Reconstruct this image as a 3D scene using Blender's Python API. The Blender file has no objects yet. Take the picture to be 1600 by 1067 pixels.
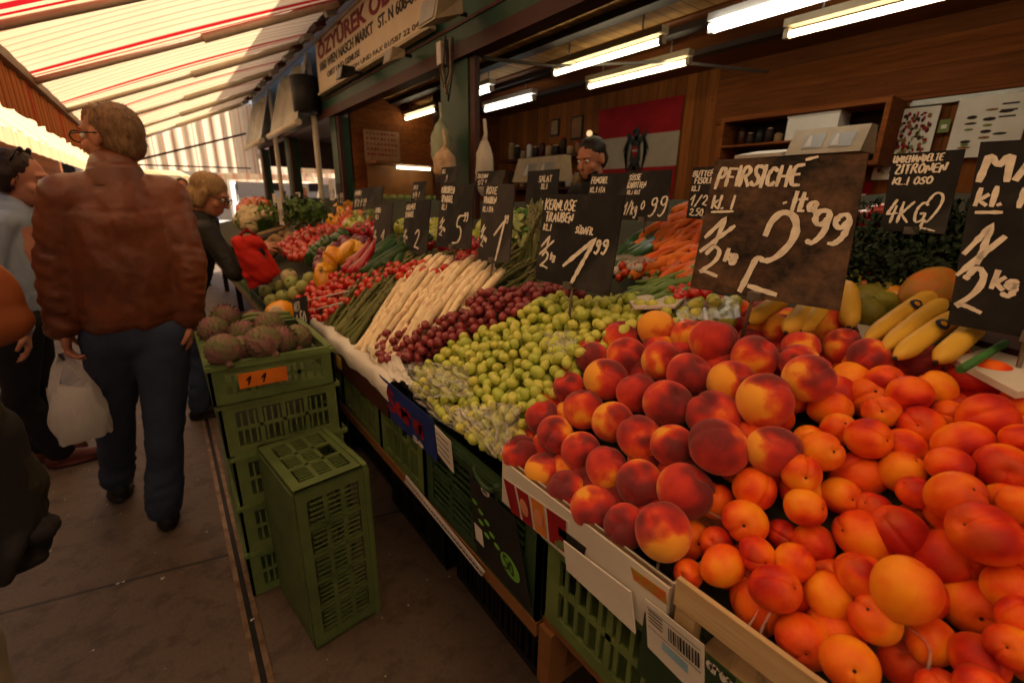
import bpy, bmesh, math, random
import numpy as np
from mathutils import Vector, Matrix
from mathutils import noise as mnoise
S = bpy.context.scene
COL = S.collection
RAD = math.radians
# ------------------------------------------------------------ camera, sky, sun
FPX = 711.0
CAMP = np.array([0.0, 0.0, 1.45])
_f = np.array([-555, -229.5, FPX]); _d = np.array([-40, 2300, FPX])
_f = _f / np.linalg.norm(_f); _d = _d - _f * (_d @ _f); _d /= np.linalg.norm(_d)
RW = np.stack([np.cross(_d, _f), _f, -_d])          # camera axes (right, down, forward) seen in the world
cd = bpy.data.cameras.new('camera'); co = bpy.data.objects.new('camera', cd); COL.objects.link(co)
cd.sensor_width = 36; cd.lens = FPX / 1600 * 36; cd.clip_start = 0.02; cd.clip_end = 2000
m = np.eye(4); m[:3, 0] = RW[:, 0]; m[:3, 1] = -RW[:, 1]; m[:3, 2] = -RW[:, 2]; m[:3, 3] = CAMP
co.matrix_world = Matrix(m.tolist())
cd.dof.use_dof = True; cd.dof.focus_distance = 0.95; cd.dof.aperture_fstop = 4.0
S.camera = co
SUN_EL, SUN_AZ = RAD(47), RAD(66)
w = bpy.data.worlds.new('World'); S.world = w; w.use_nodes = True
nt = w.node_tree; bg = nt.nodes['Background']
sky = nt.nodes.new('ShaderNodeTexSky'); sky.sky_type = 'NISHITA'; sky.sun_disc = False
sky.sun_elevation = SUN_EL; sky.sun_rotation = SUN_AZ; sky.dust_density = 9.0; sky.air_density = .7
nt.links.new(sky.outputs[0], bg.inputs[0]); bg.inputs[1].default_value = 0.07
sl = bpy.data.lights.new('sun', 'SUN'); sl.energy = 5.0; sl.angle = RAD(0.5); sl.color = (1, .88, .7)
so = bpy.data.objects.new('sun', sl); COL.objects.link(so)
sv = Vector((math.cos(SUN_EL) * math.sin(SUN_AZ), math.cos(SUN_EL) * math.cos(SUN_AZ), math.sin(SUN_EL)))
so.rotation_euler = (-sv).to_track_quat('-Z', 'Y').to_euler(); so.location = sv * 30
S.view_settings.view_transform = 'Standard'; S.view_settings.look = 'None'
S.view_settings.exposure = 1.44; S.view_settings.gamma = 1
S.render.engine = 'CYCLES'
S.cycles.use_denoising = True
S.cycles.max_bounces = 8; S.cycles.diffuse_bounces = 4; S.cycles.transparent_max_bounces = 12
S.cycles.sample_clamp_indirect = 4
# ------------------------------------------------------------ photo pixel -> world (surveying helpers)
def ray(px, py): return RW @ np.array([px - 800.0, py - 533.5, FPX])
def atx(px, py, x): d = ray(px, py); return CAMP + d * x / d[0]
def aty(px, py, y): d = ray(px, py); return CAMP + d * y / d[1]
def atz(px, py, z): d = ray(px, py); return CAMP + d * (z - CAMP[2]) / d[2]
def cdepth(p): return float((np.array(p) - CAMP) @ RW[:, 2])
HX = [.0, .40, .50, .535, .61, .70, .80, .89, 1.03, 1.2, 1.4, 1.7, 2.2]
HZ = [.6, .82, .905, .953, 1.03, 1.11, 1.173, 1.20, 1.212, 1.23, 1.27, 1.42, 1.6]
def heap(X, Y): return np.interp(X, HX, HZ) - .03 * np.clip((Y - .7) / .15, 0, 1) - .03 * np.clip((Y - 2.3) / .6, 0, 1)
_T = np.concatenate([np.arange(.1, 4, .003), np.arange(4, 16, .01)])
def hit(px, py, o=0.0):
    d = ray(px, py); d = d / np.linalg.norm(d); q = CAMP[None] + _T[:, None] * d
    k = np.flatnonzero(q[:, 2] < heap(q[:, 0], q[:, 1]) + o)
    return q[k[0] if len(k) else -1].copy()
def hnorm(X, Y):
    e = .02
    n = np.array([-(heap(X + e, Y) - heap(X - e, Y)) / (2 * e), 0, 1]); return n / np.linalg.norm(n)
# ------------------------------------------------------------ mesh builder
def tri(a): return np.array(a, float)
class MB:
    def __init__(s): s.v = []; s.f = []; s.sm = []; s.mi = []; s.m = 0
    def add(s, vs, fs, smooth=False):
        o = len(s.v); s.v += [tuple(map(float, v)) for v in vs]
        s.f += [tuple(i + o for i in f) for f in fs]; s.sm += [smooth] * len(fs); s.mi += [s.m] * len(fs)
        return s
    def hexa(s, c8): return s.add(c8, [(0, 3, 2, 1), (4, 5, 6, 7), (0, 1, 5, 4), (1, 2, 6, 5), (2, 3, 7, 6), (3, 0, 4, 7)])
    def box(s, x0, x1, y0, y1, z0, z1):
        return s.hexa([(x0, y0, z0), (x1, y0, z0), (x1, y1, z0), (x0, y1, z0), (x0, y0, z1), (x1, y0, z1), (x1, y1, z1), (x0, y1, z1)])
    def obox(s, c, ax, ay, az):
        c, ax, ay, az = map(np.array, (c, ax, ay, az))
        return s.hexa([c - ax - ay - az, c + ax - ay - az, c + ax + ay - az, c - ax + ay - az, c - ax - ay + az, c + ax - ay + az, c + ax + ay + az, c - ax + ay + az])
    def slab(s, q, n, t):
        q = [np.array(p, float) for p in q]; n = np.array(n, float)
        return s.hexa([p - n * t for p in q] + q)
    def tube(s, pts, r, seg=8, caps=True, sy=1.0):
        pts = [np.array(p, float) for p in pts]; n = len(pts)
        rs = [r] * n if np.isscalar(r) else list(r)
        vs = []; prev = None
        for i, p in enumerate(pts):
            t = pts[min(i + 1, n - 1)] - pts[max(i - 1, 0)]; L = np.linalg.norm(t); t = t / L if L > 1e-9 else np.array([0, 0, 1.])
            a = prev if prev is not None else (np.array([0, 0, 1.]) if abs(t[2]) < .9 else np.array([1., 0, 0]))
            u = a - t * (a @ t); u /= max(np.linalg.norm(u), 1e-9); prev = u; v = np.cross(t, u)
            for k in range(seg):
                an = 2 * math.pi * k / seg; vs.append(p + u * rs[i] * math.cos(an) * sy + v * rs[i] * math.sin(an))
        fs = [(i * seg + k, i * seg + (k + 1) % seg, (i + 1) * seg + (k + 1) % seg, (i + 1) * seg + k) for i in range(n - 1) for k in range(seg)]
        s.add(vs, fs, True)
        if caps:
            o = len(s.v) - n * seg
            s.f += [tuple(o + k for k in reversed(range(seg))), tuple(o + (n - 1) * seg + k for k in range(seg))]; s.sm += [False, False]; s.mi += [s.m] * 2
        return s
    def ell(s, c, r, M=None, nu=12, nv=8, fn=None):
        c = np.array(c, float); r = np.array([r] * 3 if np.isscalar(r) else r, float)
        vs = []
        for j in range(nv + 1):
            th = math.pi * j / nv
            for i in range(nu if 0 < j < nv else 1):
                ph = 2 * math.pi * i / nu
                p = np.array([math.sin(th) * math.cos(ph), math.sin(th) * math.sin(ph), math.cos(th)])
                if fn: p = fn(th, ph, p)
                p = p * r
                if M is not None: p = M @ p
                vs.append(c + p)
        ix = lambda j, i: 0 if j == 0 else (1 + (nv - 1) * nu if j == nv else 1 + (j - 1) * nu + i % nu)
        fs = []
        for j in range(nv):
            for i in range(nu):
                if j == 0: fs.append((0, ix(1, i), ix(1, i + 1)))
                elif j == nv - 1: fs.append((ix(j, i), ix(nv, 0), ix(j, i + 1)))
                else: fs.append((ix(j, i), ix(j + 1, i), ix(j + 1, i + 1), ix(j, i + 1)))
        return s.add(vs, fs, True)
    def grid(s, P, smooth=True):
        nu = len(P); nv = len(P[0])
        return s.add([p for r in P for p in r], [(i * nv + j, (i + 1) * nv + j, (i + 1) * nv + j + 1, i * nv + j + 1) for i in range(nu - 1) for j in range(nv - 1)], smooth)
    def mesh(s, name, mats):
        me = bpy.data.meshes.new(name); me.from_pydata(s.v, [], s.f); me.update()
        me.polygons.foreach_set('use_smooth', s.sm); me.polygons.foreach_set('material_index', s.mi)
        for mm in (mats if isinstance(mats, (list, tuple)) else [mats]): me.materials.append(mm)
        return me
    def build(s, name, mats, parent=None, loc=None):
        o = bpy.data.objects.new(name, s.mesh(name, mats)); COL.objects.link(o)
        if parent is not None: o.parent = parent
        if loc is not None: o.location = loc
        return o
def tag(o, label=None, cat=None, group=None, kind=None):
    if label: o['label'] = label
    if cat: o['category'] = cat
    if group: o['group'] = group
    if kind: o['kind'] = kind
    return o
def thing(name, label, cat, loc=(0, 0, 0), rz=0, group=None):
    o = bpy.data.objects.new(name, None); COL.objects.link(o); o.location = loc; o.rotation_euler = (0, 0, rz); o.empty_display_size = .05
    return tag(o, label, cat, group)
def inst(name, me, label, cat, loc, rot=None, scale=1.0, group=None, parent=None):
    o = bpy.data.objects.new(name, me); COL.objects.link(o)
    o.location = loc
    if rot is not None: o.rotation_euler = rot
    o.scale = (scale,) * 3 if np.isscalar(scale) else scale
    if parent is not None: o.parent = parent
    else: tag(o, label, cat, group)
    return o
ONES = 'first second third fourth fifth sixth seventh eighth ninth tenth eleventh twelfth thirteenth fourteenth fifteenth sixteenth seventeenth eighteenth nineteenth twentieth'.split()
TENS = {2: 'twenty', 3: 'thirty', 4: 'forty', 5: 'fifty', 6: 'sixty', 7: 'seventy'}
def ordw(i):
    if i < 20: return ONES[i]
    t, u = divmod(i + 1, 10)
    return TENS[t][:-1] + 'ieth' if u == 0 else TENS[t] + '-' + ONES[u - 1]
# ------------------------------------------------------------ materials
def newmat(name):
    mt = bpy.data.materials.new(name); mt.use_nodes = True
    return mt, mt.node_tree.nodes, mt.node_tree.links, mt.node_tree.nodes['Principled BSDF']
def mixc(N, L, fac, a, b):
    mx = N.new('ShaderNodeMix'); mx.data_type = 'RGBA'
    for k, x in ((0, fac), (6, a), (7, b)):
        if isinstance(x, bpy.types.NodeSocket): L.new(x, mx.inputs[k])
        else: mx.inputs[k].default_value = x if k == 0 else (*x[:3], 1)
    return mx.outputs[2]
def noise(N, L, vec, scale, detail=4, rough=.55, sc3=None):
    n = N.new('ShaderNodeTexNoise'); n.inputs['Scale'].default_value = scale; n.inputs['Detail'].default_value = detail; n.inputs['Roughness'].default_value = rough
    if sc3:
        mp = N.new('ShaderNodeMapping'); mp.inputs['Scale'].default_value = sc3; L.new(vec, mp.inputs[0]); vec = mp.outputs[0]
    L.new(vec, n.inputs['Vector']); return n.outputs['Fac']
def ramp(N, L, fac, stops, const=False):
    r = N.new('ShaderNodeValToRGB'); cr = r.color_ramp
    if const: cr.interpolation = 'CONSTANT'
    while len(cr.elements) < len(stops): cr.elements.new(.5)
    for e, (p, c) in zip(cr.elements, stops): e.position = p; e.color = (*c, 1) if len(c) == 3 else c
    L.new(fac, r.inputs[0]); return r.outputs[0]
def math_(N, L, op, a, b=None, c=None):
    n = N.new('ShaderNodeMath'); n.operation = op
    for k, x in enumerate((a, b, c)):
        if x is None: continue
        if isinstance(x, bpy.types.NodeSocket): L.new(x, n.inputs[k])
        else: n.inputs[k].default_value = x
    return n.outputs[0]
def bump(N, L, P, h, strength, dist=.01):
    b = N.new('ShaderNodeBump'); b.inputs['Strength'].default_value = strength; b.inputs['Distance'].default_value = dist
    L.new(h, b.inputs['Height']); L.new(b.outputs[0], P.inputs['Normal'])
def pm(name, c1, c2=None, scale=8, rough=.6, bmp=0, bd=.005, bscale=None, sc3=None, sheen=0, metal=0, spec=.22, rnd=0, lo=.35, hi=.65, trans=0, sss=0, obj=True, coat=0):
    """two-tone noise-mottled surface"""
    mt, N, L, P = newmat(name)
    tc = N.new('ShaderNodeTexCoord'); vec = tc.outputs['Object']
    c2 = c2 or tuple(x * .7 for x in c1)
    f = noise(N, L, vec, scale, 5, .6, sc3)
    c = ramp(N, L, f, [(lo, c1), (hi, c2)])
    if rnd:
        oi = N.new('ShaderNodeObjectInfo'); hs = N.new('ShaderNodeHueSaturation'); L.new(c, hs.inputs['Color'])
        L.new(math_(N, L, 'MULTIPLY_ADD', oi.outputs['Random'], rnd, 1 - rnd / 2), hs.inputs['Value'])
        mm = math_(N, L, 'FRACT', math_(N, L, 'MULTIPLY', oi.outputs['Random'], 7.31))
        L.new(math_(N, L, 'MULTIPLY_ADD', mm, rnd * .06, .5 - rnd * .03), hs.inputs['Hue']); c = hs.outputs[0]
    L.new(c, P.inputs['Base Color']); P.inputs['Roughness'].default_value = rough; P.inputs['Metallic'].default_value = metal
    P.inputs['Specular IOR Level'].default_value = spec; P.inputs['Sheen Weight'].default_value = sheen; P.inputs['Coat Weight'].default_value = coat
    if trans: P.inputs['Transmission Weight'].default_value = trans
    if sss: P.inputs['Subsurface Weight'].default_value = sss; P.inputs['Subsurface Radius'].default_value = (.01, .006, .003); P.inputs['Subsurface Scale'].default_value = 1
    if bmp: bump(N, L, P, noise(N, L, vec, bscale or scale * 4, 4, .6, sc3), bmp, bd)
    return mt
def emit(name, col, st):
    mt, N, L, P = newmat(name); P.inputs['Base Color'].default_value = (.8, .8, .8, 1); P.inputs['Emission Color'].default_value = (*col, 1); P.inputs['Emission Strength'].default_value = st; return mt
def clearmat(name, tint=(.95, .95, .92), gl=.12, scale=18, st=.6, rough=.12, milky=0.05):
    """thin clear film: mostly see-through, crumpled highlights"""
    mt, N, L, P = newmat(name); N.remove(P)
    out = [n for n in N if n.type == 'OUTPUT_MATERIAL'][0]
    tc = N.new('ShaderNodeTexCoord'); h = noise(N, L, tc.outputs['Object'], scale, 3, .6)
    b = N.new('ShaderNodeBump'); b.inputs['Strength'].default_value = st; b.inputs['Distance'].default_value = .01; L.new(h, b.inputs['Height'])
    tr = N.new('ShaderNodeBsdfTransparent'); tr.inputs[0].default_value = (*tint, 1)
    g = N.new('ShaderNodeBsdfGlossy'); g.inputs['Roughness'].default_value = rough; L.new(b.outputs[0], g.inputs['Normal'])
    df = N.new('ShaderNodeBsdfDiffuse'); df.inputs[0].default_value = (.75, .72, .66, 1); L.new(b.outputs[0], df.inputs['Normal'])
    lw = N.new('ShaderNodeLayerWeight'); lw.inputs[0].default_value = .35
    m0 = N.new('ShaderNodeMixShader'); m0.inputs[0].default_value = milky; L.new(tr.outputs[0], m0.inputs[1]); L.new(df.outputs[0], m0.inputs[2])
    m1 = N.new('ShaderNodeMixShader'); L.new(math_(N, L, 'MULTIPLY_ADD', lw.outputs['Facing'], gl * 2, gl * .3), m1.inputs[0]); L.new(m0.outputs[0], m1.inputs[1]); L.new(g.outputs[0], m1.inputs[2])
    L.new(m1.outputs[0], out.inputs[0]); return mt
def thin_plastic(name, col):
    mt, N, L, P = newmat(name); out = [n for n in N if n.type == 'OUTPUT_MATERIAL'][0]; tc = N.new('ShaderNodeTexCoord'); h = noise(N, L, tc.outputs['Object'], 22, 4, .65, (1, 1, .4))
    P.inputs['Base Color'].default_value = (*col, 1); P.inputs['Roughness'].default_value = .3; bump(N, L, P, h, .8, .02)
    tr = N.new('ShaderNodeBsdfTranslucent'); tr.inputs[0].default_value = (*col, 1); tp = N.new('ShaderNodeBsdfTransparent'); m1 = N.new('ShaderNodeMixShader'); m1.inputs[0].default_value = .4; L.new(P.outputs[0], m1.inputs[1]); L.new(tr.outputs[0], m1.inputs[2])
    m2 = N.new('ShaderNodeMixShader'); L.new(math_(N, L, 'MULTIPLY', h, .35), m2.inputs[0]); L.new(m1.outputs[0], m2.inputs[1]); L.new(tp.outputs[0], m2.inputs[2]); L.new(m2.outputs[0], out.inputs[0]); return mt
M = {}
M['green_plastic'] = pm('green_plastic', (.135, .19, .056), (.08, .115, .036), 7, .5, .25, .003, 40, rnd=.25, lo=.42, hi=.72)
M['dark_green_plastic'] = pm('dark_green_plastic', (.035, .065, .027), (.022, .045, .02), 6, .4, rnd=.4)
M['green_paint'] = pm('green_paint', (.022, .06, .034), (.014, .042, .024), 6, .4, .1)
M['red_wood'] = pm('red_wood', (.06, .015, .009), (.035, .009, .006), 6, .5, .2, sc3=(1, .1, 1))
M['dark_brown'] = pm('dark_brown', (.03, .015, .01), (.018, .01, .007), 6, .6)
M['orange_wood'] = pm('orange_wood', (.25, .11, .035), (.17, .07, .022), 5, .55, .2, sc3=(1, .1, 1))
M['pale_wood'] = pm('pale_wood', (.55, .4, .22), (.42, .28, .14), 6, .6, .2, sc3=(6, .4, 6))
M['white_card'] = pm('white_card', (.62, .58, .52), (.52, .47, .42), 5, .7)
M['white_paper'] = pm('white_paper', (.68, .65, .58), (.6, .56, .5), 6, .7, .3, .004, 9)
M['kraft'] = pm('kraft', (.32, .2, .1), (.26, .16, .08), 12, .8)
M['black'] = pm('black', (.012, .012, .012), (.02, .018, .016), 8, .5)
M['chalk'] = pm('chalk', (.8, .75, .64), (.62, .57, .48), 60, .95)
M['grey_metal'] = pm('grey_metal', (.32, .31, .28), (.25, .24, .22), 10, .4, metal=.4)
M['pole'] = pm('pole', (.58, .5, .38), (.48, .41, .3), 6, .5)
M['wire'] = pm('wire', (.35, .32, .28), None, 6, .35, metal=.8)
M['beige_metal'] = pm('beige_metal', (.42, .34, .22), (.34, .27, .18), 10, .5)
M['sign_paint'] = pm('sign_paint', (.62, .5, .34), (.54, .42, .28), 3, .5)
M['sign_red'] = pm('sign_red', (.22, .015, .015), None, 8, .5)
M['sign_dark'] = pm('sign_dark', (.035, .02, .015), None, 8, .5)
M['flag_red'] = pm('flag_red', (.27, .007, .012), (.19, .005, .008), 4, .85)
M['flag_white'] = pm('flag_white', (.34, .29, .23), (.27, .23, .18), 4, .85)
M['stem_green'] = pm('stem_green', (.12, .2, .05), (.2, .2, .07), 10, .6)
M['stem_brown'] = pm('stem_brown', (.16, .09, .035), (.1, .05, .02), 10, .7)
M['film'] = clearmat('film', gl=.16, scale=5, milky=.16, rough=.3, st=.12)
M['punnet'] = clearmat('punnet', tint=(.96, .93, .9), gl=.28, scale=5, st=.15, milky=.03, rough=.08)
M['glass'] = clearmat('glass', gl=.15, scale=2, st=.05, milky=.02)
M['skin'] = pm('skin', (.48, .21, .12), (.42, .17, .1), 14, .5, sss=.08)
M['white'] = pm('white', (.72, .7, .66), (.66, .64, .6), 5, .5)
M['tube'] = emit('tube_glow', (1, .82, .5), 5)
M['tube_cool'] = emit('tube_glow_cool', (1, .93, .78), 4)
# ------------------------------------------------------------ setting: ground
def paving_mat():
    mt, N, L, P = newmat('paving'); tc = N.new('ShaderNodeTexCoord'); v = tc.outputs['Object']
    big = noise(N, L, v, .9, 6, .65); fine = noise(N, L, v, 70, 3, .7); mid = noise(N, L, v, 9, 5, .7)
    c = ramp(N, L, big, [(.3, (.04, .026, .016)), (.55, (.098, .064, .039)), (.75, (.058, .037, .023))])
    c = mixc(N, L, math_(N, L, 'MULTIPLY', fine, .75), c, (.19, .13, .085))
    st = ramp(N, L, mid, [(.36, (1, 1, 1)), (.5, (0, 0, 0))]); c = mixc(N, L, math_(N, L, 'MULTIPLY', st, .6), c, (.035, .024, .016))
    sp = N.new('ShaderNodeTexVoronoi'); sp.inputs['Scale'].default_value = 13; L.new(v, sp.inputs['Vector'])
    spk = math_(N, L, 'LESS_THAN', sp.outputs['Distance'], .055); c = mixc(N, L, math_(N, L, 'MULTIPLY', spk, .8), c, (.5, .42, .33))
    sx = N.new('ShaderNodeSeparateXYZ'); L.new(v, sx.inputs[0])
    yy = math_(N, L, 'MULTIPLY_ADD', sx.outputs[0], .21, sx.outputs[1])
    fr = math_(N, L, 'FRACT', math_(N, L, 'DIVIDE', math_(N, L, 'ADD', yy, -1.955 + 23.0), 2.3))
    jy = math_(N, L, 'LESS_THAN', fr, .0065)
    xs = math_(N, L, 'FRACT', math_(N, L, 'DIVIDE', math_(N, L, 'ADD', sx.outputs[0], 21.3), 1.75)); jx = math_(N, L, 'LESS_THAN', xs, -1.0)
    j = math_(N, L, 'MAXIMUM', jy, jx); c = mixc(N, L, math_(N, L, 'MULTIPLY', j, .85), c, (.02, .015, .012))
    L.new(c, P.inputs['Base Color']); P.inputs['Roughness'].default_value = .62
    bump(N, L, P, math_(N, L, 'SUBTRACT', math_(N, L, 'ADD', math_(N, L, 'MULTIPLY', fine, .3), mid), j), .6, .006)
    return mt
g = MB(); g.box(-60, 60, -20, 140, -.2, 0)
tag(g.build('ground', paving_mat()), kind='structure')
r = MB()
for x0, x1 in ((-.005, .012), (.03, .047)): r.box(x0, x1, -2, 12, .0005, .007)
r.m = 1; r.box(.012, .03, -2, 12, .0005, .003)
tag(r.build('drain_channel', [pm('rail_steel', (.34, .23, .14), (.16, .09, .05), 14, .45, .4, metal=.6), M['black']]), kind='structure')
lit = MB(); rr = random.Random(5)
for px, py in ((188, 912), (255, 905), (395, 970)):
    p = atz(px, py, 0); s_ = rr.uniform(.006, .01)
    t = thing('litter_scrap', {188: 'white paper scrap lying on the paving in front of the slab joint', 255: 'tiny pale paper scrap beside the larger white scrap', 300: 'pale crumb on the paving left of the drain channel', 345: 'small pale scrap on the paving by the drain rail', 322: 'pale scrap by the drain beside the green crate stack', 395: 'white fleck lying right on the drain rail by the crate'}[px], 'litter', (p[0], p[1], 0))
    b = MB(); n = 7; P_ = [[(s_ * (1.6 if px == 188 else .8) * (i / 3 - 1) + rr.uniform(-.002, .002), s_ * .8 * (j / 2 - .5) + rr.uniform(-.003, .003), .004 + rr.uniform(0, .006)) for j in range(3)] for i in range(n)]
    b.grid(P_); b.build('scrap', M['white_paper'], t)
# ------------------------------------------------------------ awning over the aisle
AX0, AZ0, AX1, ASL = -.56, 2.215, 1.62, .44
def awz(x): return AZ0 + ASL * (x - AX0)
def fabric_mat(name, ax, base, hue2, trans=.55, bold=1.31, fine=.1305, thin=.1):
    mt, N, L, P = newmat(name); N.remove(P); out = [n for n in N if n.type == 'OUTPUT_MATERIAL'][0]
    tc = N.new('ShaderNodeTexCoord'); v = tc.outputs['Object']; sx = N.new('ShaderNodeSeparateXYZ'); L.new(v, sx.inputs[0]); y = sx.outputs[ax]
    f1 = math_(N, L, 'FRACT', math_(N, L, 'DIVIDE', math_(N, L, 'ADD', y, 50), fine)); s1 = math_(N, L, 'LESS_THAN', f1, thin)
    f2 = math_(N, L, 'FRACT', math_(N, L, 'DIVIDE', math_(N, L, 'ADD', y, 50.33), bold))
    s2 = math_(N, L, 'MAXIMUM', math_(N, L, 'LESS_THAN', f2, .05), math_(N, L, 'LESS_THAN', math_(N, L, 'ABSOLUTE', math_(N, L, 'SUBTRACT', f2, .1)), .016))
    f3 = math_(N, L, 'FRACT', math_(N, L, 'DIVIDE', math_(N, L, 'ADD', y, 50.02), fine * .5)); s3 = math_(N, L, 'LESS_THAN', f3, .3)
    dirt = noise(N, L, v, 1.4, 6, .65)
    c = ramp(N, L, dirt, [(.3, base), (.7, tuple(x * .86 for x in base))])
    c = mixc(N, L, math_(N, L, 'MULTIPLY', s3, .22), c, (.62, .36, .18))
    c = mixc(N, L, math_(N, L, 'MULTIPLY', s1, .6), c, hue2); c = mixc(N, L, s2, c, (.42, .012, .018)) if bold < 40 else c
    d = N.new('ShaderNodeBsdfDiffuse'); t = N.new('ShaderNodeBsdfTranslucent'); L.new(c, d.inputs[0]); L.new(c, t.inputs[0])
    mx = N.new('ShaderNodeMixShader'); mx.inputs[0].default_value = trans; L.new(d.outputs[0], mx.inputs[1]); L.new(t.outputs[0], mx.inputs[2]); L.new(mx.outputs[0], out.inputs[0])
    return mt
M['fabric'] = fabric_mat('striped_awning_cloth', 1, (.86, .66, .42), (.24, .05, .02), .66, thin=.13)
M['valance'] = fabric_mat('valance_cloth', 1, (.5, .16, .05), (.14, .02, .012), .3, fine=.065, thin=.3)
M['gable'] = fabric_mat('gable_cloth', 0, (.82, .72, .55), (.45, .05, .03), .6, fine=.16, thin=.13, bold=9)
POLES = [-9, -7.2, -5.4, -3.9, -2.3, -.9, .75, 2.3, 3.55, 4.85, 6.3, 7.85, 9.4, 10.9]
def fold(y):
    k = max([p for p in POLES if p <= y] or [POLES[0]]); n = min([p for p in POLES if p > y] or [POLES[-1]])
    return 0 if n <= k else math.sin(math.pi * (y - k) / (n - k))
aw = thing('aisle_awning', 'long cream awning with thin dark red stripes over the market aisle', 'awning', (0, 0, 0))
b = MB(); ys = np.arange(-9, 11.01, .1)  # stretch behind the camera is unseen, added to block sky light
b.grid([[(x, y, awz(x) + .045 * fold(y) * math.sin(math.pi * (x - AX0) / (AX1 - AX0)) + .004 * math.sin(y * 48)) for y in ys] for x in np.linspace(AX0, AX1, 22)])
b.build('fabric', M['fabric'], aw)
b = MB(); b.box(AX0 - .05, AX0 + .01, -9, 11, AZ0 - .055, AZ0 + .012); b.build('front_bar', pm('bar_paint', (.3, .2, .11), (.22, .14, .08), 8, .5), aw)
b = MB(); b.grid([[(AX0 - .03 + .012 * math.sin(y * 19), y, z + (.012 * math.sin(y * 14) if k == 1 else 0)) for y in np.arange(-9, 11, .05)] for k, z in enumerate((AZ0 - .055, AZ0 - .31))]); b.build('valance', M['valance'], aw)
for y in POLES:
    b = MB(); b.tube([(AX0, y, awz(AX0) - .03), (.55, y, awz(.55) - .035)], .022, 10); b.tube([(.5, y, awz(.5) - .035), (AX1 - .02, y, awz(AX1) - .04)], .034, 10)
    b.build('folding_arm', M['pole'], aw)
b = MB()
b.grid([[(x, 11 + .02 * math.sin(x * 30), z) for z in (1.88, awz(x) - .06)] for x in np.linspace(-.15, AX1 + .15, 60)]); b.build('end_curtain', M['gable'], aw)
b = MB(); b.tube([(-.2, 10.95, 2.02), (1.6, 10.95, 2.62)], .018); b.tube([(-.2, 10.96, 1.95), (1.6, 10.96, 1.98)], .012); b.build('end_rail', M['red_wood'], aw)
b = MB(); b.tube([(AX1 + .02, -9, awz(AX1) + .02), (AX1 + .02, 11, awz(AX1) + .02)], .05, 12); b.build('roller', M['dark_brown'], aw)
rr = random.Random(2)
for k in range(16):
    y = 3.6 + k * .45; b = MB(); b.obox((AX1 - .06, y, awz(AX1) - .1), (.05, 0, .02), (0, rr.uniform(.03, .12), 0), (-.01, 0, .02)); b.build('bracket', M['grey_metal'] if k % 2 else M['red_wood'], aw)
# ------------------------------------------------------------ stall building
WOODV = None
def plank_mat(name, ax, per, c1, c2, gap=.05, sc=None, rough=.75):
    mt, N, L, P = newmat(name); tc = N.new('ShaderNodeTexCoord'); v = tc.outputs['Object']; sx = N.new('ShaderNodeSeparateXYZ'); L.new(v, sx.inputs[0])
    q = math_(N, L, 'DIVIDE', math_(N, L, 'ADD', sx.outputs[ax], 40), per); fr = math_(N, L, 'FRACT', q); fl = math_(N, L, 'FLOOR', q)
    wn = N.new('ShaderNodeTexWhiteNoise'); wn.noise_dimensions = '1D'; L.new(fl, wn.inputs['W'])
    f = noise(N, L, v, 6, 6, .65, sc)
    c = ramp(N, L, f, [(.3, c1), (.68, c2)])
    kn = noise(N, L, v, 14, 2, .5); c = mixc(N, L, ramp(N, L, kn, [(.7, (0, 0, 0)), (.78, (.8, .8, .8))]), c, (.06, .025, .01))
    hs = N.new('ShaderNodeHueSaturation'); L.new(c, hs.inputs['Color']); L.new(math_(N, L, 'MULTIPLY_ADD', wn.outputs['Value'], .5, .72), hs.inputs['Value'])
    gp = math_(N, L, 'LESS_THAN', fr, gap); c = mixc(N, L, math_(N, L, 'MULTIPLY', gp, .8), hs.outputs[0], (.02, .01, .005))
    L.new(c, P.inputs['Base Color']); P.inputs['Roughness'].default_value = rough
    P.inputs['Specular IOR Level'].default_value = .15; bump(N, L, P, math_(N, L, 'SUBTRACT', 1, gp), .4, .004); return mt
M['ceiling'] = plank_mat('lit_toned_planks', 1, .1, (.5, .3, .1), (.36, .19, .06), .07, (.5, 4, 4))  # pale tone paints the tube light onto the planks near the beam
M['wall_planks'] = plank_mat('wall_planks', 1, .11, (.24, .08, .015), (.15, .045, .008), .04, (6, 6, .5))
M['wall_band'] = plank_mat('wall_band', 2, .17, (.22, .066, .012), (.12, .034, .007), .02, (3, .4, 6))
bl = thing('market_stall', 'open fronted green market stall with wooden ceiling and red beam', 'market stall', (0, 0, 0))
PXF = 1.85; BW = 4.2; CZ = 2.62; Y0, Y1 = -9, 6.05  # stall runs on unseen behind the camera, lengthened to cut sky fill
b = MB(); b.box(PXF - .03, BW + .3, Y0, 11.2, 3.2, 3.86); b.build('roof', M['dark_brown'], bl)
b = MB(); b.box(PXF - .04, PXF + .1, Y0, 11.2, 2.462, 3.197); b.build('fascia', M['green_paint'], bl)
b = MB(); b.box(PXF - .055, PXF + .06, Y0, 11.2, 2.37, 2.46); b.box(PXF - .05, PXF - .043, Y0, 11.2, 2.56, 2.58); b.build('beam', M['red_wood'], bl)
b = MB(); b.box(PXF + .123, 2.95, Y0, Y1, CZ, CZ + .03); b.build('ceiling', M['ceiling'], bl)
b = MB(); b.box(2.953, BW + .06, Y0, Y1, CZ - .012, CZ + .03); b.build('shade_toned_ceiling', M['wall_band'], bl)  # darker tone paints the shade on the ceiling beyond the tubes
b = MB(); b.box(BW, BW + .06, Y0, Y1, 0, CZ - .003); b.build('back_wall', M['wall_planks'], bl)
b = MB(); b.box(BW - .03, BW - .003, Y0, 2.55, 2.14, CZ - .005); b.build('wall_band', M['wall_band'], bl)
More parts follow.
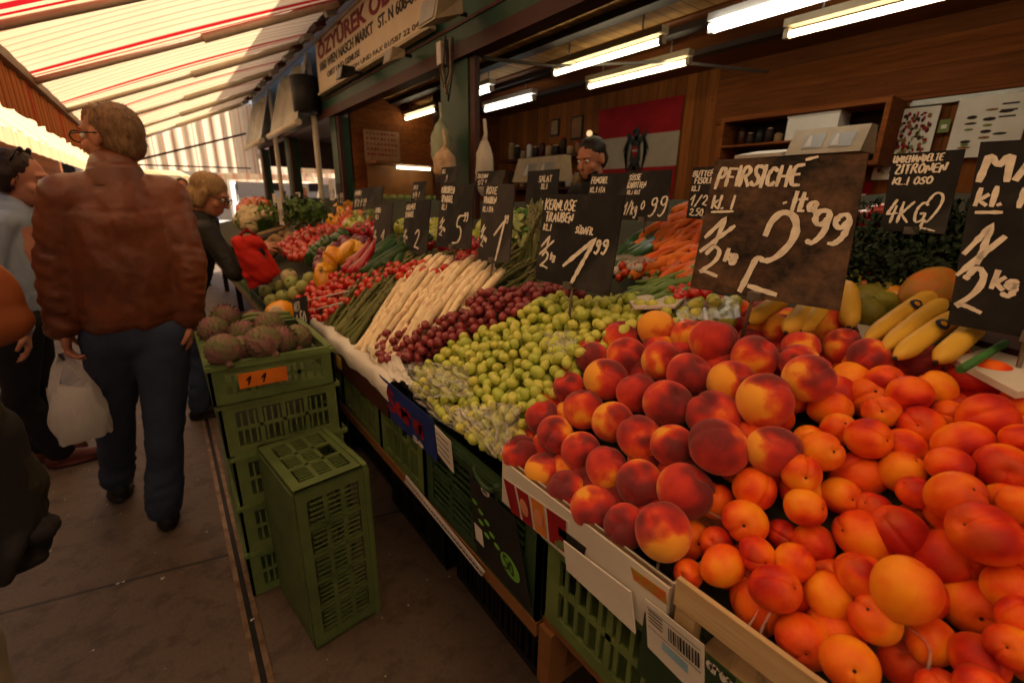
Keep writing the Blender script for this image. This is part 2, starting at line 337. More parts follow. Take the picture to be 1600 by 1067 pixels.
b = MB(); b.box(PXF + .16, BW - .003, Y1 - .06, Y1, 0, CZ - .003); b.build('side_wall', M['wall_band'], bl)
b = MB(); b.box(PXF, BW, Y0 - .06, Y0 - .003, 0, 3.1); b.build('side_wall', M['wall_band'], bl)  # unseen end wall, added to block light from behind the camera
pA, pB = atx(740, 200, PXF - .02)[1], atx(690, 200, PXF - .02)[1]
for y0, y1 in ((pA, pB), (5.92, 6.2), (8.5, 8.8), (11.0, 11.2)):
    b = MB(); b.box(PXF - .02, PXF + (.03 if y0 == pA else .14), y0 + .07, y1, 0, 2.367); b.build('post', M['green_paint'], bl)
    b = MB(); b.box(PXF - .01, PXF + .03, y0, y0 + .067, 0, 2.366); b.build('door_jamb', M['red_wood'], bl)
for y in (6.5, 8.95):
    b = MB(); b.tube([(PXF - .12, y, 0), (PXF - .12, y, 3.1)], .035, 10); b.build('drainpipe', M['pole'], bl)
b = MB()
for x in (2.52, 3.05, 3.6): b.box(x, x + .1, Y0, Y1 - .07, CZ - .05, CZ - .003)
b.build('purlin', M['dark_brown'], bl)
b = MB(); b.box(PXF + .12, BW, 6.2, 11.2, 2.6, 2.66); b.build('far_ceiling', M['dark_brown'], bl)
b = MB(); b.box(BW - .1, BW, 6.2, 11.1, 2.05, 2.597); b.build('far_header', M['dark_brown'], bl)
b = MB(); b.box(PXF + .16, BW, 11.12, 11.2, 2.05, 2.597); b.build('far_header', M['dark_brown'], bl)
b = MB(); b.tube([(1.98, 3.05, 2.40), (2.6, 3.0, 2.44), (3.3, 2.4, 2.47), (4.1, 2.1, 2.47)], .012); b.build('conduit', M['grey_metal'], bl)
# cubby shelf in the back wall
b = MB(); b.box(BW - .34, BW - .04, 1.15, 2.3, 2.095, 2.13); b.box(BW - .34, BW - .04, 1.15, 2.3, 1.72, 1.745); b.box(BW - .34, BW - .04, 2.27, 2.3, 1.745, 2.095); b.box(BW - .34, BW - .04, 1.15, 1.18, 1.745, 2.095); b.box(BW - .34, BW - .05, 1.18, 2.27, 1.9, 1.915)
b.m = 1; b.box(BW - .045, BW - .035, 1.18, 2.27, 1.745, 2.095)
b.build('wall_shelf', [M['wall_band'], M['dark_brown']], bl)
rr = random.Random(77)
for k in range(7):
    y = 2.18 - k * .075; t = thing('shelf_jar', f'{ordw(k)} dark jar from the left in the wall shelf beside the flag', 'jar', (BW - .2, y, 1.917), 0, 'jars in the wall shelf'); h = rr.uniform(.08, .15); c = MB(); c.tube([(0, 0, 0), (0, 0, h * .8), (0, 0, h * .9)], [.03, .03, .02], 10); c.build('body', M[rr.choice(['dark_brown', 'black', 'red_wood', 'kraft'])], t); c = MB(); c.tube([(0, 0, h * .9 + .001), (0, 0, h)], .021, 10); c.build('lid', M[rr.choice(['black', 'beige_metal', 'flag_red'])], t)
for k, (y, z, w_, h_, lb) in enumerate(((4.35, 2.3, .2, .26, 'dark framed picture on the planks left of the flag'), (4.75, 2.34, .16, .2, 'smaller dark framed picture further left on the planks'), (2.42, 2.0, .12, .3, 'narrow dark hanging calendar on the planks right of the flag'))):
    t = thing('wall_picture', lb, 'picture', (BW - .02, y, z)); c = MB(); c.box(0, .015, -w_ / 2, w_ / 2, -h_ / 2, h_ / 2); c.build('frame', M['black'], t); c = MB(); c.box(-.003, -.001, -w_ / 2 + .02, w_ / 2 - .02, -h_ / 2 + .02, h_ / 2 - .02); c.build('picture', M[['orange_wood', 'kraft', 'white_card'][k]], t)
b = MB(); b.box(BW - .012, BW - .003, -.6, 1.13, 2.118, 2.136); b.box(BW - .05, BW - .002, -.6, 1.13, 2.095, 2.117); b.build('rail', M['grey_metal'], bl)
# lamps
def lamp(x, y0, y1, z, label, double=False, cool=False):
    t = thing('fluorescent_lamp', label, 'lamp', (x, (y0 + y1) / 2, z), 0, 'fluorescent tubes under the stall ceiling'); h = (y1 - y0) / 2
    b = MB(); b.box(-.035, .035, -h - .03, h + .03, .04, .08); b.box(-.02, .02, -h - .03, -h, -.02, .03); b.box(-.02, .02, h, h + .03, -.02, .03); b.build('housing', M['beige_metal'] if not cool else M['white'], t)
    for dx in ((-.045, .0) if double else (0,)):
        b = MB(); b.tube([(dx, -h, 0), (dx, h, 0)], .019, 10); b.build('tube', M['tube_cool'] if cool else M['tube'], t)
    for e in (-.7, .7):
        b = MB(); b.tube([(0, e * h, .081), (0, e * h, max(.09, CZ - z))], .006); b.build('hanger', M['grey_metal'], t)
K = .98 / .95
lamp(2.64 * K, 2.05 * K, 3.01 * K, 2.43, 'warm ceiling tube beside the red beam, left of the flag')
lamp(3.15 * K, 2.2 * K, 3.14 * K, 2.43, 'lower pale yellow ceiling tube hanging above the flag')
lamp(3.11 * K, .45 * K, 1.5 * K, 2.43, 'long yellowish tube with wide grey housing, rightmost under the ceiling')
lamp(2.70 * K, .7 * K, 1.73 * K, 2.43, 'double white tube at the top edge between two other lamps', True, True)
lamp(3.07 * K, 3.82 * K, 4.64 * K, 2.43, 'cool white tube seen just right of the green post', False, True)
lamp(2.64 * K, 5.0 * K, 5.78 * K, 2.43, 'short warm tube seen left of the green post')
lamp(2.53 * K, 3.75 * K, 3.95 * K, 2.42, 'tiny bright tube end tucked against the green post', False, True)
# flag with eagle
fy0, fy1 = atx(1070, 155, BW)[1], atx(938, 177, BW)[1]; fz1 = 2.44; fz0 = 1.5
fl = thing('national_flag', 'red white red flag with black eagle hung on the wood wall', 'flag', (BW - .02, 0, 0))
def wave(y): return .008 * math.sin(y * 13)
for nm, za, zb, mm in (('red_stripe', fz0, fz0 + .31, 'flag_red'), ('white_stripe', fz0 + .31, fz0 + .63, 'flag_white'), ('red_stripe', fz0 + .63, fz1, 'flag_red')):
    b = MB(); b.grid([[(wave(y), y, z) for z in (za, zb)] for y in np.linspace(fy0, fy1, 24)]); b.build(nm, M[mm], fl)
cy, cz = fy0 + (fy1 - fy0) * .47, fz0 + .47
b = MB(); e = []
def leaf(p, q, wd, x=-.012):
    p = np.array(p); q = np.array(q); d = q - p; n = np.array([-d[1], d[0]]); n = n / np.linalg.norm(n) * wd
    pts = [p, p + d * .3 + n, p + d * .75 + n * .8, q, p + d * .75 - n * .8, p + d * .3 - n]
    b.add([(x - .004, cy + a, cz + c) for a, c in pts] + [(x, cy + a, cz + c) for a, c in pts], [(0, 1, 2, 3, 4, 5), (11, 10, 9, 8, 7, 6)])
leaf((0, -.2), (0, .17), .07); leaf((0, .1), (.0, .25), .035); leaf((0, .2), (.07, .2), .018)
for s_ in (-1, 1):
    leaf((s_ * .03, .06), (s_ * .13, .2), .03)
    for k in range(5): leaf((s_ * (.08 + .014 * k), .16 - .03 * k), (s_ * (.17 - .018 * k), .0 - .05 * k), .016)
    leaf((s_ * .03, -.1), (s_ * .09, -.21), .02); leaf((0, -.13), (s_ * .05, -.27), .018)
b.build('eagle', M['black'], fl)
b = MB(); b.add([(-.02, cy + a, cz + c) for a, c in ((-.035, .05), (.035, .05), (.035, -.02), (0, -.07), (-.035, -.02))], [(0, 1, 2, 3, 4)]); b.m = 1; b.box(-.024, -.021, cy - .035, cy + .035, cz - .002, cz + .018); b.build('shield', [M['flag_red'], M['flag_white']], fl)
# posters, boxes on the back wall
def poster(px0, px1, py0, py1, label, kind, seed):
    y1, y0 = atx(px0, 200, BW - .06)[1], atx(px1, 200, BW - .06)[1]; pm_ = (px0 + px1) / 2
    z1, z0 = atx(pm_, py0, BW - .06)[2], atx(pm_, py1, BW - .06)[2]
    t = thing('wall_poster', label, 'poster', (BW - .06, 0, 0)); b = MB(); b.box(0, .004, y0, y1, z0, z1); b.build('sheet', M['white_paper'], t)
    r_ = random.Random(seed); mats = [M['flag_red'], M['orange_wood'], M['stem_green'], M['dark_brown'], M['red_wood']]; b = MB()
    if kind == 'fruit':
        for k in range(190):
            b.m = r_.choice([0, 0, 1, 2, 3, 4]); y = y0 + (y1 - y0) * r_.uniform(.12, .88); z = z0 + (z1 - z0) * r_.uniform(.1, .92)
            b.ell((0, y, z), (.003, r_.uniform(.006, .013), r_.uniform(.008, .018)), None, 8, 4)
    else:
        for k in range(14):
            b.m = r_.choice([2, 3, 1]); y = y0 + (y1 - y0) * r_.choice([.3, .5, .75]); z = z0 + (z1 - z0) * (.12 + .05 * k)
            b.ell((0, y, z), (.003, r_.uniform(.02, .035), r_.uniform(.006, .012)), None, 8, 4)
        b.m = 3
        for k in range(3): b.box(-.002, 0, y0 + .05, y1 - .2, z1 - .06 - .035 * k, z1 - .05 - .035 * k)
    b.build('print', mats, t)
poster(1380, 1462, 170, 280, 'white poster crowded with small red and brown fruit pictures', 'fruit', 1)
poster(1488, 1600, 150, 245, 'pale poster with rows of small green pictures, right of the fruit poster', 'rows', 2)
for px0, px1, py0, py1, mm, lb in ((1362, 1374, 195, 218, 'black', 'tiny dark card pinned left of the fruit poster'), (1466, 1483, 188, 208, 'stem_green', 'small green card pinned between the two posters'), (1355, 1385, 285, 330, 'flag_red', 'red and white leaflet pinned under the fruit poster')):
    y1, y0 = atx(px0, 200, BW - .05)[1], atx(px1, 200, BW - .05)[1]; z1, z0 = atx(px0, py0, BW - .05)[2], atx(px0, py1, BW - .05)[2]
    t = thing('pinned_card', lb, 'card', (BW - .05, (y0 + y1) / 2, z0)); b = MB(); b.box(0, .004, -(y1 - y0) / 2, (y1 - y0) / 2, 0, z1 - z0); b.build('card', M[mm], t)
    b = MB(); b.box(-.003, -.001, -(y1 - y0) / 4, (y1 - y0) / 4, (z1 - z0) * .3, (z1 - z0) * .6); b.build('picture', M['white_paper'], t)
t = thing('storage_box', 'white rounded box standing in the dark wall shelf', 'box', (BW - .2, 1.45, 1.918)); y1, y0 = atx(1231, 190, BW - .3)[1], atx(1310, 190, BW - .3)[1]
b = MB(); b.box(-.1, .1, y0 - 1.45, y1 - 1.45, 0, .155); b.build('body', M['white'], t); b = MB(); b.box(-.105, .105, y0 - 1.455, y1 - 1.445, .156, .172); b.build('lid', M['white_paper'], t)
# scales on the inner counter
def scale_(x, pxl, pxr, pyt, pyb, label, big=True):
    yl, yr = atx(pxl, pyb, x)[1], atx(pxr, pyb, x)[1]; zt, zb = atx(pxl, pyt, x)[2], atx(pxl, pyb, x)[2]; W = yl - yr; D = zb - 1.003
    t = thing('weighing_scale', label, 'scale', (x, (yl + yr) / 2, 1.003)); h = zt - zb
    b = MB(); y0, y1 = -W / 2, W / 2
    b.hexa([(0, y0, D), (.2, y0, D), (.2, y1, D), (0, y1, D), (.08, y0, D + h), (.16, y0, D + h), (.16, y1, D + h), (.08, y1, D + h)]); b.box(.07, .13, -.04, .04, 0, D); b.build('head', M['beige_metal'], t)
    b = MB(); b.box(-.1, .25, y0 * .9, y1 * .9, -.06, 0); b.build('base', M['grey_metal'], t)
    n = np.array((-h, 0, .08)) / math.hypot(h, .08)
    for a, c in ((.2, .48), (.56, .86)):
        f = lambda u, s_, o: (.08 * s_ + n[0] * o, y1 - W * u, D + h * s_ + n[2] * o)
        b = MB(); b.slab([f(u, s_, .003) for u, s_ in ((a, .2), (c, .2), (c, .75), (a, .75))], n, .002); b.build('display', M['grey_metal'], t)
        b = MB(); b.slab([f(u, s_, .006) for u, s_ in ((a + .03, .25), (a + .13, .25), (a + .09, .7), (a + .06, .7))], n, .001); b.build('readout', M['white_card'], t)
scale_(2.75, 1226, 1342, 203, 243, 'large beige weighing scale with two displays above the peach sign')
scale_(3.0, 800, 870, 248, 285, 'small beige scale on the counter left of the seller')
p = atx(1197, 240, 2.85)
t = thing('cash_register', 'dark till with a tilted white pad on top beside the large scale', 'till', (p[0], p[1], .943)); D = p[2] - .943; b = MB(); b.box(-.1, .2, -.13, .13, 0, D - .03); b.build('body', M['dark_brown'], t)
b = MB(); b.hexa([(-.1, -.13, D - .028), (.15, -.13, D - .01), (.15, .13, D - .01), (-.1, .13, D - .028), (-.1, -.13, D - .01), (.15, -.13, D + .03), (.15, .13, D + .03), (-.1, .13, D - .01)]); b.build('pad', M['white_paper'], t)
# inner counter under the scales
t = thing('sales_counter', 'dark wooden counter standing behind the produce bank', 'counter', (2.95, 1.5, 0)); b = MB(); b.box(-.28, 1.0, -2.8, 2.4, .9, .94); b.build('top', M['orange_wood'], t); b = MB(); b.box(-.22, .95, -2.75, 2.35, 0, .897); b.build('cabinet', M['dark_brown'], t)
# shelves with goods on the back wall by the seller
rr = random.Random(11)
for zi, z in enumerate((1.62, 1.98)):
    t = thing('goods_shelf', ('lower' if zi == 0 else 'upper') + ' dark wall shelf crowded with jars left of the flag', 'shelf', (BW - .3, 4.65, z)); b = MB(); b.box(0, .28, -.6, .9, -.03, 0); b.build('board', M['red_wood'], t)
    for k in range(11):
        y = -.53 + k * .13; h = rr.uniform(.1, .22); w_ = rr.uniform(.035, .05)
        j = thing('storage_jar', f'{ordw(k)} jar from the flag on the {"lower" if zi == 0 else "upper"} wall shelf', 'jar', (BW - .19, 4.65 + y, z), 0, 'jars on the wall shelves'); c = MB(); c.tube([(0, 0, 0), (0, 0, h * .8), (0, 0, h * .9)], [w_, w_, w_ * .7], 10); c.build('body', M[rr.choice(['dark_brown', 'white_card', 'orange_wood', 'kraft', 'black', 'red_wood'])], j)
        c = MB(); c.tube([(0, 0, h * .9 + .001), (0, 0, h)], w_ * .72, 10); c.build('lid', M[rr.choice(['flag_red', 'white', 'black', 'beige_metal'])], j)
t = thing('wall_bulb', 'small glowing globe lamp on the wall left of the flag', 'lamp', tuple(atx(921, 209, BW - .12))); b = MB(); b.ell((0, 0, 0), .035); b.build('globe', emit('bulb', (1, .6, .25), .35), t); b = MB(); b.tube([(0.03, 0, 0), (.117, 0, 0)], .012); b.build('bracket', M['black'], t)
# seen through the left bay: notice pane, lit produce cabinet, column
t = thing('reflection_pane', 'faded pale notice pane hanging inside the left bay', 'reflection', (2.3, 5.93, 2.08)); b = MB(); b.box(-.16, .3, 0, .02, -.2, .17); b.build('pane', pm('reflection', (.3, .17, .09), (.22, .12, .06), 5, .4), t)  # painted mirror image of the shop sign, as reflected in glass
b = MB()
for k in range(5):
    for q in range(9): b.box(-.13 + q * .045, -.13 + q * .045 + rr.uniform(.015, .035), -.003, -.001, .12 - k * .06, .145 - k * .06)
b.build('lettering', M['sign_red'], t)
t = thing('display_cabinet', 'lit cabinet of green vegetables at the end of the left bay', 'cabinet', (2.55, 5.75, 1.35)); b = MB(); b.box(-.4, .5, -.15, .2, 0, .03); b.box(-.4, .5, -.15, .2, .5, .53); b.box(-.4, .5, .17, .2, .03, .5); b.build('shell', M['orange_wood'], t)
b = MB(); b.tube([(-.1, -.05, .47), (.35, -.05, .47)], .014); b.build('tube', M['tube'], t)
for k in range(9):
    b = MB(); b.ell((-.36 + k * .1, -.02, .09), (.06, .07, .06), None, 10, 6, lambda th, ph, p: p * (1 + .15 * math.sin(5 * ph) * math.sin(th))); b.build('cabbage', M['stem_green'], t)
b = MB(); b.box(0, .22, -.1, .12, 0, CZ - .004); tag(b.build('inner_column', M['red_wood'], None, (2.72, 5.1, 0)), 'dark brown wooden column inside the left bay of the stall', 'column')
# ------------------------------------------------------------ chalk stroke lettering
FONT = {
'A': (.62, '0,0 .3,1 .6,0|.12,.38 .5,.38'), 'B': (.5, '0,0 0,1 .3,.97 .42,.78 .28,.56 0,.52|.2,.54 .46,.4 .44,.15 .25,0 0,0'), 'C': (.55, '.52,.85 .3,1 .08,.75 .02,.4 .15,.06 .35,0 .55,.15'),
'D': (.55, '0,0 0,1 .25,.98 .5,.7 .52,.35 .3,.03 0,0'), 'E': (.48, '.48,1 0,.97 0,0 .5,.03|0,.52 .38,.54'), 'F': (.48, '0,0 0,.98 .5,1|0,.52 .36,.53'), 'G': (.6, '.55,.85 .3,1 .06,.7 .05,.3 .25,0 .55,.12 .56,.45 .32,.43'),
'H': (.55, '0,0 0,1|.52,0 .52,1|0,.5 .52,.5'), 'I': (.12, '.05,0 .05,1'), 'J': (.4, '.38,1 .36,.2 .2,0 0,.15'), 'K': (.55, '0,0 0,1|.5,1 .05,.45 .55,0'), 'L': (.45, '0,1 0,0 .45,.03'),
'M': (.75, '0,0 .1,1 .36,.35 .62,1 .72,0'), 'N': (.58, '0,0 0,1 .52,.03 .54,1'), 'O': (.6, '.3,1 .08,.8 .02,.4 .2,.02 .42,.05 .58,.45 .5,.85 .3,1'), 'P': (.5, '0,-.1 .04,1 .36,1 .48,.75 .34,.5 .04,.46'),
'R': (.52, '0,0 0,1 .35,1 .46,.76 .32,.52 0,.5|.2,.5 .52,0'), 'S': (.48, '.46,.88 .25,1 .06,.85 .12,.6 .4,.42 .45,.15 .22,0 0,.12'), 'T': (.55, '0,1 .55,.98|.27,1 .27,0'), 'U': (.55, '0,1 .02,.25 .2,0 .42,.06 .52,.35 .53,1'),
'V': (.55, '0,1 .28,0 .55,1'), 'W': (.8, '0,1 .2,0 .4,.7 .6,0 .8,1'), 'Y': (.55, '0,1 .28,.5 .55,1|.28,.5 .26,0'), 'Z': (.55, '0,1 .52,1 0,0 .55,0'), 'Ä': (.62, '0,0 .3,.85 .6,0|.12,.35 .5,.35|.16,1.08 .18,1.1|.42,1.08 .44,1.1'),
'Ü': (.55, '0,.85 .02,.2 .2,0 .42,.06 .52,.3 .53,.85|.12,1.08 .14,1.1|.4,1.08 .42,1.1'), 'Ö': (.6, '.3,.85 .06,.65 .04,.25 .25,0 .5,.15 .56,.55 .3,.85|.14,1.08 .16,1.1|.42,1.08 .44,1.1'),
'0': (.52, '.27,1 .06,.75 .02,.35 .2,0 .42,.1 .5,.5 .42,.88 .27,1'), '1': (.4, '0,.55 .34,1 .22,0'), '2': (.6, '.08,.78 .28,1 .52,.85 .48,.55 .1,.1 .22,.14 .6,.02'), '3': (.5, '.05,.9 .3,1 .45,.8 .2,.55 .48,.35 .35,.03 .02,.08'),
'4': (.55, '.3,1 0,.35 .55,.38|.42,.7 .36,0'), '5': (.52, '.5,1 .15,.98 .1,.58 .35,.62 .5,.35 .35,.05 0,.02'), '6': (.5, '.4,1 .1,.6 .05,.2 .25,0 .46,.2 .35,.45 .08,.35'), '8': (.5, '.25,.52 .06,.75 .25,1 .44,.78 .25,.52 .02,.25 .25,0 .48,.25 .25,.52'),
'9': (.45, '.42,.75 .25,.52 .06,.68 .12,.95 .36,.97 .42,.75 .38,.3 .2,0 .05,.06'), 'k': (.42, '0,0 .02,1|.4,.62 .05,.3 .42,0'), 'g': (.45, '.4,.5 .2,.62 .03,.4 .12,.1 .32,.12 .4,.55 .38,-.15 .2,-.38 0,-.25'), 'l': (.14, '.06,1 .05,0'), 'i': (.14, '.06,.6 .05,0|.07,.85 .08,.88'),
't': (.34, '.16,.95 .12,.1 .34,.05|0,.65 .34,.67'), 'a': (.48, '.4,.55 .2,.62 .03,.35 .15,.03 .38,.3 .42,.6 .4,.1 .5,.02'), 'r': (.35, '.02,.6 .03,0|.03,.4 .2,.6 .35,.55'), 'e': (.42, '.03,.35 .38,.4 .25,.62 .05,.45 .08,.1 .4,.08'), 'n': (.45, '.02,.6 .03,0|.03,.4 .22,.6 .38,.45 .4,0'), 'o': (.45, '.22,.6 .03,.35 .15,.02 .38,.15 .4,.48 .22,.6'),
's': (.38, '.35,.55 .12,.6 .08,.4 .35,.22 .2,0 0,.06'), '.': (.15, '.04,0 .07,.03'), '-': (.35, '.02,.45 .35,.47'), '/': (.5, '0,-.05 .5,1.05'), ' ': (.3, ''), 'ß': (.45, '0,-.1 .02,.8 .2,1 .36,.82 .2,.58 .4,.35 .3,.02 .12,.04'), ':': (.15, '.05,.1 .07,.12|.05,.6 .07,.62'),
}
def chaikin(p, it=2):
    for _ in range(it):
        q = [p[0]]
        for a, b in zip(p[:-1], p[1:]): q += [(a[0] * .75 + b[0] * .25, a[1] * .75 + b[1] * .25), (a[0] * .25 + b[0] * .75, a[1] * .25 + b[1] * .75)]
        p = q + [p[-1]]
    return p
def glyphs(text, x, y, h, slant=.18, wob=.03, rng=None, track=.16, wscale=1.0):
    """polylines of a handwritten line; x, y, h in metres on the board"""
    out = []; rng = rng or random.Random(1)
    for ch in text:
        wd, st = FONT.get(ch, FONT[' '])
        dy = rng.uniform(-wob, wob) * h; hh = h * rng.uniform(.92, 1.08)
        for pl in [s_ for s_ in st.split('|') if s_]:
            pts = [tuple(map(float, q.split(','))) for q in pl.split()]
            pts = [(a + rng.uniform(-wob, wob), c + rng.uniform(-wob, wob)) for a, c in pts]
            if len(pts) > 3: pts = chaikin(pts)
            out.append([(x + (a * wscale + c * slant) * hh, y + dy + c * hh) for a, c in pts])
        x += (wd * wscale + track) * h
    return out, x
def sub(pl, step):
    o = [pl[0]]
    for a, c in zip(pl[:-1], pl[1:]):
        L = math.hypot(c[0] - a[0], c[1] - a[1]); n = max(1, int(L / step))
        o += [(a[0] + (c[0] - a[0]) * k / n, a[1] + (c[1] - a[1]) * k / n) for k in range(1, n + 1)]
    return o
def ribbon(mb, pl, wd, place, rng):
    pl = sub(pl, wd * .8)
    if len(pl) < 2: return
    P_ = np.array(pl); T = np.gradient(P_, axis=0); T /= np.maximum(np.linalg.norm(T, axis=1), 1e-9)[:, None]; N_ = np.c_[-T[:, 1], T[:, 0]]
    vs = []; n = len(pl)
    ext = np.array([-T[0] * wd * .35, T[-1] * wd * .35]); P_[0] += ext[0]; P_[-1] += ext[1]
    for i in range(n):
        k = wd / 2 * rng.uniform(.72, 1.15) * (.75 if i in (0, n - 1) else 1)
        # brush direction: broad strokes going down, finer ones going across
        k *= .75 + .35 * abs(T[i, 1])
        vs += [place(*(P_[i] + N_[i] * k)), place(*(P_[i] - N_[i] * k))]
    mb.add(vs, [(2 * i, 2 * i + 1, 2 * i + 3, 2 * i + 2) for i in range(n - 1)])
def slate(name, c1, c2, scale, sc3=None, smear=.3):
    mt, N, L, P = newmat(name); tc = N.new('ShaderNodeTexCoord'); v = tc.outputs['Object']
    f = noise(N, L, v, scale, 8, .72, sc3); c = ramp(N, L, f, [(.38, c1), (.66, c2)])
    f2 = noise(N, L, v, 5, 4, .6); c = mixc(N, L, math_(N, L, 'MULTIPLY', ramp(N, L, f2, [(.5, (0, 0, 0)), (.75, (1, 1, 1))]), smear), c, (.16, .14, .12))
    L.new(c, P.inputs['Base Color']); P.inputs['Roughness'].default_value = .75; P.inputs['Specular IOR Level'].default_value = .2; bump(N, L, P, f, .2, .003); return mt
M['slate'] = slate('slate', (.008, .0075, .0075), (.02, .018, .0175), 9, None, .3)
M['slate_dusty'] = slate('slate_dusty', (.03, .026, .024), (.045, .037, .033), 6, None, .4)
M['slate_worn'] = slate('slate_worn', (.01, .008, .007), (.13, .07, .038), 13, (1, 1, 1.4), .15)
def price_sign(quad, X, lines, label, mat='slate', lean=.22, pin=None, seed=1, pinlen=None):
    """board standing in the produce, facing the aisle; quad TL TR BR BL as seen; lines: (text, u, v, h, thick) or ('poly', [..], thick)"""
    tl, tr, br, bl_ = quad
    BL, BR = atx(*bl_, X), atx(*br, X); hgt = abs(atx(*tl, X)[2] - BL[2]); Xt = X + lean * hgt
    TL, TR = atx(*tl, Xt), atx(*tr, Xt); c = (BL + BR) / 2
    n = np.cross(BL - BR, TR - BR); n /= np.linalg.norm(n)
    if n[0] > 0: n = -n
    Wd, Hg = np.linalg.norm(BR - BL), np.linalg.norm(TL - BL)
    t = thing('price_sign', label, 'price sign', tuple(c)); b = MB(); b.slab([p - c for p in (BL, BR, TR, TL)], n, .004); b.build('board', M[mat], t)
    rng = random.Random(seed); b = MB()
    def place(x, y):
        u, v = x / Wd, y / Hg
        return (BL * (1 - u) + BR * u) * (1 - v) + (TL * (1 - u) + TR * u) * v - c + n * .0015
    for ln in lines:
        if ln[0] == 'poly':
            for pl in ln[1]:
                pts = [(a * Wd, q * Hg) for a, q in pl]; ribbon(b, chaikin(pts) if len(pts) > 3 else pts, ln[2] * Hg, place, rng)
        else:
            tx, u, v, h, th = ln[:5]
            gs, _ = glyphs(tx, u * Wd, v * Hg, h * Hg, ln[5] if len(ln) > 5 else .12, rng=rng, wscale=ln[6] if len(ln) > 6 else 1.0)
            for pl in gs: ribbon(b, pl, th * 1.15 * Hg, place, rng)
    b.build('lettering', M['chalk'], t)
    mid = c + n * 0 - n * .007
    base = np.array(pin) if pin is not None else np.array([X - .01, mid[1], heap(X, mid[1]) - .03])
    top = (BL + BR) / 2 * .6 + (TL + TR) / 2 * .4 - n * .009
    b = MB(); b.tube([base - c, top - c], .0035, 6); b.obox((BL + BR) / 2 - c - n * .002 + np.array([0, 0, .004]), (.012, 0, 0), (0, .012, 0), (0, 0, .008)); b.build('spike', M['wire'], t)
    return t
HALF = lambda u, v, s_, th: [('poly', [[(u, v + .02 * s_ / .2), (u + .09 * s_ / .2, v + .16 * s_ / .2), (u + .035 * s_ / .2, v - .02)]], th)]
def half(u, v, s_, th=.03):
    """1 over slash over 2 with kg, drawn the way the seller writes it"""
    return [('poly', [[(u, v + .55 * s_), (u + .38 * s_, v + s_), (u + .25 * s_, v + .42 * s_)], [(u - .05 * s_, v + .22 * s_), (u + .6 * s_, v + .82 * s_)],
                      [(u + .1 * s_, v + .18 * s_), (u + .25 * s_, v + .38 * s_), (u + .42 * s_, v + .25 * s_), (u + .32 * s_, v - .02 * s_), (u - .02 * s_, v - .28 * s_), (u + .12 * s_, v - .22 * s_), (u + .42 * s_, v - .3 * s_)]], th),
            ('kg', u + .55 * s_, v + .08 * s_, .24 * s_, th * .85)]
BIG2 = [[(.47, .58), (.5, .68), (.58, .74), (.66, .68), (.68, .52), (.6, .34), (.5, .28), (.46, .34), (.42, .22), (.38, .06)]]
price_sign([(1118, 250), (1357, 240), (1311, 486), (1078, 449)], .9,
  [('PFIRSICHE', .05, .8, .135, .026, .1, .86), ('kl. I', .05, .63, .09, .02, .1, 1.1), ('Ita', .62, .62, .13, .026, .1), ('poly', [[(.06, .6), (.22, .61)], [(.57, .68), (.58, .685)], [(.66, .975), (.72, .99)]], .025)] + half(.05, .22, .34, .034) +
  [('poly', [[(.49, .46), (.51, .56), (.58, .63), (.67, .58), (.68, .44), (.6, .31), (.52, .26), (.46, .3), (.43, .18), (.39, .04)], [(.45, .075), (.62, .045)]], .05), ('99', .74, .42, .22, .032)],
  'big scratched brown black price board for peaches, reading 2 99', 'slate_worn', pin=hit(1157, 528) - np.array([0, 0, .03]), seed=3)
price_sign([(1532, 222), (1840, 206), (1780, 560), (1480, 506)], .98,
  [('MARILLEN', .04, .8, .16, .032, .1), ('kl. I', .04, .66, .09, .02, .1, 1.2), ('poly', [[(.06, .62), (.2, .625)]], .026)] + half(.03, .2, .36, .028) + [('2', .5, .12, .6, .05), ('99', .78, .5, .2, .032)],
  'large clean black price board beginning with M, above the bananas', 'slate', seed=4)
price_sign([(1395, 241), (1509, 233), (1476, 366), (1375, 360)], 1.38,
  [('UNBEHANDELTE', .03, .88, .08, .016, .1, .62), ('ZITRONEN', .08, .74, .11, .02, .1, .8), ('KL.I OSO', .08, .6, .085, .018), ('4KG', .04, .12, .26, .026, .15, .7)] +
  [('poly', [[(.66, .38), (.74, .5), (.86, .47), (.86, .34), (.74, .16), (.68, .12), (.66, .18), (.62, .04)], [(.64, .06), (.84, .03)]], .028)],
  'black price board for lemons in front of the dark herbs, reading 2', 'slate', pin=hit(1408, 446) - np.array([0, 0, .03]), seed=5)
price_sign([(851, 303), (976, 305), (951, 463), (836, 436)], .8,
  [('KERNLOSE', .04, .82, .11, .02, .1, .78), ('TRAUBEN', .06, .69, .1, .02, .1, .9), ('KL.I', .05, .585, .07, .018), ('SÜDAFR.', .5, .585, .07, .016, .1, .8)] + half(.05, .24, .28, .03) +
  [('poly', [[(.4, .22), (.76, .55), (.52, .02)]], .05), ('99', .76, .4, .15, .026)],
  'tall black price board for seedless grapes standing among green grapes, reading 1 99', 'slate', pin=hit(887, 512) - np.array([0, 0, .03]), seed=6)
price_sign([(983, 269), (1050, 265), (1041, 346), (970, 343)], 1.42,
  [('SÜSSE', .04, .82, .12, .022, .1, .8), ('KAROTTEN', .03, .66, .12, .022, .1, .66), ('KL.I ÖST', .05, .53, .08, .018), ('1/kg', .04, .12, .25, .024, .1, .5), ('0', .42, .22, .16, .026), ('99', .6, .08, .38, .032)],
  'black price board beside the carrots, reading 0 99', 'slate', pin=hit(1005, 376) - np.array([0, 0, .03]), seed=7)
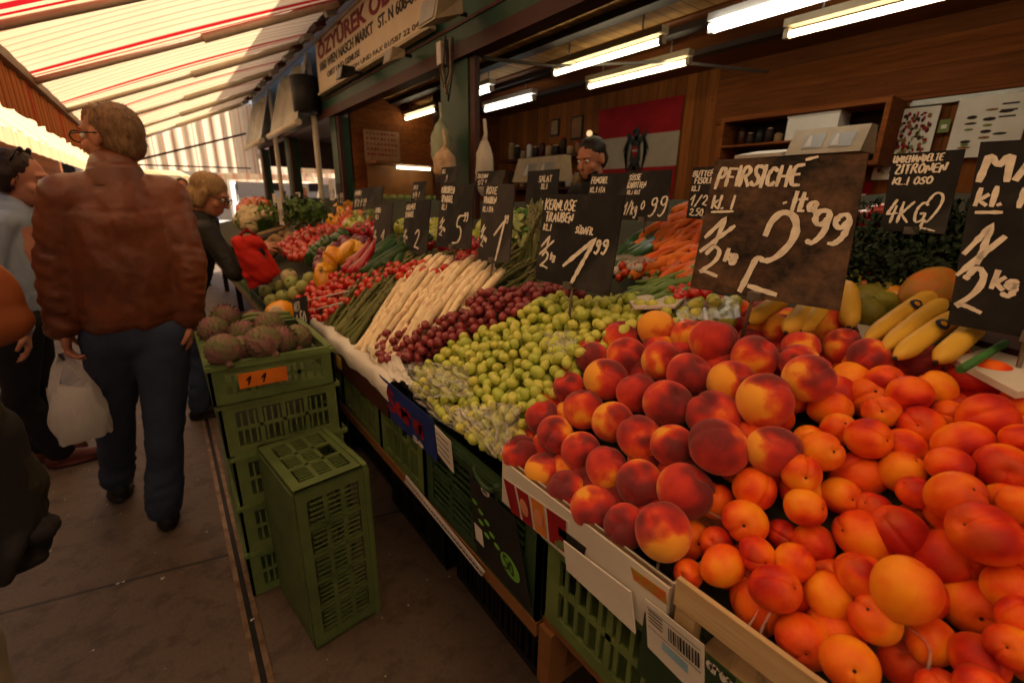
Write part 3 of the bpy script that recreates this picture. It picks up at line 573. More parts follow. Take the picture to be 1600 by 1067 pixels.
price_sign([(924, 272), (984, 270), (972, 330), (915, 330)], 1.56, [('FENCHEL', .05, .74, .16, .03, .1, .7), ('KL.I ITA', .05, .5, .13, .025), ('1/2', .05, .1, .3, .03)], 'black price board half hidden behind the seedless grape board', 'slate', seed=8)
price_sign([(1083, 262), (1150, 258), (1138, 345), (1072, 341)], 1.45, [('BUTTER', .04, .82, .11, .022), ('FISOLEN', .1, .68, .11, .022), ('KL.I', .05, .54, .09, .02), ('1/2', .05, .25, .2, .026), ('2.50', .06, .06, .13, .022)], 'black price board for green beans peeking out behind the peach board', 'slate', seed=9)
price_sign([(757, 286), (804, 288), (795, 412), (746, 405)], .86, [('ROTE', .12, .86, .09, .018), ('TRAUBEN', .04, .74, .08, .016, .1, .72), ('KL.I ITA', .05, .63, .06, .014)] + half(.06, .24, .22, .022) + [('poly', [[(.5, .34), (.8, .54), (.6, .02)]], .036), ('99', .78, .5, .1, .018, .1, .7)],
  'greyish slate price board above the red grapes, reading 1 99', 'slate_dusty', pin=hit(763, 448) - np.array([0, 0, .03]), seed=10)
price_sign([(690, 285), (741, 288), (735, 390), (681, 385)], .88, [('MARCHFELD', .04, .84, .1, .02, .1, .6), ('SPARGEL', .06, .7, .1, .02, .1, .75), ('KL.I', .1, .58, .08, .018)] + half(.08, .24, .22, .024) + [('5', .5, .06, .44, .034), ('99', .78, .42, .14, .02, .1, .7)],
  'black price board above the white asparagus, reading 5 99', 'slate', pin=hit(707, 430) - np.array([0, 0, .03]), seed=11)
price_sign([(634, 316), (673, 311), (666, 398), (627, 396)], .92, [('GRÜNER', .06, .84, .1, .02), ('SPARGEL', .04, .7, .1, .02, .1, .8)] + half(.05, .28, .2, .024) + [('2', .48, .08, .4, .034)], 'black price board above the green asparagus, reading 2', 'slate', seed=12)
price_sign([(587, 320), (614, 317), (607, 392), (581, 390)], .98, [('PAPRIKA', .04, .82, .1, .02, .1, .6), ('KL.I', .08, .68, .09, .018)] + half(.08, .24, .2, .024) + [('1', .5, .06, .4, .036)], 'narrow grey price board beside the tomatoes, reading 1', 'slate_dusty', seed=13)
price_sign([(554, 296), (600, 291), (594, 326), (550, 328)], 1.35, [('PAPRIKA', .05, .7, .2, .04), ('1/2 1 99', .08, .15, .35, .05)], 'wide low price board behind the yellow and orange peppers', 'slate', seed=14)
price_sign([(496, 326), (526, 322), (521, 352), (491, 354)], 1.3, [('TOMATEN', .04, .7, .18, .04), ('1/2 2', .1, .15, .4, .06)], 'small price board behind the far tomatoes beside the green post', 'slate', seed=15)
price_sign([(825, 268), (874, 264), (868, 345), (818, 342)], 1.62, [('SALAT', .4, .76, .12, .022), ('KL.I', .5, .62, .1, .02), ('1/2', .5, .2, .2, .026)], 'plain black price board behind the pale lettuces', 'slate', seed=16)
price_sign([(646, 285), (666, 283), (662, 312), (642, 314)], 1.5, [('PILZE', .1, .6, .2, .04), ('1/4 1', .1, .15, .3, .05)], 'tiny price board above the green asparagus board', 'slate', seed=17)
price_sign([(690, 262), (715, 260), (712, 284), (686, 286)], 1.45, [('DILL', .1, .6, .25, .05), ('1', .4, .1, .4, .06)], 'little upper price board behind the white asparagus board', 'slate', seed=18)
price_sign([(746, 268), (790, 266), (784, 290), (742, 292)], 1.45, [('ZUCCHINI', .05, .55, .25, .05), ('1/2 1', .1, .1, .35, .05)], 'low dark price board peeking over the grey red grape board', 'slate', seed=19)
FARS = [(0.8, 4.3, 'thin pale price stick sign in front of the far cauliflowers'), (1.0, 4.6, 'slim price card rising from the far tomatoes'), (1.15, 5.2, 'narrow price card by the far greens'), (1.5, 5.0, 'pale narrow price card before the bright gap'), (1.6, 5.6, 'tall pale price card beside the far green post'), (1.3, 6.6, 'faint price card among the farthest carrots'), (1.0, 5.6, 'small grey price card between cauliflower and potatoes')]
for k, (x, y, lb) in enumerate(FARS):
    z = heap(x, y); t = thing('price_sign', lb, 'price sign', (x, y, z - .03)); b = MB(); b.box(0, .004, -.09, .09, .14, .36); b.build('board', M['slate_dusty'] if k % 2 else M['white_card'], t)
    b = MB(); b.tube([(.007, 0, 0), (.007, 0, .3)], .004, 6); b.build('spike', M['wire'], t)
    gs = glyphs('1 99', -.07, .17, .09, rng=random.Random(k))[0]; b = MB()
    for pl in gs: ribbon(b, pl, .01, lambda a, q: (-.0015, -a, q), random.Random(k))
    b.build('lettering', M['chalk'] if k % 2 else M['sign_dark'], t)
# ------------------------------------------------------------ shop sign on the fascia
def text_mesh(txt, size, off=0.0):
    cu = bpy.data.curves.new('lettering', 'FONT'); cu.body = txt; cu.size = size; cu.offset = off; cu.extrude = .002
    o = bpy.data.objects.new('lettering', cu); COL.objects.link(o)
    dg = bpy.context.evaluated_depsgraph_get(); me = bpy.data.meshes.new_from_object(o.evaluated_get(dg)); bpy.data.objects.remove(o); return me
def text_on(txt, size, origin, u, v, mat, parent, off=0.0, width=None):
    me = text_mesh(txt, size, off); u = np.array(u, float); v = np.array(v, float); n = np.cross(u, v); me.materials.clear(); me.materials.append(M[mat])
    xs = [q.co.x for q in me.vertices]; k = width / (max(xs) - min(xs)) if width else 1
    for q in me.vertices: q.co = Vector((np.array(origin) + u * q.co.x * k + v * q.co.y + n * q.co.z).tolist())
    o = bpy.data.objects.new('lettering', me); COL.objects.link(o); o.parent = parent; return o
sg = thing('shop_sign', 'long cream shop sign with dark red and black lettering on the fascia', 'sign', (1.77, 4.75, 2.62))
b = MB(); b.box(-.035, 0, -1.4, 1.42, 0, .5); b.build('board', M['sign_paint'], sg)
b = MB(); b.box(-.05, .01, -1.42, 1.44, .501, .525); b.box(-.05, .01, -1.42, 1.44, -.025, -.001); b.build('frame', M['beige_metal'], sg)
uu, vv = (0, -1, 0), (0, 0, 1)
text_on('ÖZYÜREK OBST', .2, (-.038, 1.33, .325), uu, vv, 'sign_red', sg, .006, 2.45)
text_on('1060 WIEN NASCH MARKT   ST. N 608-610', .12, (-.038, 1.33, .2), uu, vv, 'sign_dark', sg, .002, 2.62)
text_on('OBST UND GEMUSE', .075, (-.038, 1.05, .1), uu, vv, 'sign_dark', sg, .001, 1.05)
text_on('TELEFON UND FAX 01/587 22 04', .055, (-.038, .55, .025), uu, vv, 'sign_dark', sg, 0, 1.8)
def flood(p, label, mat, s_=1.0):
    t = thing('floodlight', label, 'floodlight', tuple(p)); b = MB()
    b.hexa([(-.16 * s_, -.09 * s_, -.06 * s_), (-.0, -.07 * s_, 0), (-.0, .07 * s_, 0), (-.16 * s_, .09 * s_, -.06 * s_), (-.13 * s_, -.09 * s_, .06 * s_), (.01, -.05 * s_, .07 * s_), (.01, .05 * s_, .07 * s_), (-.13 * s_, .09 * s_, .06 * s_)]); b.build('body', M[mat], t)
    b = MB(); b.hexa([(-.163 * s_, -.075 * s_, -.05 * s_), (-.161 * s_, -.075 * s_, -.05 * s_), (-.161 * s_, .075 * s_, -.05 * s_), (-.163 * s_, .075 * s_, -.05 * s_), (-.137 * s_, -.075 * s_, .05 * s_), (-.135 * s_, -.075 * s_, .05 * s_), (-.135 * s_, .075 * s_, .05 * s_), (-.137 * s_, .075 * s_, .05 * s_)]); b.build('glass', M['grey_metal'], t)
    b = MB(); b.tube([(0, 0, .03), (.06, 0, .03), (.08, 0, .03)], .014); b.build('arm', M['black'], t)
flood(atx(712, 28, 1.68), 'beige floodlight fixed over the green post beside the shop sign', 'beige_metal', 1.3)
flood(atx(552, 118, 1.68), 'small black floodlight under the lower edge of the shop sign', 'black', .9)
flood(atx(628, 92, 1.7), 'pale floodlight bracket under the middle of the shop sign', 'beige_metal', .8)
t = thing('loudspeaker', 'dark rounded loudspeaker box hanging below the awning edge', 'loudspeaker', tuple(atx(478, 148, 1.66))); b = MB(); b.tube([(0, 0, -.22), (0, 0, -.2), (0, 0, .18), (0, 0, .2)], [.1, .16, .17, .12], 12); b.build('cabinet', M['black'], t); b = MB(); b.tube([(.1, 0, .1), (.19, 0, .1)], .02); b.build('bracket', M['grey_metal'], t)
p = atx(700, 60, 1.8)
t = thing('power_cable', 'looped dark power cable hanging on the green post by the floodlight', 'cable', tuple(p)); rr = random.Random(4)
for k in range(3):
    b = MB(); b.tube([(-.02 - .01 * k, .06 - .05 * k, 0), (-.03, .08 - .03 * k, -.16), (-.03, .02 - .03 * k, -.3 - .05 * k), (-.03, -.05 - .03 * k, -.22), (-.02, -.02 - .04 * k, -.02)], .006, 6); b.build('loop', M['black'] if k != 1 else M['kraft'], t)
b = MB(); b.box(-.05, -.01, .02, .08, -.16, -.02); b.build('plug', M['white_card'], t)
# bags hanging on the post
def sack(name, label, cat, p, rx, rz, h, mat, seed, netted=None):
    r_ = random.Random(seed); t = thing(name, label, cat, tuple(p)); b = MB(); fold_ = [r_.uniform(-.12, .12) for _ in range(9)]
    P_ = []
    for j in range(13):
        s_ = j / 12; rad = (.2 + .8 * min(1, s_ * 3.2) ** .7) * (1 if s_ < .72 else math.sqrt(max(.02, 1 - ((s_ - .72) / .3) ** 2)))
        P_.append([(rx * rad * math.cos(a) * (1 + fold_[k % 9] * (1 - s_ * .5) + r_.uniform(-.1, .1)), rz * rad * math.sin(a) * (1 + fold_[(k * 2) % 9] * (1 - s_ * .5) + r_.uniform(-.1, .1)), -h * s_ + r_.uniform(-.01, .01)) for k, a in enumerate(np.linspace(0, 2 * math.pi, 19)[:-1])])
    P_ = [r + [r[0]] for r in P_]; b.grid(P_); b.add(P_[-1][:-1], [tuple(range(18))]); b.build('bag', mat, t)
    c = MB(); c.tube([(0, 0, .12), (0.01, 0, .03), (0, 0, -.01)], [.01, .012, .02], 8); c.build('knot', mat, t); return t
p = atx(688, 190, 1.72)
sack('hanging_bag', 'greenish white plastic bag hanging on the green post', 'bag', p, .07, .08, .3, thin_plastic('bag_green', (.5, .56, .38)), 1)
p = atx(694, 232, 1.66)
t = sack('hanging_bag', 'lower hanging bag of orange onions below the greenish bag', 'bag', p, .075, .085, .2, pm('net_bag', (.55, .4, .26), (.42, .25, .12), 20, .5, .5, .01, 30), 2)
p = atx(757, 218, 1.75)
sack('hanging_bag', 'white plastic bag hanging on the right side of the green post', 'bag', p, .05, .07, .34, thin_plastic('bag_white', (.66, .6, .52)), 3)
# rolled plastic weather sheets under the eaves further along
for k, (y0, y1, lb) in enumerate(((6.4, 8.3, 'nearer cloudy plastic weather sheet hanging under the eaves'), (8.9, 10.8, 'farther cloudy plastic weather sheet hanging under the eaves'))):
    t = thing('weather_sheet', lb, 'plastic sheet', (1.72, (y0 + y1) / 2, 2.35)); h = (y1 - y0) / 2; b = MB()
    b.grid([[(.02 * math.sin(y * 9) - .05 * q, y, .72 * (1 - q / 4)) for q in range(5)] for y in np.linspace(-h, h, 24)]); b.build('sheet', pm('cloudy_sheet', (.34, .3, .2), (.2, .19, .12), 3, .25, .3, .01, 10), t)
    b = MB(); b.tube([(-.2, -h, -.03), (-.2, h, -.03)], .04); b.build('roll', M['pole'], t)
# ------------------------------------------------------------ the other side of the aisle and the far end
op = thing('opposite_awning', 'bright cream awning of the stalls across the aisle', 'awning', (-1.5, 6, 2.3)); b = MB()
M['fabric2'] = fabric_mat('far_awning_cloth', 1, (.55, .4, .23), (.45, .27, .1), .22, bold=70, fine=.4, thin=.2)
b.grid([[(-x, y, .95 * x + .03 * math.sin(y * 3.2)) for y in np.arange(-15, 34, .2)] for x in np.linspace(0, 2.8, 8)]); b.build('fabric', M['fabric2'], op)  # unseen rear length added to keep sky light off the aisle
b = MB(); b.grid([[(.02 + .012 * math.sin(y * 9), y, z) for y in np.arange(-15, 34, .1)] for z in (0, -.24)]); b.build('valance', M['fabric2'], op)
b = MB(); b.box(-.03, .015, -15, 34, -.03, .005); b.build('front_bar', M['pole'], op)
for y in range(-6, 34, 3):
    b = MB(); b.tube([(0, y, -.02), (-2.75, y, 2.58)], .03); b.build('folding_arm', M['pole'], op)
os_ = thing('opposite_stall', 'plain stall front across the aisle under the bright awning', 'market stall', (-4.35, 6, 0)); b = MB(); b.box(-.4, 0, -15, 34, 0, 4.6); b.build('wall', M['wall_band'], os_)
b = MB(); b.box(.003, 1.1, -15, 34, .55, .85); b.build('counter', M['kraft'], os_); b = MB(); b.box(.01, 1.0, -14.9, 33.9, 0, .547); b.build('cabinet', M['green_paint'], os_)
b = MB(); b.box(-.6, -.1, -15.1, 34.1, 4.603, 4.8); b.build('roof', M['dark_brown'], os_)
def van(x, y, rz, label, mat):
    t = thing('delivery_van', label, 'van', (x, y, 0), rz); b = MB()
    prof = [(-2.4, .35), (2.5, .35), (2.55, .9), (2.1, 1.15), (1.5, 1.95), (1.1, 2.2), (-2.35, 2.25), (-2.45, 1.2)]
    n = len(prof); vs = [(a, -.95, c) for a, c in prof] + [(a, .95, c) for a, c in prof]
    b.add(vs, [tuple(range(n)), tuple(reversed(range(n, 2 * n)))] + [(i, i + n, (i + 1) % n + n, (i + 1) % n) for i in range(n)]); b.build('body', M[mat], t)
    for xx in (-1.5, 1.6):
        for yy in (-.88, .88): w_ = MB(); w_.tube([(0, -.1, 0), (0, .1, 0)], .33, 16); w_.build('wheel', M['black'], t, (xx, yy * 1.03, .33))
    g_ = MB(); g_.slab([(2.13, -.8, 1.18), (2.13, .8, 1.18), (1.56, .75, 1.9), (1.56, -.75, 1.9)], (.8, 0, .6), .02); g_.build('windscreen', M['black'], t)
    for s_ in (-.957, .957):
        g_ = MB(); g_.box(.75, 1.5, s_ - .008, s_ + .008, 1.25, 1.85); g_.build('side_window', M['black'], t)
    for s_ in (-.7, .7):
        g_ = MB(); g_.ell((2.55, s_, .8), (.04, .14, .1)); g_.build('headlight', M['white'], t)
van(1.2, 19, 1.4, 'white delivery van parked beyond the end of the awnings', 'white')
van(5.6, 15.5, 1.7, 'pale van glimpsed between the far green posts', 'white_card')
fb = thing('street_facade', 'pale town building closing the far end of the market', 'building', (0, 70, 0)); b = MB(); b.box(-40, 60, 0, 8, 0, 6.5); b.build('wall', pm('render_wall', (.62, .52, .38), (.55, .45, .32), 1, .8), fb)
for k in range(20):
    for j in range(1):
        b = MB(); b.box(-38 + k * 5, -36.6 + k * 5, -.06, -.005, 2.2 + j * 3.7, 4.4 + j * 3.7); b.build('window', M['dark_brown'], fb)
b = MB(); b.hexa([(-41, -.6, 6.503), (61, -.6, 6.503), (61, 8.5, 6.503), (-41, 8.5, 6.503), (-39, 3, 8.2), (59, 3, 8.2), (59, 5, 8.2), (-39, 5, 8.2)]); b.build('roof', M['red_wood'], fb)
def parasol(x, y, r, h, label, mat):
    t = thing('market_parasol', label, 'parasol', (x, y, 0)); b = MB(); b.tube([(0, 0, 0), (0, 0, h)], .03); b.build('pole', M['pole'], t)
    b = MB(); b.grid([[(r * q * math.cos(a), r * q * math.sin(a), h - .55 * q ** 1.2 - (.16 if q > 1 else 0)) for q in (0, .5, 1, 1.001)] for a in np.linspace(0, 2 * math.pi, 17)], False); b.build('canopy', M[mat], t)
    b = MB(); b.box(-.3, .3, -.3, .3, 0, .08); b.build('foot', M['black'], t)
M['fabric3'] = fabric_mat('parasol_cloth', 0, (.8, .7, .55), (.6, .25, .18), .6, bold=50, fine=.3, thin=.3)
parasol(4.2, 13, 1.5, 2.7, 'red and white striped parasol beyond the second stall', 'fabric3')
parasol(2.9, 16.5, 1.4, 2.6, 'striped parasol behind the market stalls near the white van', 'fabric3')
parasol(-.3, 17, 1.3, 2.5, 'cream parasol standing at the far end of the aisle', 'fabric2')
t = thing('far_table', 'long market table with a white cloth beyond the end curtain', 'table', (1.3, 13.2, 0)); b = MB(); b.box(-1.4, 1.2, -.5, .5, .8, .86); b.build('top', M['white_paper'], t); b = MB(); b.box(-1.3, 1.1, -.45, .45, 0, .797); b.build('cloth', M['green_paint'], t)
# ------------------------------------------------------------ crates
def wallgrid(mb, O, U, V, N, w_, h, cols, rows, slats, handle=False, post=.045, rim=.03, th=.006, vert=False):
    O, U, V, N = (np.array(a, float) for a in (O, U, V, N))
    def bx(u0, u1, v0, v1, t=th, n0=0):
        c = O + U * (u0 + u1) / 2 + V * (v0 + v1) / 2 + N * (n0 + t / 2); mb.obox(c, U * (u1 - u0) / 2, V * (v1 - v0) / 2, N * t / 2)
    bx(0, post, 0, h, th * 1.6); bx(w_ - post, w_, 0, h, th * 1.6); bx(post, w_ - post, h - rim, h, th * 1.9); bx(post, w_ - post, 0, rim, th * 1.5)
    iw, ih = w_ - 2 * post, h - 2 * rim; rb = .013
    for k in range(1, cols): u = post + iw * k / cols; bx(u - rb / 2, u + rb / 2, rim, h - rim, th * 1.2)
    for k in range(1, rows): v = rim + ih * k / rows; bx(post, w_ - post, v - rb / 2, v + rb / 2, th * 1.3)
    for a in range(cols):
        for q in range(rows):
            if handle and a == cols // 2 and q == rows - 1: continue
            u0 = post + iw * a / cols + rb / 2; u1 = post + iw * (a + 1) / cols - rb / 2; v0 = rim + ih * q / rows + rb / 2; v1 = rim + ih * (q + 1) / rows - rb / 2
            for s_ in range(slats):
                if vert:
                    p = (u1 - u0) / slats; bx(u0 + p * s_ + p * .32, u0 + p * s_ + p * .62, v0, v1, th * .8)
                else:
                    p = (v1 - v0) / slats; bx(u0, u1, v0 + p * s_ + p * .32, v0 + p * s_ + p * .62, th * .8)
def crate_lip(Lx, Wy, H, t, mat):
    b = MB(); b.box(-.006, Lx + .006, -.006, .012, H - .012, H + .002); b.box(-.006, Lx + .006, Wy - .012, Wy + .006, H - .012, H + .002); b.box(-.006, .012, .012, Wy - .012, H - .012, H + .002); b.box(Lx - .012, Lx + .006, .012, Wy - .012, H - .012, H + .002); b.build('rim', mat, t)
def crate_parts(Lx, Wy, H, t, mat, cols=(4, 3), rows=3, slats=4, vert=False):
    """open top crate, length along x, width along y, standing at the origin corner"""
    b = MB(); b.box(.002, Lx - .002, .002, Wy - .002, 0, .008)
    b.box(.02, Lx - .02, .02, Wy - .02, -.004, -.0005)
    b.build('base', mat, t)
    crate_lip(Lx, Wy, H, t, mat)
    for O, U, N, L_, c in (((0, 0, 0), (1, 0, 0), (0, 1, 0), Lx, cols[0]), ((Lx, Wy, 0), (-1, 0, 0), (0, -1, 0), Lx, cols[0]), ((0, Wy, 0), (0, -1, 0), (1, 0, 0), Wy, cols[1]), ((Lx, 0, 0), (0, 1, 0), (-1, 0, 0), Wy, cols[1])):
        b = MB(); wallgrid(b, O, U, (0, 0, 1), N, L_, H, c, rows, slats, L_ == Wy, vert=vert)
        q = np.array(O, float); U_ = np.array(U, float); N_ = np.array(N, float)
        b.obox(q + U_ * L_ / 2 + np.array([0, 0, H + .004]) + N_ * .009, U_ * (L_ / 2 - .012), N_ * .012, (0, 0, .0035))
        b.build('slatted_side', mat, t)
PL = lambda: M['green_plastic']
t = thing('vegetable_crate', 'empty green plastic crate standing upright on end beside the crate stack', 'crate', (.18, 1.30, 0), 0, 'green plastic crates')
crate_parts(.61, .36, .225, t, PL(), (5, 3), 3, 5, True)
t.matrix_world = Matrix(((0, 0, 1, .181), (.1, .995, 0, 1.297), (1, 0, 0, .002), (0, 0, 0, 1))) if False else Matrix.Translation((.181, 1.297, .006)) @ Matrix.Rotation(RAD(7), 4, 'Z') @ Matrix(((0, 0, 1, 0), (0, 1, 0, 0), (1, 0, 0, 0), (0, 0, 0, 1)))
for k in range(4):
    t = thing('vegetable_crate', ['lowest green plastic crate of the stack by the drain channel', 'second lowest green crate of the stack by the drain channel', 'third green crate up in the stack by the drain channel', 'green slatted crate right under the artichoke crate'][k], 'crate', (.045 + .006 * ((k * 7) % 3), 1.66, .004 + .198 * k), 0, 'green plastic crates')
    crate_parts(.385, .55, .19, t, PL(), (4, 5), 2, 3, True)
ac = thing('vegetable_crate', 'green crate full of artichokes on top of the stack with an orange tag', 'crate', (.035, 1.64, .8), 0, 'green plastic crates')
crate_parts(.385, .5, .13, ac, PL(), (4, 5), 2, 2, True)
b = MB(); b.box(.08, .225, -.006, -.001, .045, .095); b.m = 1
gs = glyphs('1  1', .1, .055, .03, rng=random.Random(3))[0]
for pl in gs: ribbon(b, pl, .006, lambda a, q: (a, -.0075, q), random.Random(1))
b.build('price_tag', [pm('orange_card', (.8, .2, .015), None, 8, .6), M['red_wood']], ac)
# artichokes
def artichoke(seed):
    r_ = random.Random(seed); b = MB(); b.ell((0, 0, 0), (.037, .037, .043), None, 12, 8); k = 0
    for ring in range(9):
        th = RAD(150 - ring * 16.5); n = max(4, int(13 * math.sin(th) + 2))
        for i in range(n):
            ph = 2 * math.pi * (i + .5 * (ring % 2)) / n + r_.uniform(-.1, .1); d = np.array([math.sin(th) * math.cos(ph), math.sin(th) * math.sin(ph), math.cos(th)])
            tt = np.array([math.cos(th) * math.cos(ph), math.cos(th) * math.sin(ph), -math.sin(th)]) * -1; s_ = np.cross(d, tt); R0 = .047; wd = .017; ln = .036
            P_ = []
            for j in range(4):
                q = j / 3; w2 = wd * (1 - q ** 2 * .85); c = d * (R0 - .003 + .005 * q) + tt * (ln * (q - .3))
                P_.append([c - s_ * w2 - d * .004, c + d * .003, c + s_ * w2 - d * .004])
            b.grid(P_)
    b.tube([(0, 0, -.035), (.004, 0, -.062)], [.013, .011], 8)
    return b.mesh('artichoke', pm('artichoke%d' % seed, (.25, .1, .11), (.15, .17, .06), 26, .55, .2, .004, 60))
AM = [artichoke(1), artichoke(2)]
rr = random.Random(21)
for i, (px, py, dz, lb) in enumerate(((353, 497, .05, 'purple brown artichoke at the back left rim of the crate, topmost'), (380, 523, .0, 'artichoke in the middle of the crate behind the front pair'), (333, 517, .02, 'artichoke resting on the left rim of the crate'), (341, 549, .03, 'big artichoke at the front left corner of the crate'), (412, 536, .03, 'broad artichoke at the front centre of the crate above the orange tag'), (440, 532, .02, 'artichoke at the front right beside the black tag'), (422, 510, .03, 'artichoke lying at the back right of the crate by the stalks'), (375, 552, -.02, 'small artichoke low behind the front wall of the crate'), (398, 505, -.01, 'artichoke half hidden at the back of the crate centre'), (465, 528, -.02, 'artichoke at the far right side of the crate'))):
    p = atz(px, py, .945 + dz)
    p[0] = min(max(p[0], .09), .37)
    inst('artichoke', AM[i % 2], lb, 'artichoke', p, (rr.uniform(-.75, .75), rr.uniform(-.75, .75), rr.uniform(0, 6)), rr.uniform(.95, 1.12), 'artichokes in the green crate')
for k, y in enumerate((2.02, 2.07)):
    b = MB(); b.tube([(0, 0, 0), (.1, .01, .008), (.24, -.01, .0)], .009, 8); tag(b.build('artichoke_stalk', M['stem_green'], None, (.13, y, .975 + .005 * k)), ['front', 'rear'][k] + ' cut green stalk lying across the back of the artichoke crate', 'stalk')
price_sign([(455, 468), (478, 462), (486, 540), (470, 548)], .42, [('1.50', .1, .4, .3, .05), ('ARTI', .1, .75, .16, .03)], 'black price tag stuck in the right rim of the artichoke crate', 'slate', lean=.1, seed=31, pin=(.4, 1.8, .86))
# ------------------------------------------------------------ display stand
ds = thing('display_stand', 'sloping produce stand with an orange wood shelf along the aisle', 'stand', (0, 0, 0))
b = MB(); ysl = np.arange(-.9, 9.6, .25); xsl = np.concatenate([np.linspace(.56, 1.0, 9), np.linspace(1.1, 2.2, 9)])
b.grid([[(x, y, heap(x, y) - .1) for y in ysl] for x in xsl]); b.build('bed', pm('bed_liner', (.05, .045, .025), (.03, .035, .018), 4, .8), ds)
ZS = float(atx(636, 745, .5)[2])
b = MB(); b.box(.497, 1.5, .56, 8.5, ZS - .035, ZS); b.build('shelf', M['orange_wood'], ds)
b = MB(); b.box(.51, 1.5, -1.2, .555, .6, .63); b.build('shelf', M['orange_wood'], ds)
for y in (.5, 2.5, 4.6, 6.8, 8.4):
    b = MB(); b.box(.62, .68, y, y + .06, 0, ZS - .037); b.build('leg', M['dark_brown'], ds)
b = MB(); b.box(.5, .55, .515, .553, ZS - .15, .597); b.box(.551, .9, .515, .553, ZS - .15, ZS - .115); b.build('end_brace', M['orange_wood'], ds)
b = MB(); b.box(1.45, 1.5, -1.2, 8.5, 0, .95); b.build('back_board', M['dark_brown'], ds)
b = MB(); q = [atx(*p, .488) for p in ((634, 742), (757, 893), (752, 900), (632, 752))]; b.slab(q, (-1, 0, 0), .002)
b.m = 1
for k in range(28):
    u = (k + .5) / 28; c = (np.array(q[0]) * (1 - u) + np.array(q[1]) * u) * .5 + (np.array(q[3]) * (1 - u) + np.array(q[2]) * u) * .5; b.obox(c + np.array([-.001, 0, 0]), (.0005, 0, 0), (0, .006, 0), (0, 0, .002))
b.build('price_rail', [M['white_card'], M['black']], ds)
# crates along the front
for k, (x, y, nm) in enumerate(((.72, .75, 'nearest'), (.7, 1.35, 'second'), (.74, 1.95, 'third'), (.7, 2.55, 'fourth'), (.72, 3.2, 'farthest'))):  # black crates added in place of the deep shade under the shelf
    t = thing('shade_crate', f'added black crate standing in for shade under the stand, {nm} one', 'crate', (x, y, .003), 0, 'added black crates for the shade under the stand'); crate_parts(.4, .55, .3, t, M['black'], (4, 4), 2, 3, True)
cl = ['green crate under the peach carton with black vertical slots', 'dark crate under the clear bagged green grapes', 'green crate behind the hanging blue card flap', 'green crate under the red grapes and white asparagus', 'green crate under the green asparagus beside the artichokes', 'green crate under the cherry tomatoes', 'green crate under the kohlrabi', 'green crate under the farther vegetables', 'green crate under the potatoes', 'farthest green crate along the stand']
ye = [.285, .70, 1.08, 1.43, 1.85, 2.35, 2.95, 3.6, 4.4, 5.3, 6.2]
for k in range(10):
    z0 = .632 if k == 0 else ZS + .002; top = .845 if k == 0 else heap(.5, ye[k] + .2) - .03
    if k == 0:
        y0, y1 = -.05, .55; top = .835
    else: y0, y1 = (ye[k] if k > 1 else .558), ye[k + 1]
    if y1 - y0 < .1: continue
    t = thing('produce_crate', cl[k], 'crate', (.5, y0 + .004, z0), 0, 'green crates along the stand front')
    crate_parts(.42, y1 - y0 - .008, top - z0, t, M['dark_green_plastic'] if k % 3 == 1 else M['green_plastic'], (3, 4), 2, 4, k != 1)
# near label crate (dark green carton with a barcode label)
t = thing('apricot_carton', 'dark green carton with white barcode label under the wooden apricot tray', 'carton', (.5, -.35, .84)); b = MB(); b.box(-.012, -.002, -.3, .655, -.1, .02); b.build('front_panel', M['dark_green_plastic'], t)
def on_front(px, x): p = atx(px[0], px[1], x); return p
def decal(parent, quadpx, x, mats, drawer=None, name='label', th=.0015):
    o = np.array(parent.location); q = [atx(*p, x) - o for p in quadpx]; b = MB(); b.slab([q[3], q[2], q[1], q[0]], (-1, 0, 0), th); b.m = 1
    if drawer:
        TL, TR, BR, BL = q
        pl = lambda a, c: tuple((BL * (1 - a) + BR * a) * (1 - c) + (TL * (1 - a) + TR * a) * c + np.array([-.0015, 0, 0]))
        drawer(b, pl)
    b.build(name, mats, parent)
def barcode(b, pl):
    r_ = random.Random(3)
    def rect(a0, a1, c0, c1): b.add([pl(a0, c0), pl(a1, c0), pl(a1, c1), pl(a0, c1)], [(0, 1, 2, 3)])
    a = .42
    while a < .92: w_ = r_.uniform(.012, .035); rect(a, a + w_, .56, .82); a += w_ + r_.uniform(.012, .03)
    for k in range(4): rect(.06, .32, .62 + .07 * k, .645 + .07 * k)
    rect(.04, .96, .5, .512); rect(.04, .96, .88, .892); b.m = 2; rect(.3, .75, .28, .44)
decal(t, ((1008, 935), (1100, 1008), (1100, 1100), (1012, 1010)), .4865, [M['white_card'], M['black'], pm('pale_blue', (.25, .42, .55), None, 8, .6)], barcode)
def aron(b, pl):
    for s_ in glyphs('aron', .05, .2, .8, 0, rng=random.Random(9), wscale=.8)[0]: ribbon(b, s_, .18, lambda a, q: pl(a * .6, q), random.Random(2))
decal(t, ((1104, 1020), (1150, 1060), (1150, 1085), (1104, 1045)), .4868, [M['dark_green_plastic'], M['white_card']], aron, 'lettering')
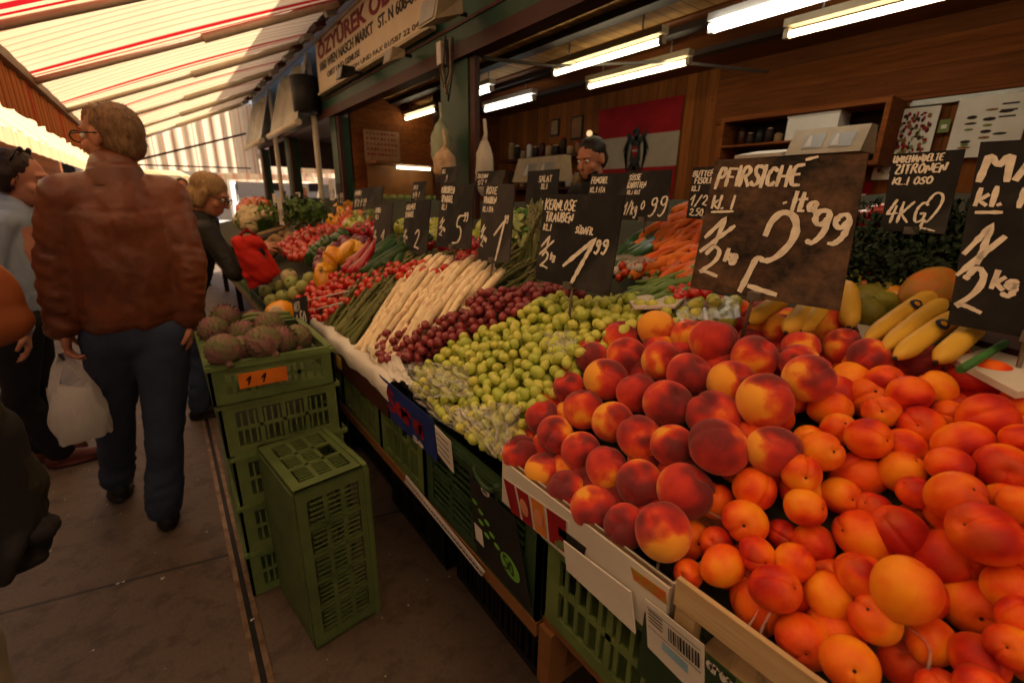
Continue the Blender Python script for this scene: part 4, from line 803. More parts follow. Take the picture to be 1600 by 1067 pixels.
# peach carton with corrugated rim
XC = .492; ca, cb = atx(785, 715, XC), atx(1045, 925, XC); yA, yB = ca[1], cb[1]; zc = (ca[2] + cb[2]) / 2
t = thing('peach_carton', 'white corrugated carton with red fruit pictures holding the peaches', 'carton', (XC, yB, zc - .1))
b = MB(); Lc = yA - yB
b.box(0, .004, 0, Lc, .0, .1); b.box(.0042, .62, Lc - .004, Lc, .0, .1); b.box(.0042, .62, 0, .004, .0, .1)
b.m = 1; n = 150; P0 = []
for k in range(n * 4 + 1): s_ = k / (n * 4); P0.append([(.006 + .0028 * math.sin(s_ * n * 2 * math.pi), s_ * Lc, z) for z in (.06, .103)])
b.grid(P0); b.m = 2; b.box(.0105, .0125, 0, Lc, .02, .103)
b.build('wall', [M['white_card'], M['kraft'], M['white_card']], t)
def cutouts(b, pl):
    def blob(cx, cy, rx, ry): b.add([tuple(np.array(pl(cx + rx * math.cos(a), cy + ry * math.sin(a))) - np.array([.0006 + .0003 * b.m, 0, 0])) for a in np.linspace(0, 2 * math.pi, 20)[:-1]], [tuple(range(19))])
    def rect(a0, a1, c0, c1): b.add([pl(a0, c0), pl(a1, c0), pl(a1, c1), pl(a0, c1)], [(0, 1, 2, 3)])
    rect(0, .19, .02, .98); rect(.23, .42, .02, .98); b.m = 2; rect(.46, .66, .02, .98); b.m = 1; rect(.7, .97, .02, .98); b.m = 3
    b.m = 4; 
    for cx in (.32, .56): blob(cx, .5, .07, .25)
    b.m = 3; blob(.9, .2, .05, .12); blob(.84, .12, .04, .1)
o_ = np.array(t.location)
decal(t, ((787, 745), (889, 815), (889, 868), (800, 800)), XC - .001, [M['white_card'], M['flag_red'], pm('print_orange', (.55, .2, .03), (.5, .12, .02), 12, .6), M['stem_green'], pm('print_pink', (.6, .22, .12), None, 9, .6)], cutouts, 'printed_panel')
decal(t, ((880, 845), (985, 925), (992, 990), (885, 890)), XC - .012, [M['white_card'], M['white_card']], None, 'torn_flap', .003)
decal(t, ((872, 822), (915, 856), (912, 868), (873, 836)), XC - .0025, [M['black'], M['black']], None, 'hand_hole')
decal(t, ((985, 885), (1040, 925), (1042, 945), (990, 905)), XC - .001, [pm('print_fruit', (.5, .09, .02), (.22, .28, .04), 30, .6), M['black']], None, 'printed_panel')
# wooden tray for the apricots
t = thing('wooden_tray', 'pale wooden tray edge in front of the apricot punnets', 'tray', (.49, -.2, .86)); yw = cb[1] - .01
zw = atx(1150, 1000, .49)[2]
b = MB(); b.box(0, .008, -.5, yw + .2, zw - .86 - .018, zw - .86 + .026); b.build('front_slat', M['pale_wood'], t); b = MB(); b.box(.0085, .03, yw + .17, yw + .2, -.03, .055); b.build('corner_block', M['pale_wood'], t); b = MB(); b.box(.0085, .6, -.5, yw + .165, -.03, -.02); b.build('bottom', M['pale_wood'], t)
# blue flap, white label and black carton front over the crates
t = thing('card_flap', 'blue card flap with red lettering hanging over a green crate', 'card', tuple(atx(640, 650, .49)))
def redscript(b, pl):
    for s_ in glyphs('Sara', .1, .3, .5, .1, rng=random.Random(8))[0]: ribbon(b, s_, .13, lambda a, q: pl(a * .62, q), random.Random(2))
    b.m = 2
    for s_ in glyphs('so', .55, .02, .2, 0, rng=random.Random(8))[0]: ribbon(b, s_, .05, lambda a, q: pl(a, q), random.Random(2))
decal(t, ((592, 585), (676, 655), (683, 722), (612, 655)), .489, [pm('blue_card', (.015, .03, .2), (.01, .02, .13), 6, .5), M['flag_red'], M['white_card']], redscript, 'flap')
t = thing('paper_label', 'white printed label on the green crate right of the blue flap', 'label', tuple(atx(693, 700, .49)))
def lines_(b, pl):
    for k in range(4): b.add([pl(.1, .2 + k * .2), pl(.85, .2 + k * .2), pl(.85, .24 + k * .2), pl(.1, .24 + k * .2)], [(0, 1, 2, 3)])
decal(t, ((679, 664), (704, 690), (709, 740), (684, 708)), .4895, [M['white_card'], M['black']], lines_, 'sheet')
t = thing('black_carton', 'black carton front with lime green marks under the bagged grapes', 'carton', tuple(atx(780, 850, .49)))
def lime(b, pl):
    b.add([pl(.72 + .17 * math.cos(a), .33 + .13 * math.sin(a)) for a in np.linspace(0, 2 * math.pi, 20)[:-1]], [tuple(range(19))]); 
    for k, (u, v) in enumerate(((.1, .72), (.22, .66), (.34, .6), (.2, .52), (.42, .5), (.5, .42), (.3, .42))): b.add([pl(u + .06 * math.cos(a), v + .03 * math.sin(a)) for a in np.linspace(0, 2 * math.pi, 9)[:-1]], [tuple(range(8))])
    b.m = 2
    for s_ in glyphs('50', .61, .26, .15, 0, rng=random.Random(8))[0]: ribbon(b, s_, .03, lambda a, q: tuple(np.array(pl(a, q)) + np.array([-.001, 0, 0])), random.Random(2))
    b.m = 3; b.add([pl(.03, .2), pl(.2, .2), pl(.2, .42), pl(.03, .42)], [(0, 1, 2, 3)])
decal(t, ((732, 742), (805, 812), (832, 962), (745, 862)), .489, [M['black'], pm('lime', (.18, .45, .06), None, 8, .5), M['dark_green_plastic'], M['white_card']], lime, 'front')
b = MB(); c = atx(757, 742, .47); b.tube([c + np.array([.0, .045 * math.cos(a), -.03 * math.sin(a)]) for a in np.linspace(0, math.pi, 9)], .006, 6); tag(b.build('crate_handle', M['dark_green_plastic']), 'dark green curved handle on the crate front below the bagged grapes', 'handle')
t = thing('oval_sticker', 'small cream oval sticker on the crate beside the peach carton', 'sticker', tuple(atx(758, 768, .488))); b = MB(); b.ell((0, 0, 0), (.001, .018, .011), None, 14, 6); b.build('face', M['white_card'], t); b = MB(); b.box(-.002, -.0012, -.01, .01, -.002, .002); b.build('mark', M['dark_brown'], t)
t = thing('asparagus_carton', 'dark red carton with a white paper liner under the asparagus', 'carton', (.492, 1.3, .78)); b = MB(); b.box(-.002, .004, .02, .98, -.02, .07); b.build('wall', M['red_wood'], t)
b = MB(); rr = random.Random(3)
b.grid([[(-.004 - .004 * math.sin(y * 23) + dx, y, z + .006 * math.sin(y * 31 + z * 90)) for dx, z in ((0, .055), (-.006, .08), (-.002, .105), (.012, .122), (.05, .118))] for y in np.arange(.0, .95, .02)]); b.build('paper_liner', M['white_paper'], t)
b = MB(); b.box(-.005, -.003, .5, .56, .0, .05); b.build('print', pm('print_yellow', (.6, .4, .05), None, 8, .6), t)
# ------------------------------------------------------------ stone fruit
def fruit_mesh(name, seed, stem=.2, groove=.09, elong=1.0, nu=36, nv=22, pit=.16):
    r_ = random.Random(seed); w1, w2 = r_.uniform(0, 6), r_.uniform(0, 6)
    def fn(th, ph, p):
        d = (ph + math.pi) % (2 * math.pi) - math.pi
        k = 1 - stem * math.exp(-(th / pit / 1.6) ** 2) - groove * (.65 * math.exp(-(d / .1) ** 2) + .5 * math.exp(-(d / .34) ** 2)) * math.sin(th) ** .6 * (1 if th < 2.4 else .4)
        k += .025 * math.sin(2 * ph + w1) * math.sin(th) + .02 * math.sin(3 * th + w2) + .03 * math.exp(-((math.pi - th) / .25) ** 2)
        return p * k * np.array([1, 1, elong])
    b = MB(); b.ell((0, 0, 0), 1, None, nu, nv, fn); return b
def fruit_mat(name, stops, stemcol, n1=1.1, amp=1.0, sheen=.25, rough=.5, speck=.25, spread=.32, stem_w=.5, dot=1.0):
    mt, N, L, P = newmat(name); tc = N.new('ShaderNodeTexCoord'); v = tc.outputs['Object']; oi = N.new('ShaderNodeObjectInfo')
    add = N.new('ShaderNodeVectorMath'); add.operation = 'ADD'; L.new(v, add.inputs[0]); cx = N.new('ShaderNodeCombineXYZ')
    L.new(math_(N, L, 'MULTIPLY', oi.outputs['Random'], 40.), cx.inputs[0]); L.new(math_(N, L, 'MULTIPLY', oi.outputs['Random'], 17.), cx.inputs[1]); L.new(cx.outputs[0], add.inputs[1])
    f = noise(N, L, add.outputs[0], n1, 1.2, .5); sx = N.new('ShaderNodeSeparateXYZ'); L.new(v, sx.inputs[0])
    st = noise(N, L, add.outputs[0], 7, 3, .6, (1, 1, .35))
    a = math_(N, L, 'MULTIPLY_ADD', math_(N, L, 'SUBTRACT', f, .5), 1.5 * amp, .5)
    a = math_(N, L, 'ADD', a, math_(N, L, 'MULTIPLY', sx.outputs[0], spread))
    a = math_(N, L, 'ADD', a, math_(N, L, 'MULTIPLY', sx.outputs[2], .12))
    a = math_(N, L, 'ADD', a, math_(N, L, 'MULTIPLY', math_(N, L, 'SUBTRACT', st, .5), .26))
    rnd = math_(N, L, 'FRACT', math_(N, L, 'MULTIPLY', oi.outputs['Random'], 11.7))
    a = math_(N, L, 'ADD', a, math_(N, L, 'MULTIPLY', math_(N, L, 'SUBTRACT', rnd, .5), .5))
    c = ramp(N, L, a, stops)
    fine = noise(N, L, v, 40, 2, .5); c = mixc(N, L, math_(N, L, 'MULTIPLY', ramp(N, L, fine, [(.55, (0, 0, 0)), (.72, (1, 1, 1))]), speck), c, stops[1][1])
    z = math_(N, L, 'ADD', sx.outputs[2], math_(N, L, 'MULTIPLY', math_(N, L, 'SUBTRACT', f, .5), .9))
    stm = ramp(N, L, z, [(.72, (0, 0, 0)), (1.0, (1, 1, 1))]); c = mixc(N, L, math_(N, L, 'MULTIPLY', stm, stem_w), c, stemcol)
    r2 = math_(N, L, 'ADD', math_(N, L, 'MULTIPLY', sx.outputs[0], sx.outputs[0]), math_(N, L, 'MULTIPLY', sx.outputs[1], sx.outputs[1]))
    pit = math_(N, L, 'MULTIPLY', math_(N, L, 'LESS_THAN', math_(N, L, 'ADD', r2, math_(N, L, 'MULTIPLY', rnd, .006)), .0055), math_(N, L, 'GREATER_THAN', sx.outputs[2], 0.0)); c = mixc(N, L, math_(N, L, 'MULTIPLY', pit, dot), c, (.03, .012, .005))
    L.new(c, P.inputs['Base Color']); P.inputs['Roughness'].default_value = rough; P.inputs['Sheen Weight'].default_value = sheen; P.inputs['Sheen Roughness'].default_value = .5; P.inputs['Sheen Tint'].default_value = (1, .55, .5, 1)
    P.inputs['Specular IOR Level'].default_value = .22
    P.inputs['Subsurface Weight'].default_value = .12; P.inputs['Subsurface Radius'].default_value = (.3, .1, .03); P.inputs['Subsurface Scale'].default_value = .12
    bump(N, L, P, math_(N, L, 'ADD', fine, math_(N, L, 'MULTIPLY', noise(N, L, v, 9, 2, .5), .6)), .12, .04); return mt
M['peach'] = fruit_mat('peach_skin', [(.0, (.8, .34, .03)), (.15, (.7, .13, .018)), (.33, (.58, .038, .02)), (.62, (.4, .02, .022)), (.92, (.16, .012, .02))], (.13, .018, .024), sheen=.3, rough=.7, stem_w=.85, dot=0.0, spread=.48)
M['apricot'] = fruit_mat('apricot_skin', [(.0, (.88, .29, .012)), (.34, (.84, .15, .008)), (.58, (.74, .07, .007)), (.76, (.58, .028, .01)), (.95, (.42, .014, .01))], (.6, .2, .02), .9, .85, .04, .42, .08, .3, .2)
PM_ = [fruit_mesh('peach', s_, .24, .09, .96, 64, 24).mesh('peach', M['peach']) for s_ in (1, 2, 3)]
AP = [fruit_mesh('apricot', s_, .16, .12, e_, 64, 22, .12).mesh('apricot', M['apricot']) for s_, e_ in ((4, 1.0), (5, 1.06), (6, 1.16))]
def surface_fruit(lst, dmin, dmax, o=0.0):
    P_ = []
    for it in lst:
        x, y, d = it[:3]; p = hit(x, y, o); d *= 1.07; c = np.array([x - 800., y - 533.5, FPX]); st = (np.linalg.norm(c) / FPX) ** .5
        P_.append([p, min(max(d * cdepth(p) / FPX / st, dmin), dmax) / 2, it])
    for _ in range(30):
        for i in range(len(P_)):
            for j in range(i + 1, len(P_)):
                a, b_ = P_[i], P_[j]; d = np.linalg.norm(a[0] - b_[0]); ov = (a[1] + b_[1]) * .9 - d
                if ov > .001:
                    far, near = (a, b_) if cdepth(a[0]) > cdepth(b_[0]) else (b_, a)
                    for q, s_ in ((far, .3), (near, -.12)):
                        k = np.linalg.norm(q[0] - CAMP); q[0] = CAMP + (q[0] - CAMP) * (1 + s_ * ov / k)
    return P_
PZ = [[(90,680,150),(190,760,165),(290,840,175),(408,920,205),(540,990,185),(700,1010,235)], [(190,530,155),(240,600,155),(350,670,165),(460,740,180),(600,810,200),(795,840,240)], [(300,400,135),(360,490,170),(485,545,175),(600,610,185),(740,645,175),(935,650,245),(1175,670,220)],
      [(400,275,140),(455,365,185),(590,420,170),(720,470,205),(915,520,225),(1135,455,235)], [(520,185,150),(545,265,165),(690,285,165),(810,345,185),(990,380,200),(1320,360,210)], [(675,150,165),(810,175,150),(915,200,190),(1090,270,190),(1280,290,150)]]
rown = ['row against the carton edge', 'second row up from the carton edge', 'third row up from the carton edge', 'fourth row up from the carton edge', 'fifth row up from the carton edge', 'sixth row up from the carton edge']
lst = []
for ri, row in enumerate(PZ):
    for k, (a, c, d) in enumerate(row): lst.append((780 + a / 2.7365, 460 + c / 2.7365, d / 2.7365, f'ripe peach, {ordw(k)} from the far end of the {rown[ri]}'))
lst += [(1287.5,510,68,'dark red peach at the back beneath the big price board'),(1317,541,58,'brownish peach below the upright banana'),(1251,543,56,'peach at the back behind the wire of the peach board'),(1220,515,46,'small orange peach touching the bananas behind'),(1185,507,46,'orange peach just right of the wire spike'),(1437,564,66,'deep red peach in front of the sticker bananas'),(1357,559,62,'dull orange peach left of the deep red one by the bananas')]
rr = random.Random(8); view = CAMP
def stem_rot(rng, p, spread=.8):
    up = Vector((rng.gauss(-.35, spread * .6), rng.gauss(-.3, spread * .6), 1)).normalized()
    return (up.to_track_quat('Z', 'Y') @ Matrix.Rotation(rng.uniform(0, 6.28), 3, 'Z').to_quaternion()).to_euler()
TOP = surface_fruit(lst, .066, .092)
for p, r_, it in TOP: inst('peach', rr.choice(PM_), it[3], 'peach', p, stem_rot(rr, p), r_, 'peaches heaped in the white carton')
def underfill(name, meshes, xr, yr, sp, r0, o, group, lb, cat, tops, keep, mind=.05):
    out = []
    for x in np.arange(xr[0], xr[1], sp):
        for y in np.arange(yr[0], yr[1], sp):
            X, Y = x + rr.uniform(-.012, .012), y + rr.uniform(-.012, .012); n = hnorm(X, Y); p = np.array([X, Y, heap(X, Y)]) + n * o
            if keep and not keep(X, Y): continue
            if min(np.linalg.norm(p - q[0]) for q in tops) < mind: continue
            if p[2] > heap(X, Y) - .02: pass
            inst(name, rr.choice(meshes), lb, cat, p, stem_rot(rr, p, 1.5), r0 * rr.uniform(.9, 1.08), group)
            out.append([p, r0, None])
    return out
UF = underfill('peach', PM_, (.55, 1.2), (.3, .74), .068, .04, -.044, 'peaches half hidden in the heap', 'peach half hidden under the top layer of the peach heap', 'peach', TOP, lambda X, Y: Y > .33, .045)
AZ = [(240,650,200),(462,575,185),(480,740,185),(655,685,195),(735,585,240),(195,805,205),(370,868,135),(520,910,200),(750,870,265),(990,815,265),(1160,960,310),(1345,865,310),(1195,690,255),(1420,550,260),(1235,440,245),(1350,310,245),(1030,350,220),(845,285,175),(640,370,165),(780,410,200),(940,570,205),(960,450,180),(555,470,190),(700,135,190),(980,200,190),(860,140,170),(1110,170,160),(1320,150,260),(1160,300,160),(600,270,180),(780,45,190),(1170,540,200),(1510,730,150),(810,740,130),(1010,670,150),(1430,710,150),(60,905,150),(85,1015,190),(250,960,165),(430,1000,180),(590,1050,150),(740,1040,200),(960,1050,240),(1500,240,150),(500,410,130),(1510,420,160)]
A7 = [(485,435,225),(560,370,190),(790,400,215),(915,325,170),(1105,375,255),(1280,245,280),(1390,445,290),(980,500,210),(1210,590,210),(680,585,230),(870,680,230),(1110,690,240),(1410,670,240),(1545,370,230),(1555,620,190),(1420,790,200),(200,310,100),(1600,500,200),(1250,800,200)]
al = [(1100 + a / 3.048, 550 + c / 3.048, d / 3.048) for a, c, d in AZ] + [(1000 + a / 2.6667, 780 + c / 2.6667, d / 2.6667) for a, c, d in A7]
AT = surface_fruit(al, .042, .075, -.012)
def rowlab(P_, nrows, fmt, key=lambda q: q[0][0]):
    P_.sort(key=key); n = len(P_); out = []
    for r_ in range(nrows):
        row = sorted(P_[r_ * n // nrows:(r_ + 1) * n // nrows], key=lambda q: -q[0][1])
        for k, q in enumerate(row): out.append((q, fmt(k, r_)))
    return out
for q, lb in rowlab(AT, 7, lambda k, r_: f'orange apricot, {ordw(k)} from the peaches in the {ordw(r_)} row up from the wooden tray'):
    inst('apricot', rr.choice(AP), lb, 'apricot', q[0], stem_rot(rr, q[0], 2.6), q[1], 'apricots heaped beside the peaches')
underfill('apricot', AP, (.565, 1.15), (-.6, .36), .05, .031, -.046, 'apricots half hidden in the heap', 'apricot half hidden under the top layer of the apricot heap', 'apricot', AT + TOP + UF, lambda X, Y: Y > -.6 and Y < .4, .034)
# clear punnets holding the apricots
def punnet(x0, x1, y0, y1, zt, zb, label, tilt):
    t = thing('plastic_punnet', label, 'punnet', ((x0 + x1) / 2, (y0 + y1) / 2, zt)); b = MB(); rx, ry = (x1 - x0) / 2, (y1 - y0) / 2
    def ring(k, z, s_=1.0): return [(math.copysign(abs(math.cos(a)) ** .35, math.cos(a)) * rx * s_, math.copysign(abs(math.sin(a)) ** .35, math.sin(a)) * ry * s_, z + tilt * math.copysign(abs(math.cos(a)) ** .35, math.cos(a)) * rx * s_) for a in np.linspace(0, 2 * math.pi, 41)]
    b.grid([ring(0, 0), ring(0, -.03, .97), ring(0, zb - zt, .9)]); b.build('wall', M['punnet'], t)
    b = MB(); R_ = ring(0, 0); b.tube(R_[:-1] + [R_[0]], .0018, 6, False, 1.6); b.build('rim', clearmat('rim_clear', (.95, .88, .82), .2, 5, .1, .25, .04), t)
pa = [hit(1062, 905, .0), hit(1205, 995, .0)]
zf = float(atx(1120, 948, .512)[2])
punnet(.508, .60, .175, .315, zf + .024, zf - .06, 'clear plastic punnet of small apricots beside the carton of peaches', .9)
punnet(.508, .60, .02, .163, zf + .024, zf - .06, 'clear plastic punnet of red apricots nearest the camera', .9)
# ------------------------------------------------------------ grapes
def inpoly(x, y, pg):
    r = False; j = len(pg) - 1
    for i in range(len(pg)):
        if (pg[i][1] > y) != (pg[j][1] > y) and x < (pg[j][0] - pg[i][0]) * (y - pg[i][1]) / (pg[j][1] - pg[i][1]) + pg[i][0]: r = not r
        j = i
    return r
def fill(pg, sp, n, seed, o=0.0, tries=40):
    r_ = random.Random(seed); xs = [p[0] for p in pg]; ys_ = [p[1] for p in pg]; out = []
    for _ in range(n * tries):
        if len(out) >= n: break
        x, y = r_.uniform(min(xs), max(xs)), r_.uniform(min(ys_), max(ys_))
        if not inpoly(x, y, pg): continue
        p = hit(x, y, o)
        if all(np.linalg.norm(p - q) > sp for q in out): out.append(p)
    return out
def grape_mat(name, c1, c2, bloom):
    mt, N, L, P = newmat(name); tc = N.new('ShaderNodeTexCoord'); v = tc.outputs['Object']
    at = N.new('ShaderNodeAttribute'); at.attribute_name = 'berry'
    f = noise(N, L, v, 22, 2, .5); c = mixc(N, L, at.outputs['Fac'], c1, c2); c = mixc(N, L, math_(N, L, 'MULTIPLY', f, .22), c, bloom)
    L.new(c, P.inputs['Base Color']); P.inputs['Roughness'].default_value = .25; P.inputs['Specular IOR Level'].default_value = .45
    P.inputs['Subsurface Weight'].default_value = .35; P.inputs['Subsurface Radius'].default_value = (.01, .01, .004); P.inputs['Subsurface Scale'].default_value = .8
    return mt
M['ggrape'] = grape_mat('green_grape', (.36, .46, .05), (.56, .55, .09), (.6, .58, .24)); M['rgrape'] = grape_mat('red_grape', (.17, .016, .028), (.28, .03, .035), (.3, .12, .1))
def bunches(pg, sp, n, rad, elong, seed, cents, labels, mat, group, o=.0, layers=2):
    pts = fill(pg, sp, n, seed, o); r_ = random.Random(seed); C_ = [hit(*c, o) for c in cents]; own = {}
    for p in pts:
        k = min(range(len(C_)), key=lambda i: np.linalg.norm(p - C_[i])); own.setdefault(k, []).append(p)
    for k, ps in own.items():
        t = thing('grape_bunch', labels[k], 'grapes', tuple(C_[k]), 0, group); b = MB(); vals = []
        for p in ps:
            for l in range(layers):
                nn = hnorm(p[0], p[1]); p = p + nn * (.026 * math.exp(-(np.linalg.norm(p - C_[k]) / .065) ** 2) - .006) if l == 0 else p; q = p + nn * r_.uniform(-.012, .014) if l == 0 else p - nn * rad * 1.7 + np.array([r_.uniform(-.5, .5), r_.uniform(-.5, .5), 0]) * sp
                ax = Vector((r_.gauss(0, 1), r_.gauss(0, 1), r_.gauss(0, .7))).normalized(); R_ = np.array(ax.to_track_quat('Z', 'Y').to_matrix()); n0 = len(b.v)
                s_ = r_.uniform(.82, 1.12); b.ell(q - C_[k], (rad * s_, rad * s_, rad * elong * s_ * r_.uniform(.9, 1.1)), R_, 14, 9); vals += [r_.random()] * (len(b.v) - n0)
        ob = b.build('berries', M[mat], t); a = ob.data.attributes.new('berry', 'FLOAT', 'POINT'); a.data.foreach_set('value', vals)
        b = MB()
        for p in ps[::3]:
            c0 = np.zeros(3) - np.array([0, 0, .03]); e_ = p - C_[k] + hnorm(p[0], p[1]) * r_.uniform(-.022, -.006); b.tube([c0, (c0 + e_) / 2 + np.array([0, 0, .012]), e_], [.0035, .0028, .002], 5)
        tp = np.array([r_.uniform(-.03, .03), r_.uniform(-.03, .03), .018]); b.tube([(0, 0, -.02), tp, tp + np.array([.025, .01, .012])], .003, 6)
        b.build('stalk', M['stem_green'], t)
GP = [(645,588),(700,540),(800,498),(850,470),(960,462),(1000,478),(985,515),(925,548),(890,590),(835,640),(805,700),(783,714),(692,650),(648,602)]
gc = [(690,600),(735,560),(760,655),(815,540),(830,600),(905,575),(905,505),(970,480),(860,480)]
gl = ['bunch of green grapes under the crumpled film beside the red grapes', 'bunch of green grapes just below the red grapes at the front', 'bunch of green grapes at the front corner beside the peach carton', 'bunch of large green grapes in the middle of the green heap', 'plump green grape bunch spilling toward the film wrap', 'bunch of green grapes touching the leftmost peaches', 'bunch of green grapes around the wire of the seedless grape board', 'bunch of green grapes behind the upper row of peaches', 'bunch of green grapes below the tall black grape board']
bunches(GP, .0225, 560, .0138, 1.22, 3, gc, gl, 'ggrape', 'green grapes heaped beside the peaches')
bunches([(990,482),(1060,480),(1150,476),(1152,502),(1080,508),(1000,505)], .027, 70, .0145, 1.2, 4, [(1030,492), (1110,490)], ['small green grape bunch left of the clear clamshell', 'pale green grapes packed in the clear clamshell'], 'ggrape', 'green grapes behind the peaches')
RP = [(583,532),(640,505),(720,495),(735,465),(790,450),(850,446),(912,455),(850,473),(800,496),(740,518),(690,538),(640,562),(600,566)]
bunches(RP, .024, 300, .0146, 1.08, 5, [(610,535), (665,525), (720,510), (770,470), (830,460), (890,455)], ['red grape bunch at the front over the white paper liner', 'red grape bunch resting against the white asparagus', 'red grape bunch in the middle beside the green grapes', 'dark red grape bunch below the grey price board', 'red grape bunch behind the tall seedless grape board', 'red grapes right of the tall seedless grape board, farthest up'], 'rgrape', 'red grapes heaped beside the white asparagus')
# crumpled clear film around the front grapes
def film(name, label, pxs, seed, o=.03, amp=.022):
    r_ = random.Random(seed); c = hit(*pxs[0], o); t = thing(name, label, 'plastic film', tuple(c)); nU, nV = 30, 20; A_, B_, C_, D_ = [hit(*p, o) for p in pxs]; P_ = []
    for i in range(nU):
        u = i / (nU - 1); row = []
        for j in range(nV):
            v = j / (nV - 1); q = (A_ * (1 - u) + B_ * u) * (1 - v) + (D_ * (1 - u) + C_ * u) * v; n = hnorm(q[0], q[1])
            q = q + n * (amp * (1.2 - 2.2 * abs(mnoise.noise(Vector((u * 5, v * 4, seed)))) - 1.2 * abs(mnoise.noise(Vector((u * 11, v * 9, seed + 5)))))) + np.zeros(3); row.append(q - c)
        P_.append(row)
    b = MB(); b.grid(P_, True); b.build('sheet', M['film'], t)
film('plastic_film', 'crumpled clear film over the green grapes next to the red grapes', [(632, 570), (735, 575), (745, 625), (650, 625)], 3)
film('plastic_film', 'crumpled clear film over the front green grapes by the peach carton', [(715, 640), (825, 632), (800, 712), (770, 715)], 5)
film('plastic_film', 'crumpled clear film lip hanging over the dark crate', [(650, 625), (735, 640), (785, 715), (690, 660)], 7, .0, .012)
film('plastic_film', 'folded clear film between green grapes and the top peaches', [(850, 520), (905, 520), (900, 560), (860, 560)], 9, .005, .01)
film('plastic_film', 'clear clamshell lid over the pale green grapes', [(1050, 470), (1150, 465), (1158, 500), (1060, 505)], 11, .02, .006)
t = thing('paper_wrap', 'crumpled white paper tucked under the front red grapes', 'paper', tuple(hit(600, 565))); rr2 = random.Random(5); b = MB(); c = hit(600, 565)
A_, B_, C_, D_ = [hit(*p, .01) - c for p in ((572, 545), (625, 560), (652, 605), (600, 592))]
b.grid([[((A_ * (1 - u) + B_ * u) * (1 - v) + (D_ * (1 - u) + C_ * u) * v + np.array([rr2.uniform(-.004, .004), 0, rr2.uniform(-.01, .012)])) for v in np.linspace(0, 1, 9)] for u in np.linspace(0, 1, 12)]); b.build('sheet', M['white_paper'], t)
# ------------------------------------------------------------ asparagus, carrots, beans
def spear_mesh(name, L_, r_, seed, m1, m2, tipr=.25, scales=8, bend=.01):
    rg = random.Random(seed); b = MB(); n = 14; bx_, by_ = rg.uniform(-bend, bend), rg.uniform(-bend, bend); pts = []; rs = []
    for i in range(n + 1):
        s_ = i / n; pts.append((bx_ * math.sin(s_ * 2.5), by_ * math.sin(s_ * 3), L_ * s_)); k = 1.0 - .12 * s_
        if s_ > 1 - tipr: q = (s_ - 1 + tipr) / tipr; k *= (1 + .12 * math.sin(q * 3)) * math.sqrt(max(0, 1 - q ** 2.2)) + .02
        rs.append(r_ * k)
    b.tube(pts, rs, 10); b.m = 1
    for k in range(scales):
        s_ = .3 + .66 * (k / scales) ** .7; a = k * 2.4 + rg.uniform(-.3, .3); i = int(s_ * n); c = np.array(pts[i]); rad = rs[i] * 1.04; d = np.array([math.cos(a), math.sin(a), 0]); t_ = np.array([-math.sin(a), math.cos(a), 0]); w_ = rad * .62; h = r_ * 1.7
        b.grid([[c + d * rad - t_ * w_ * q2 * 0 + t_ * w_ * e + np.array([0, 0, h * hh]) + d * (.0012 if e == 0 else -.25 * rad) for e in (-1, 0, 1)] if hh < .9 else [c + d * rad * .95 + np.array([0, 0, h])] * 3 for hh in (0, .5, 1) for q2 in (0,)])
    return b.mesh(name, [m1, m2])
M['wasp'] = pm('white_asparagus', (.88, .74, .5), (.8, .64, .4), 9, .45, .2, .002, 50, (1, 1, .2), rnd=.25, sss=.1)
M['wtip'] = pm('asparagus_scale', (.78, .58, .38), (.68, .48, .32), 20, .5)
M['gasp'] = pm('green_asparagus', (.12, .15, .035), (.17, .15, .06), 9, .45, .2, .002, 50, (1, 1, .3), rnd=.5)
M['gtip'] = pm('green_asparagus_tip', (.055, .045, .022), (.09, .06, .04), 30, .55)
WA = [spear_mesh('white_asparagus_spear', .2, .0122, s_, M['wasp'], M['wtip'], .22, 7) for s_ in (1, 2, 3)]
GA = [spear_mesh('green_asparagus_spear', .27, .0085, s_, M['gasp'], M['gtip'], .3, 16, .014) for s_ in (1, 2, 3)]
def lay(mesh, p0, p1, label, cat, group, name, scale=1.0, roll=0.0):
    d = Vector(p1) - Vector(p0); q = d.to_track_quat('Z', 'Y') @ Matrix.Rotation(roll, 3, 'Z').to_quaternion(); o = bpy.data.objects.new(name, mesh); COL.objects.link(o); o.location = p0; o.rotation_euler = q.to_euler(); o.scale = (scale,) * 3
    return tag(o, label, cat, group)
rr = random.Random(31); tiers = ['lowest front tier', 'second tier up', 'third tier up', 'fourth tier up', 'top tier by the price boards']
for k, (x0, ya, yb, n) in enumerate(((.525, 1.40, 1.70, 13), (.595, 1.33, 1.74, 19), (.67, 1.27, 1.77, 24), (.755, 1.23, 1.8, 27))):
    for i in range(n):
        y = ya + (yb - ya) * (i + .5) / n + rr.uniform(-.006, .006); x = x0 + rr.uniform(-.015, .02); X1 = x + .14; yy = y + rr.uniform(-.02, .02)
        p0 = np.array([x, y, heap(x, y) + .0 - (.02 if k else .004)]); p1 = np.array([X1, yy, heap(X1, yy) + .022 + rr.uniform(-.006, .012)])
        if k > 0: p1[2] += .022
        lay(rr.choice(WA), p0, p1, f'white asparagus spear, {ordw(i)} from the red grapes in the {tiers[k]}', 'asparagus', 'white asparagus bundled on the stand', 'white_asparagus_spear', rr.uniform(.92, 1.1), rr.uniform(0, 6))
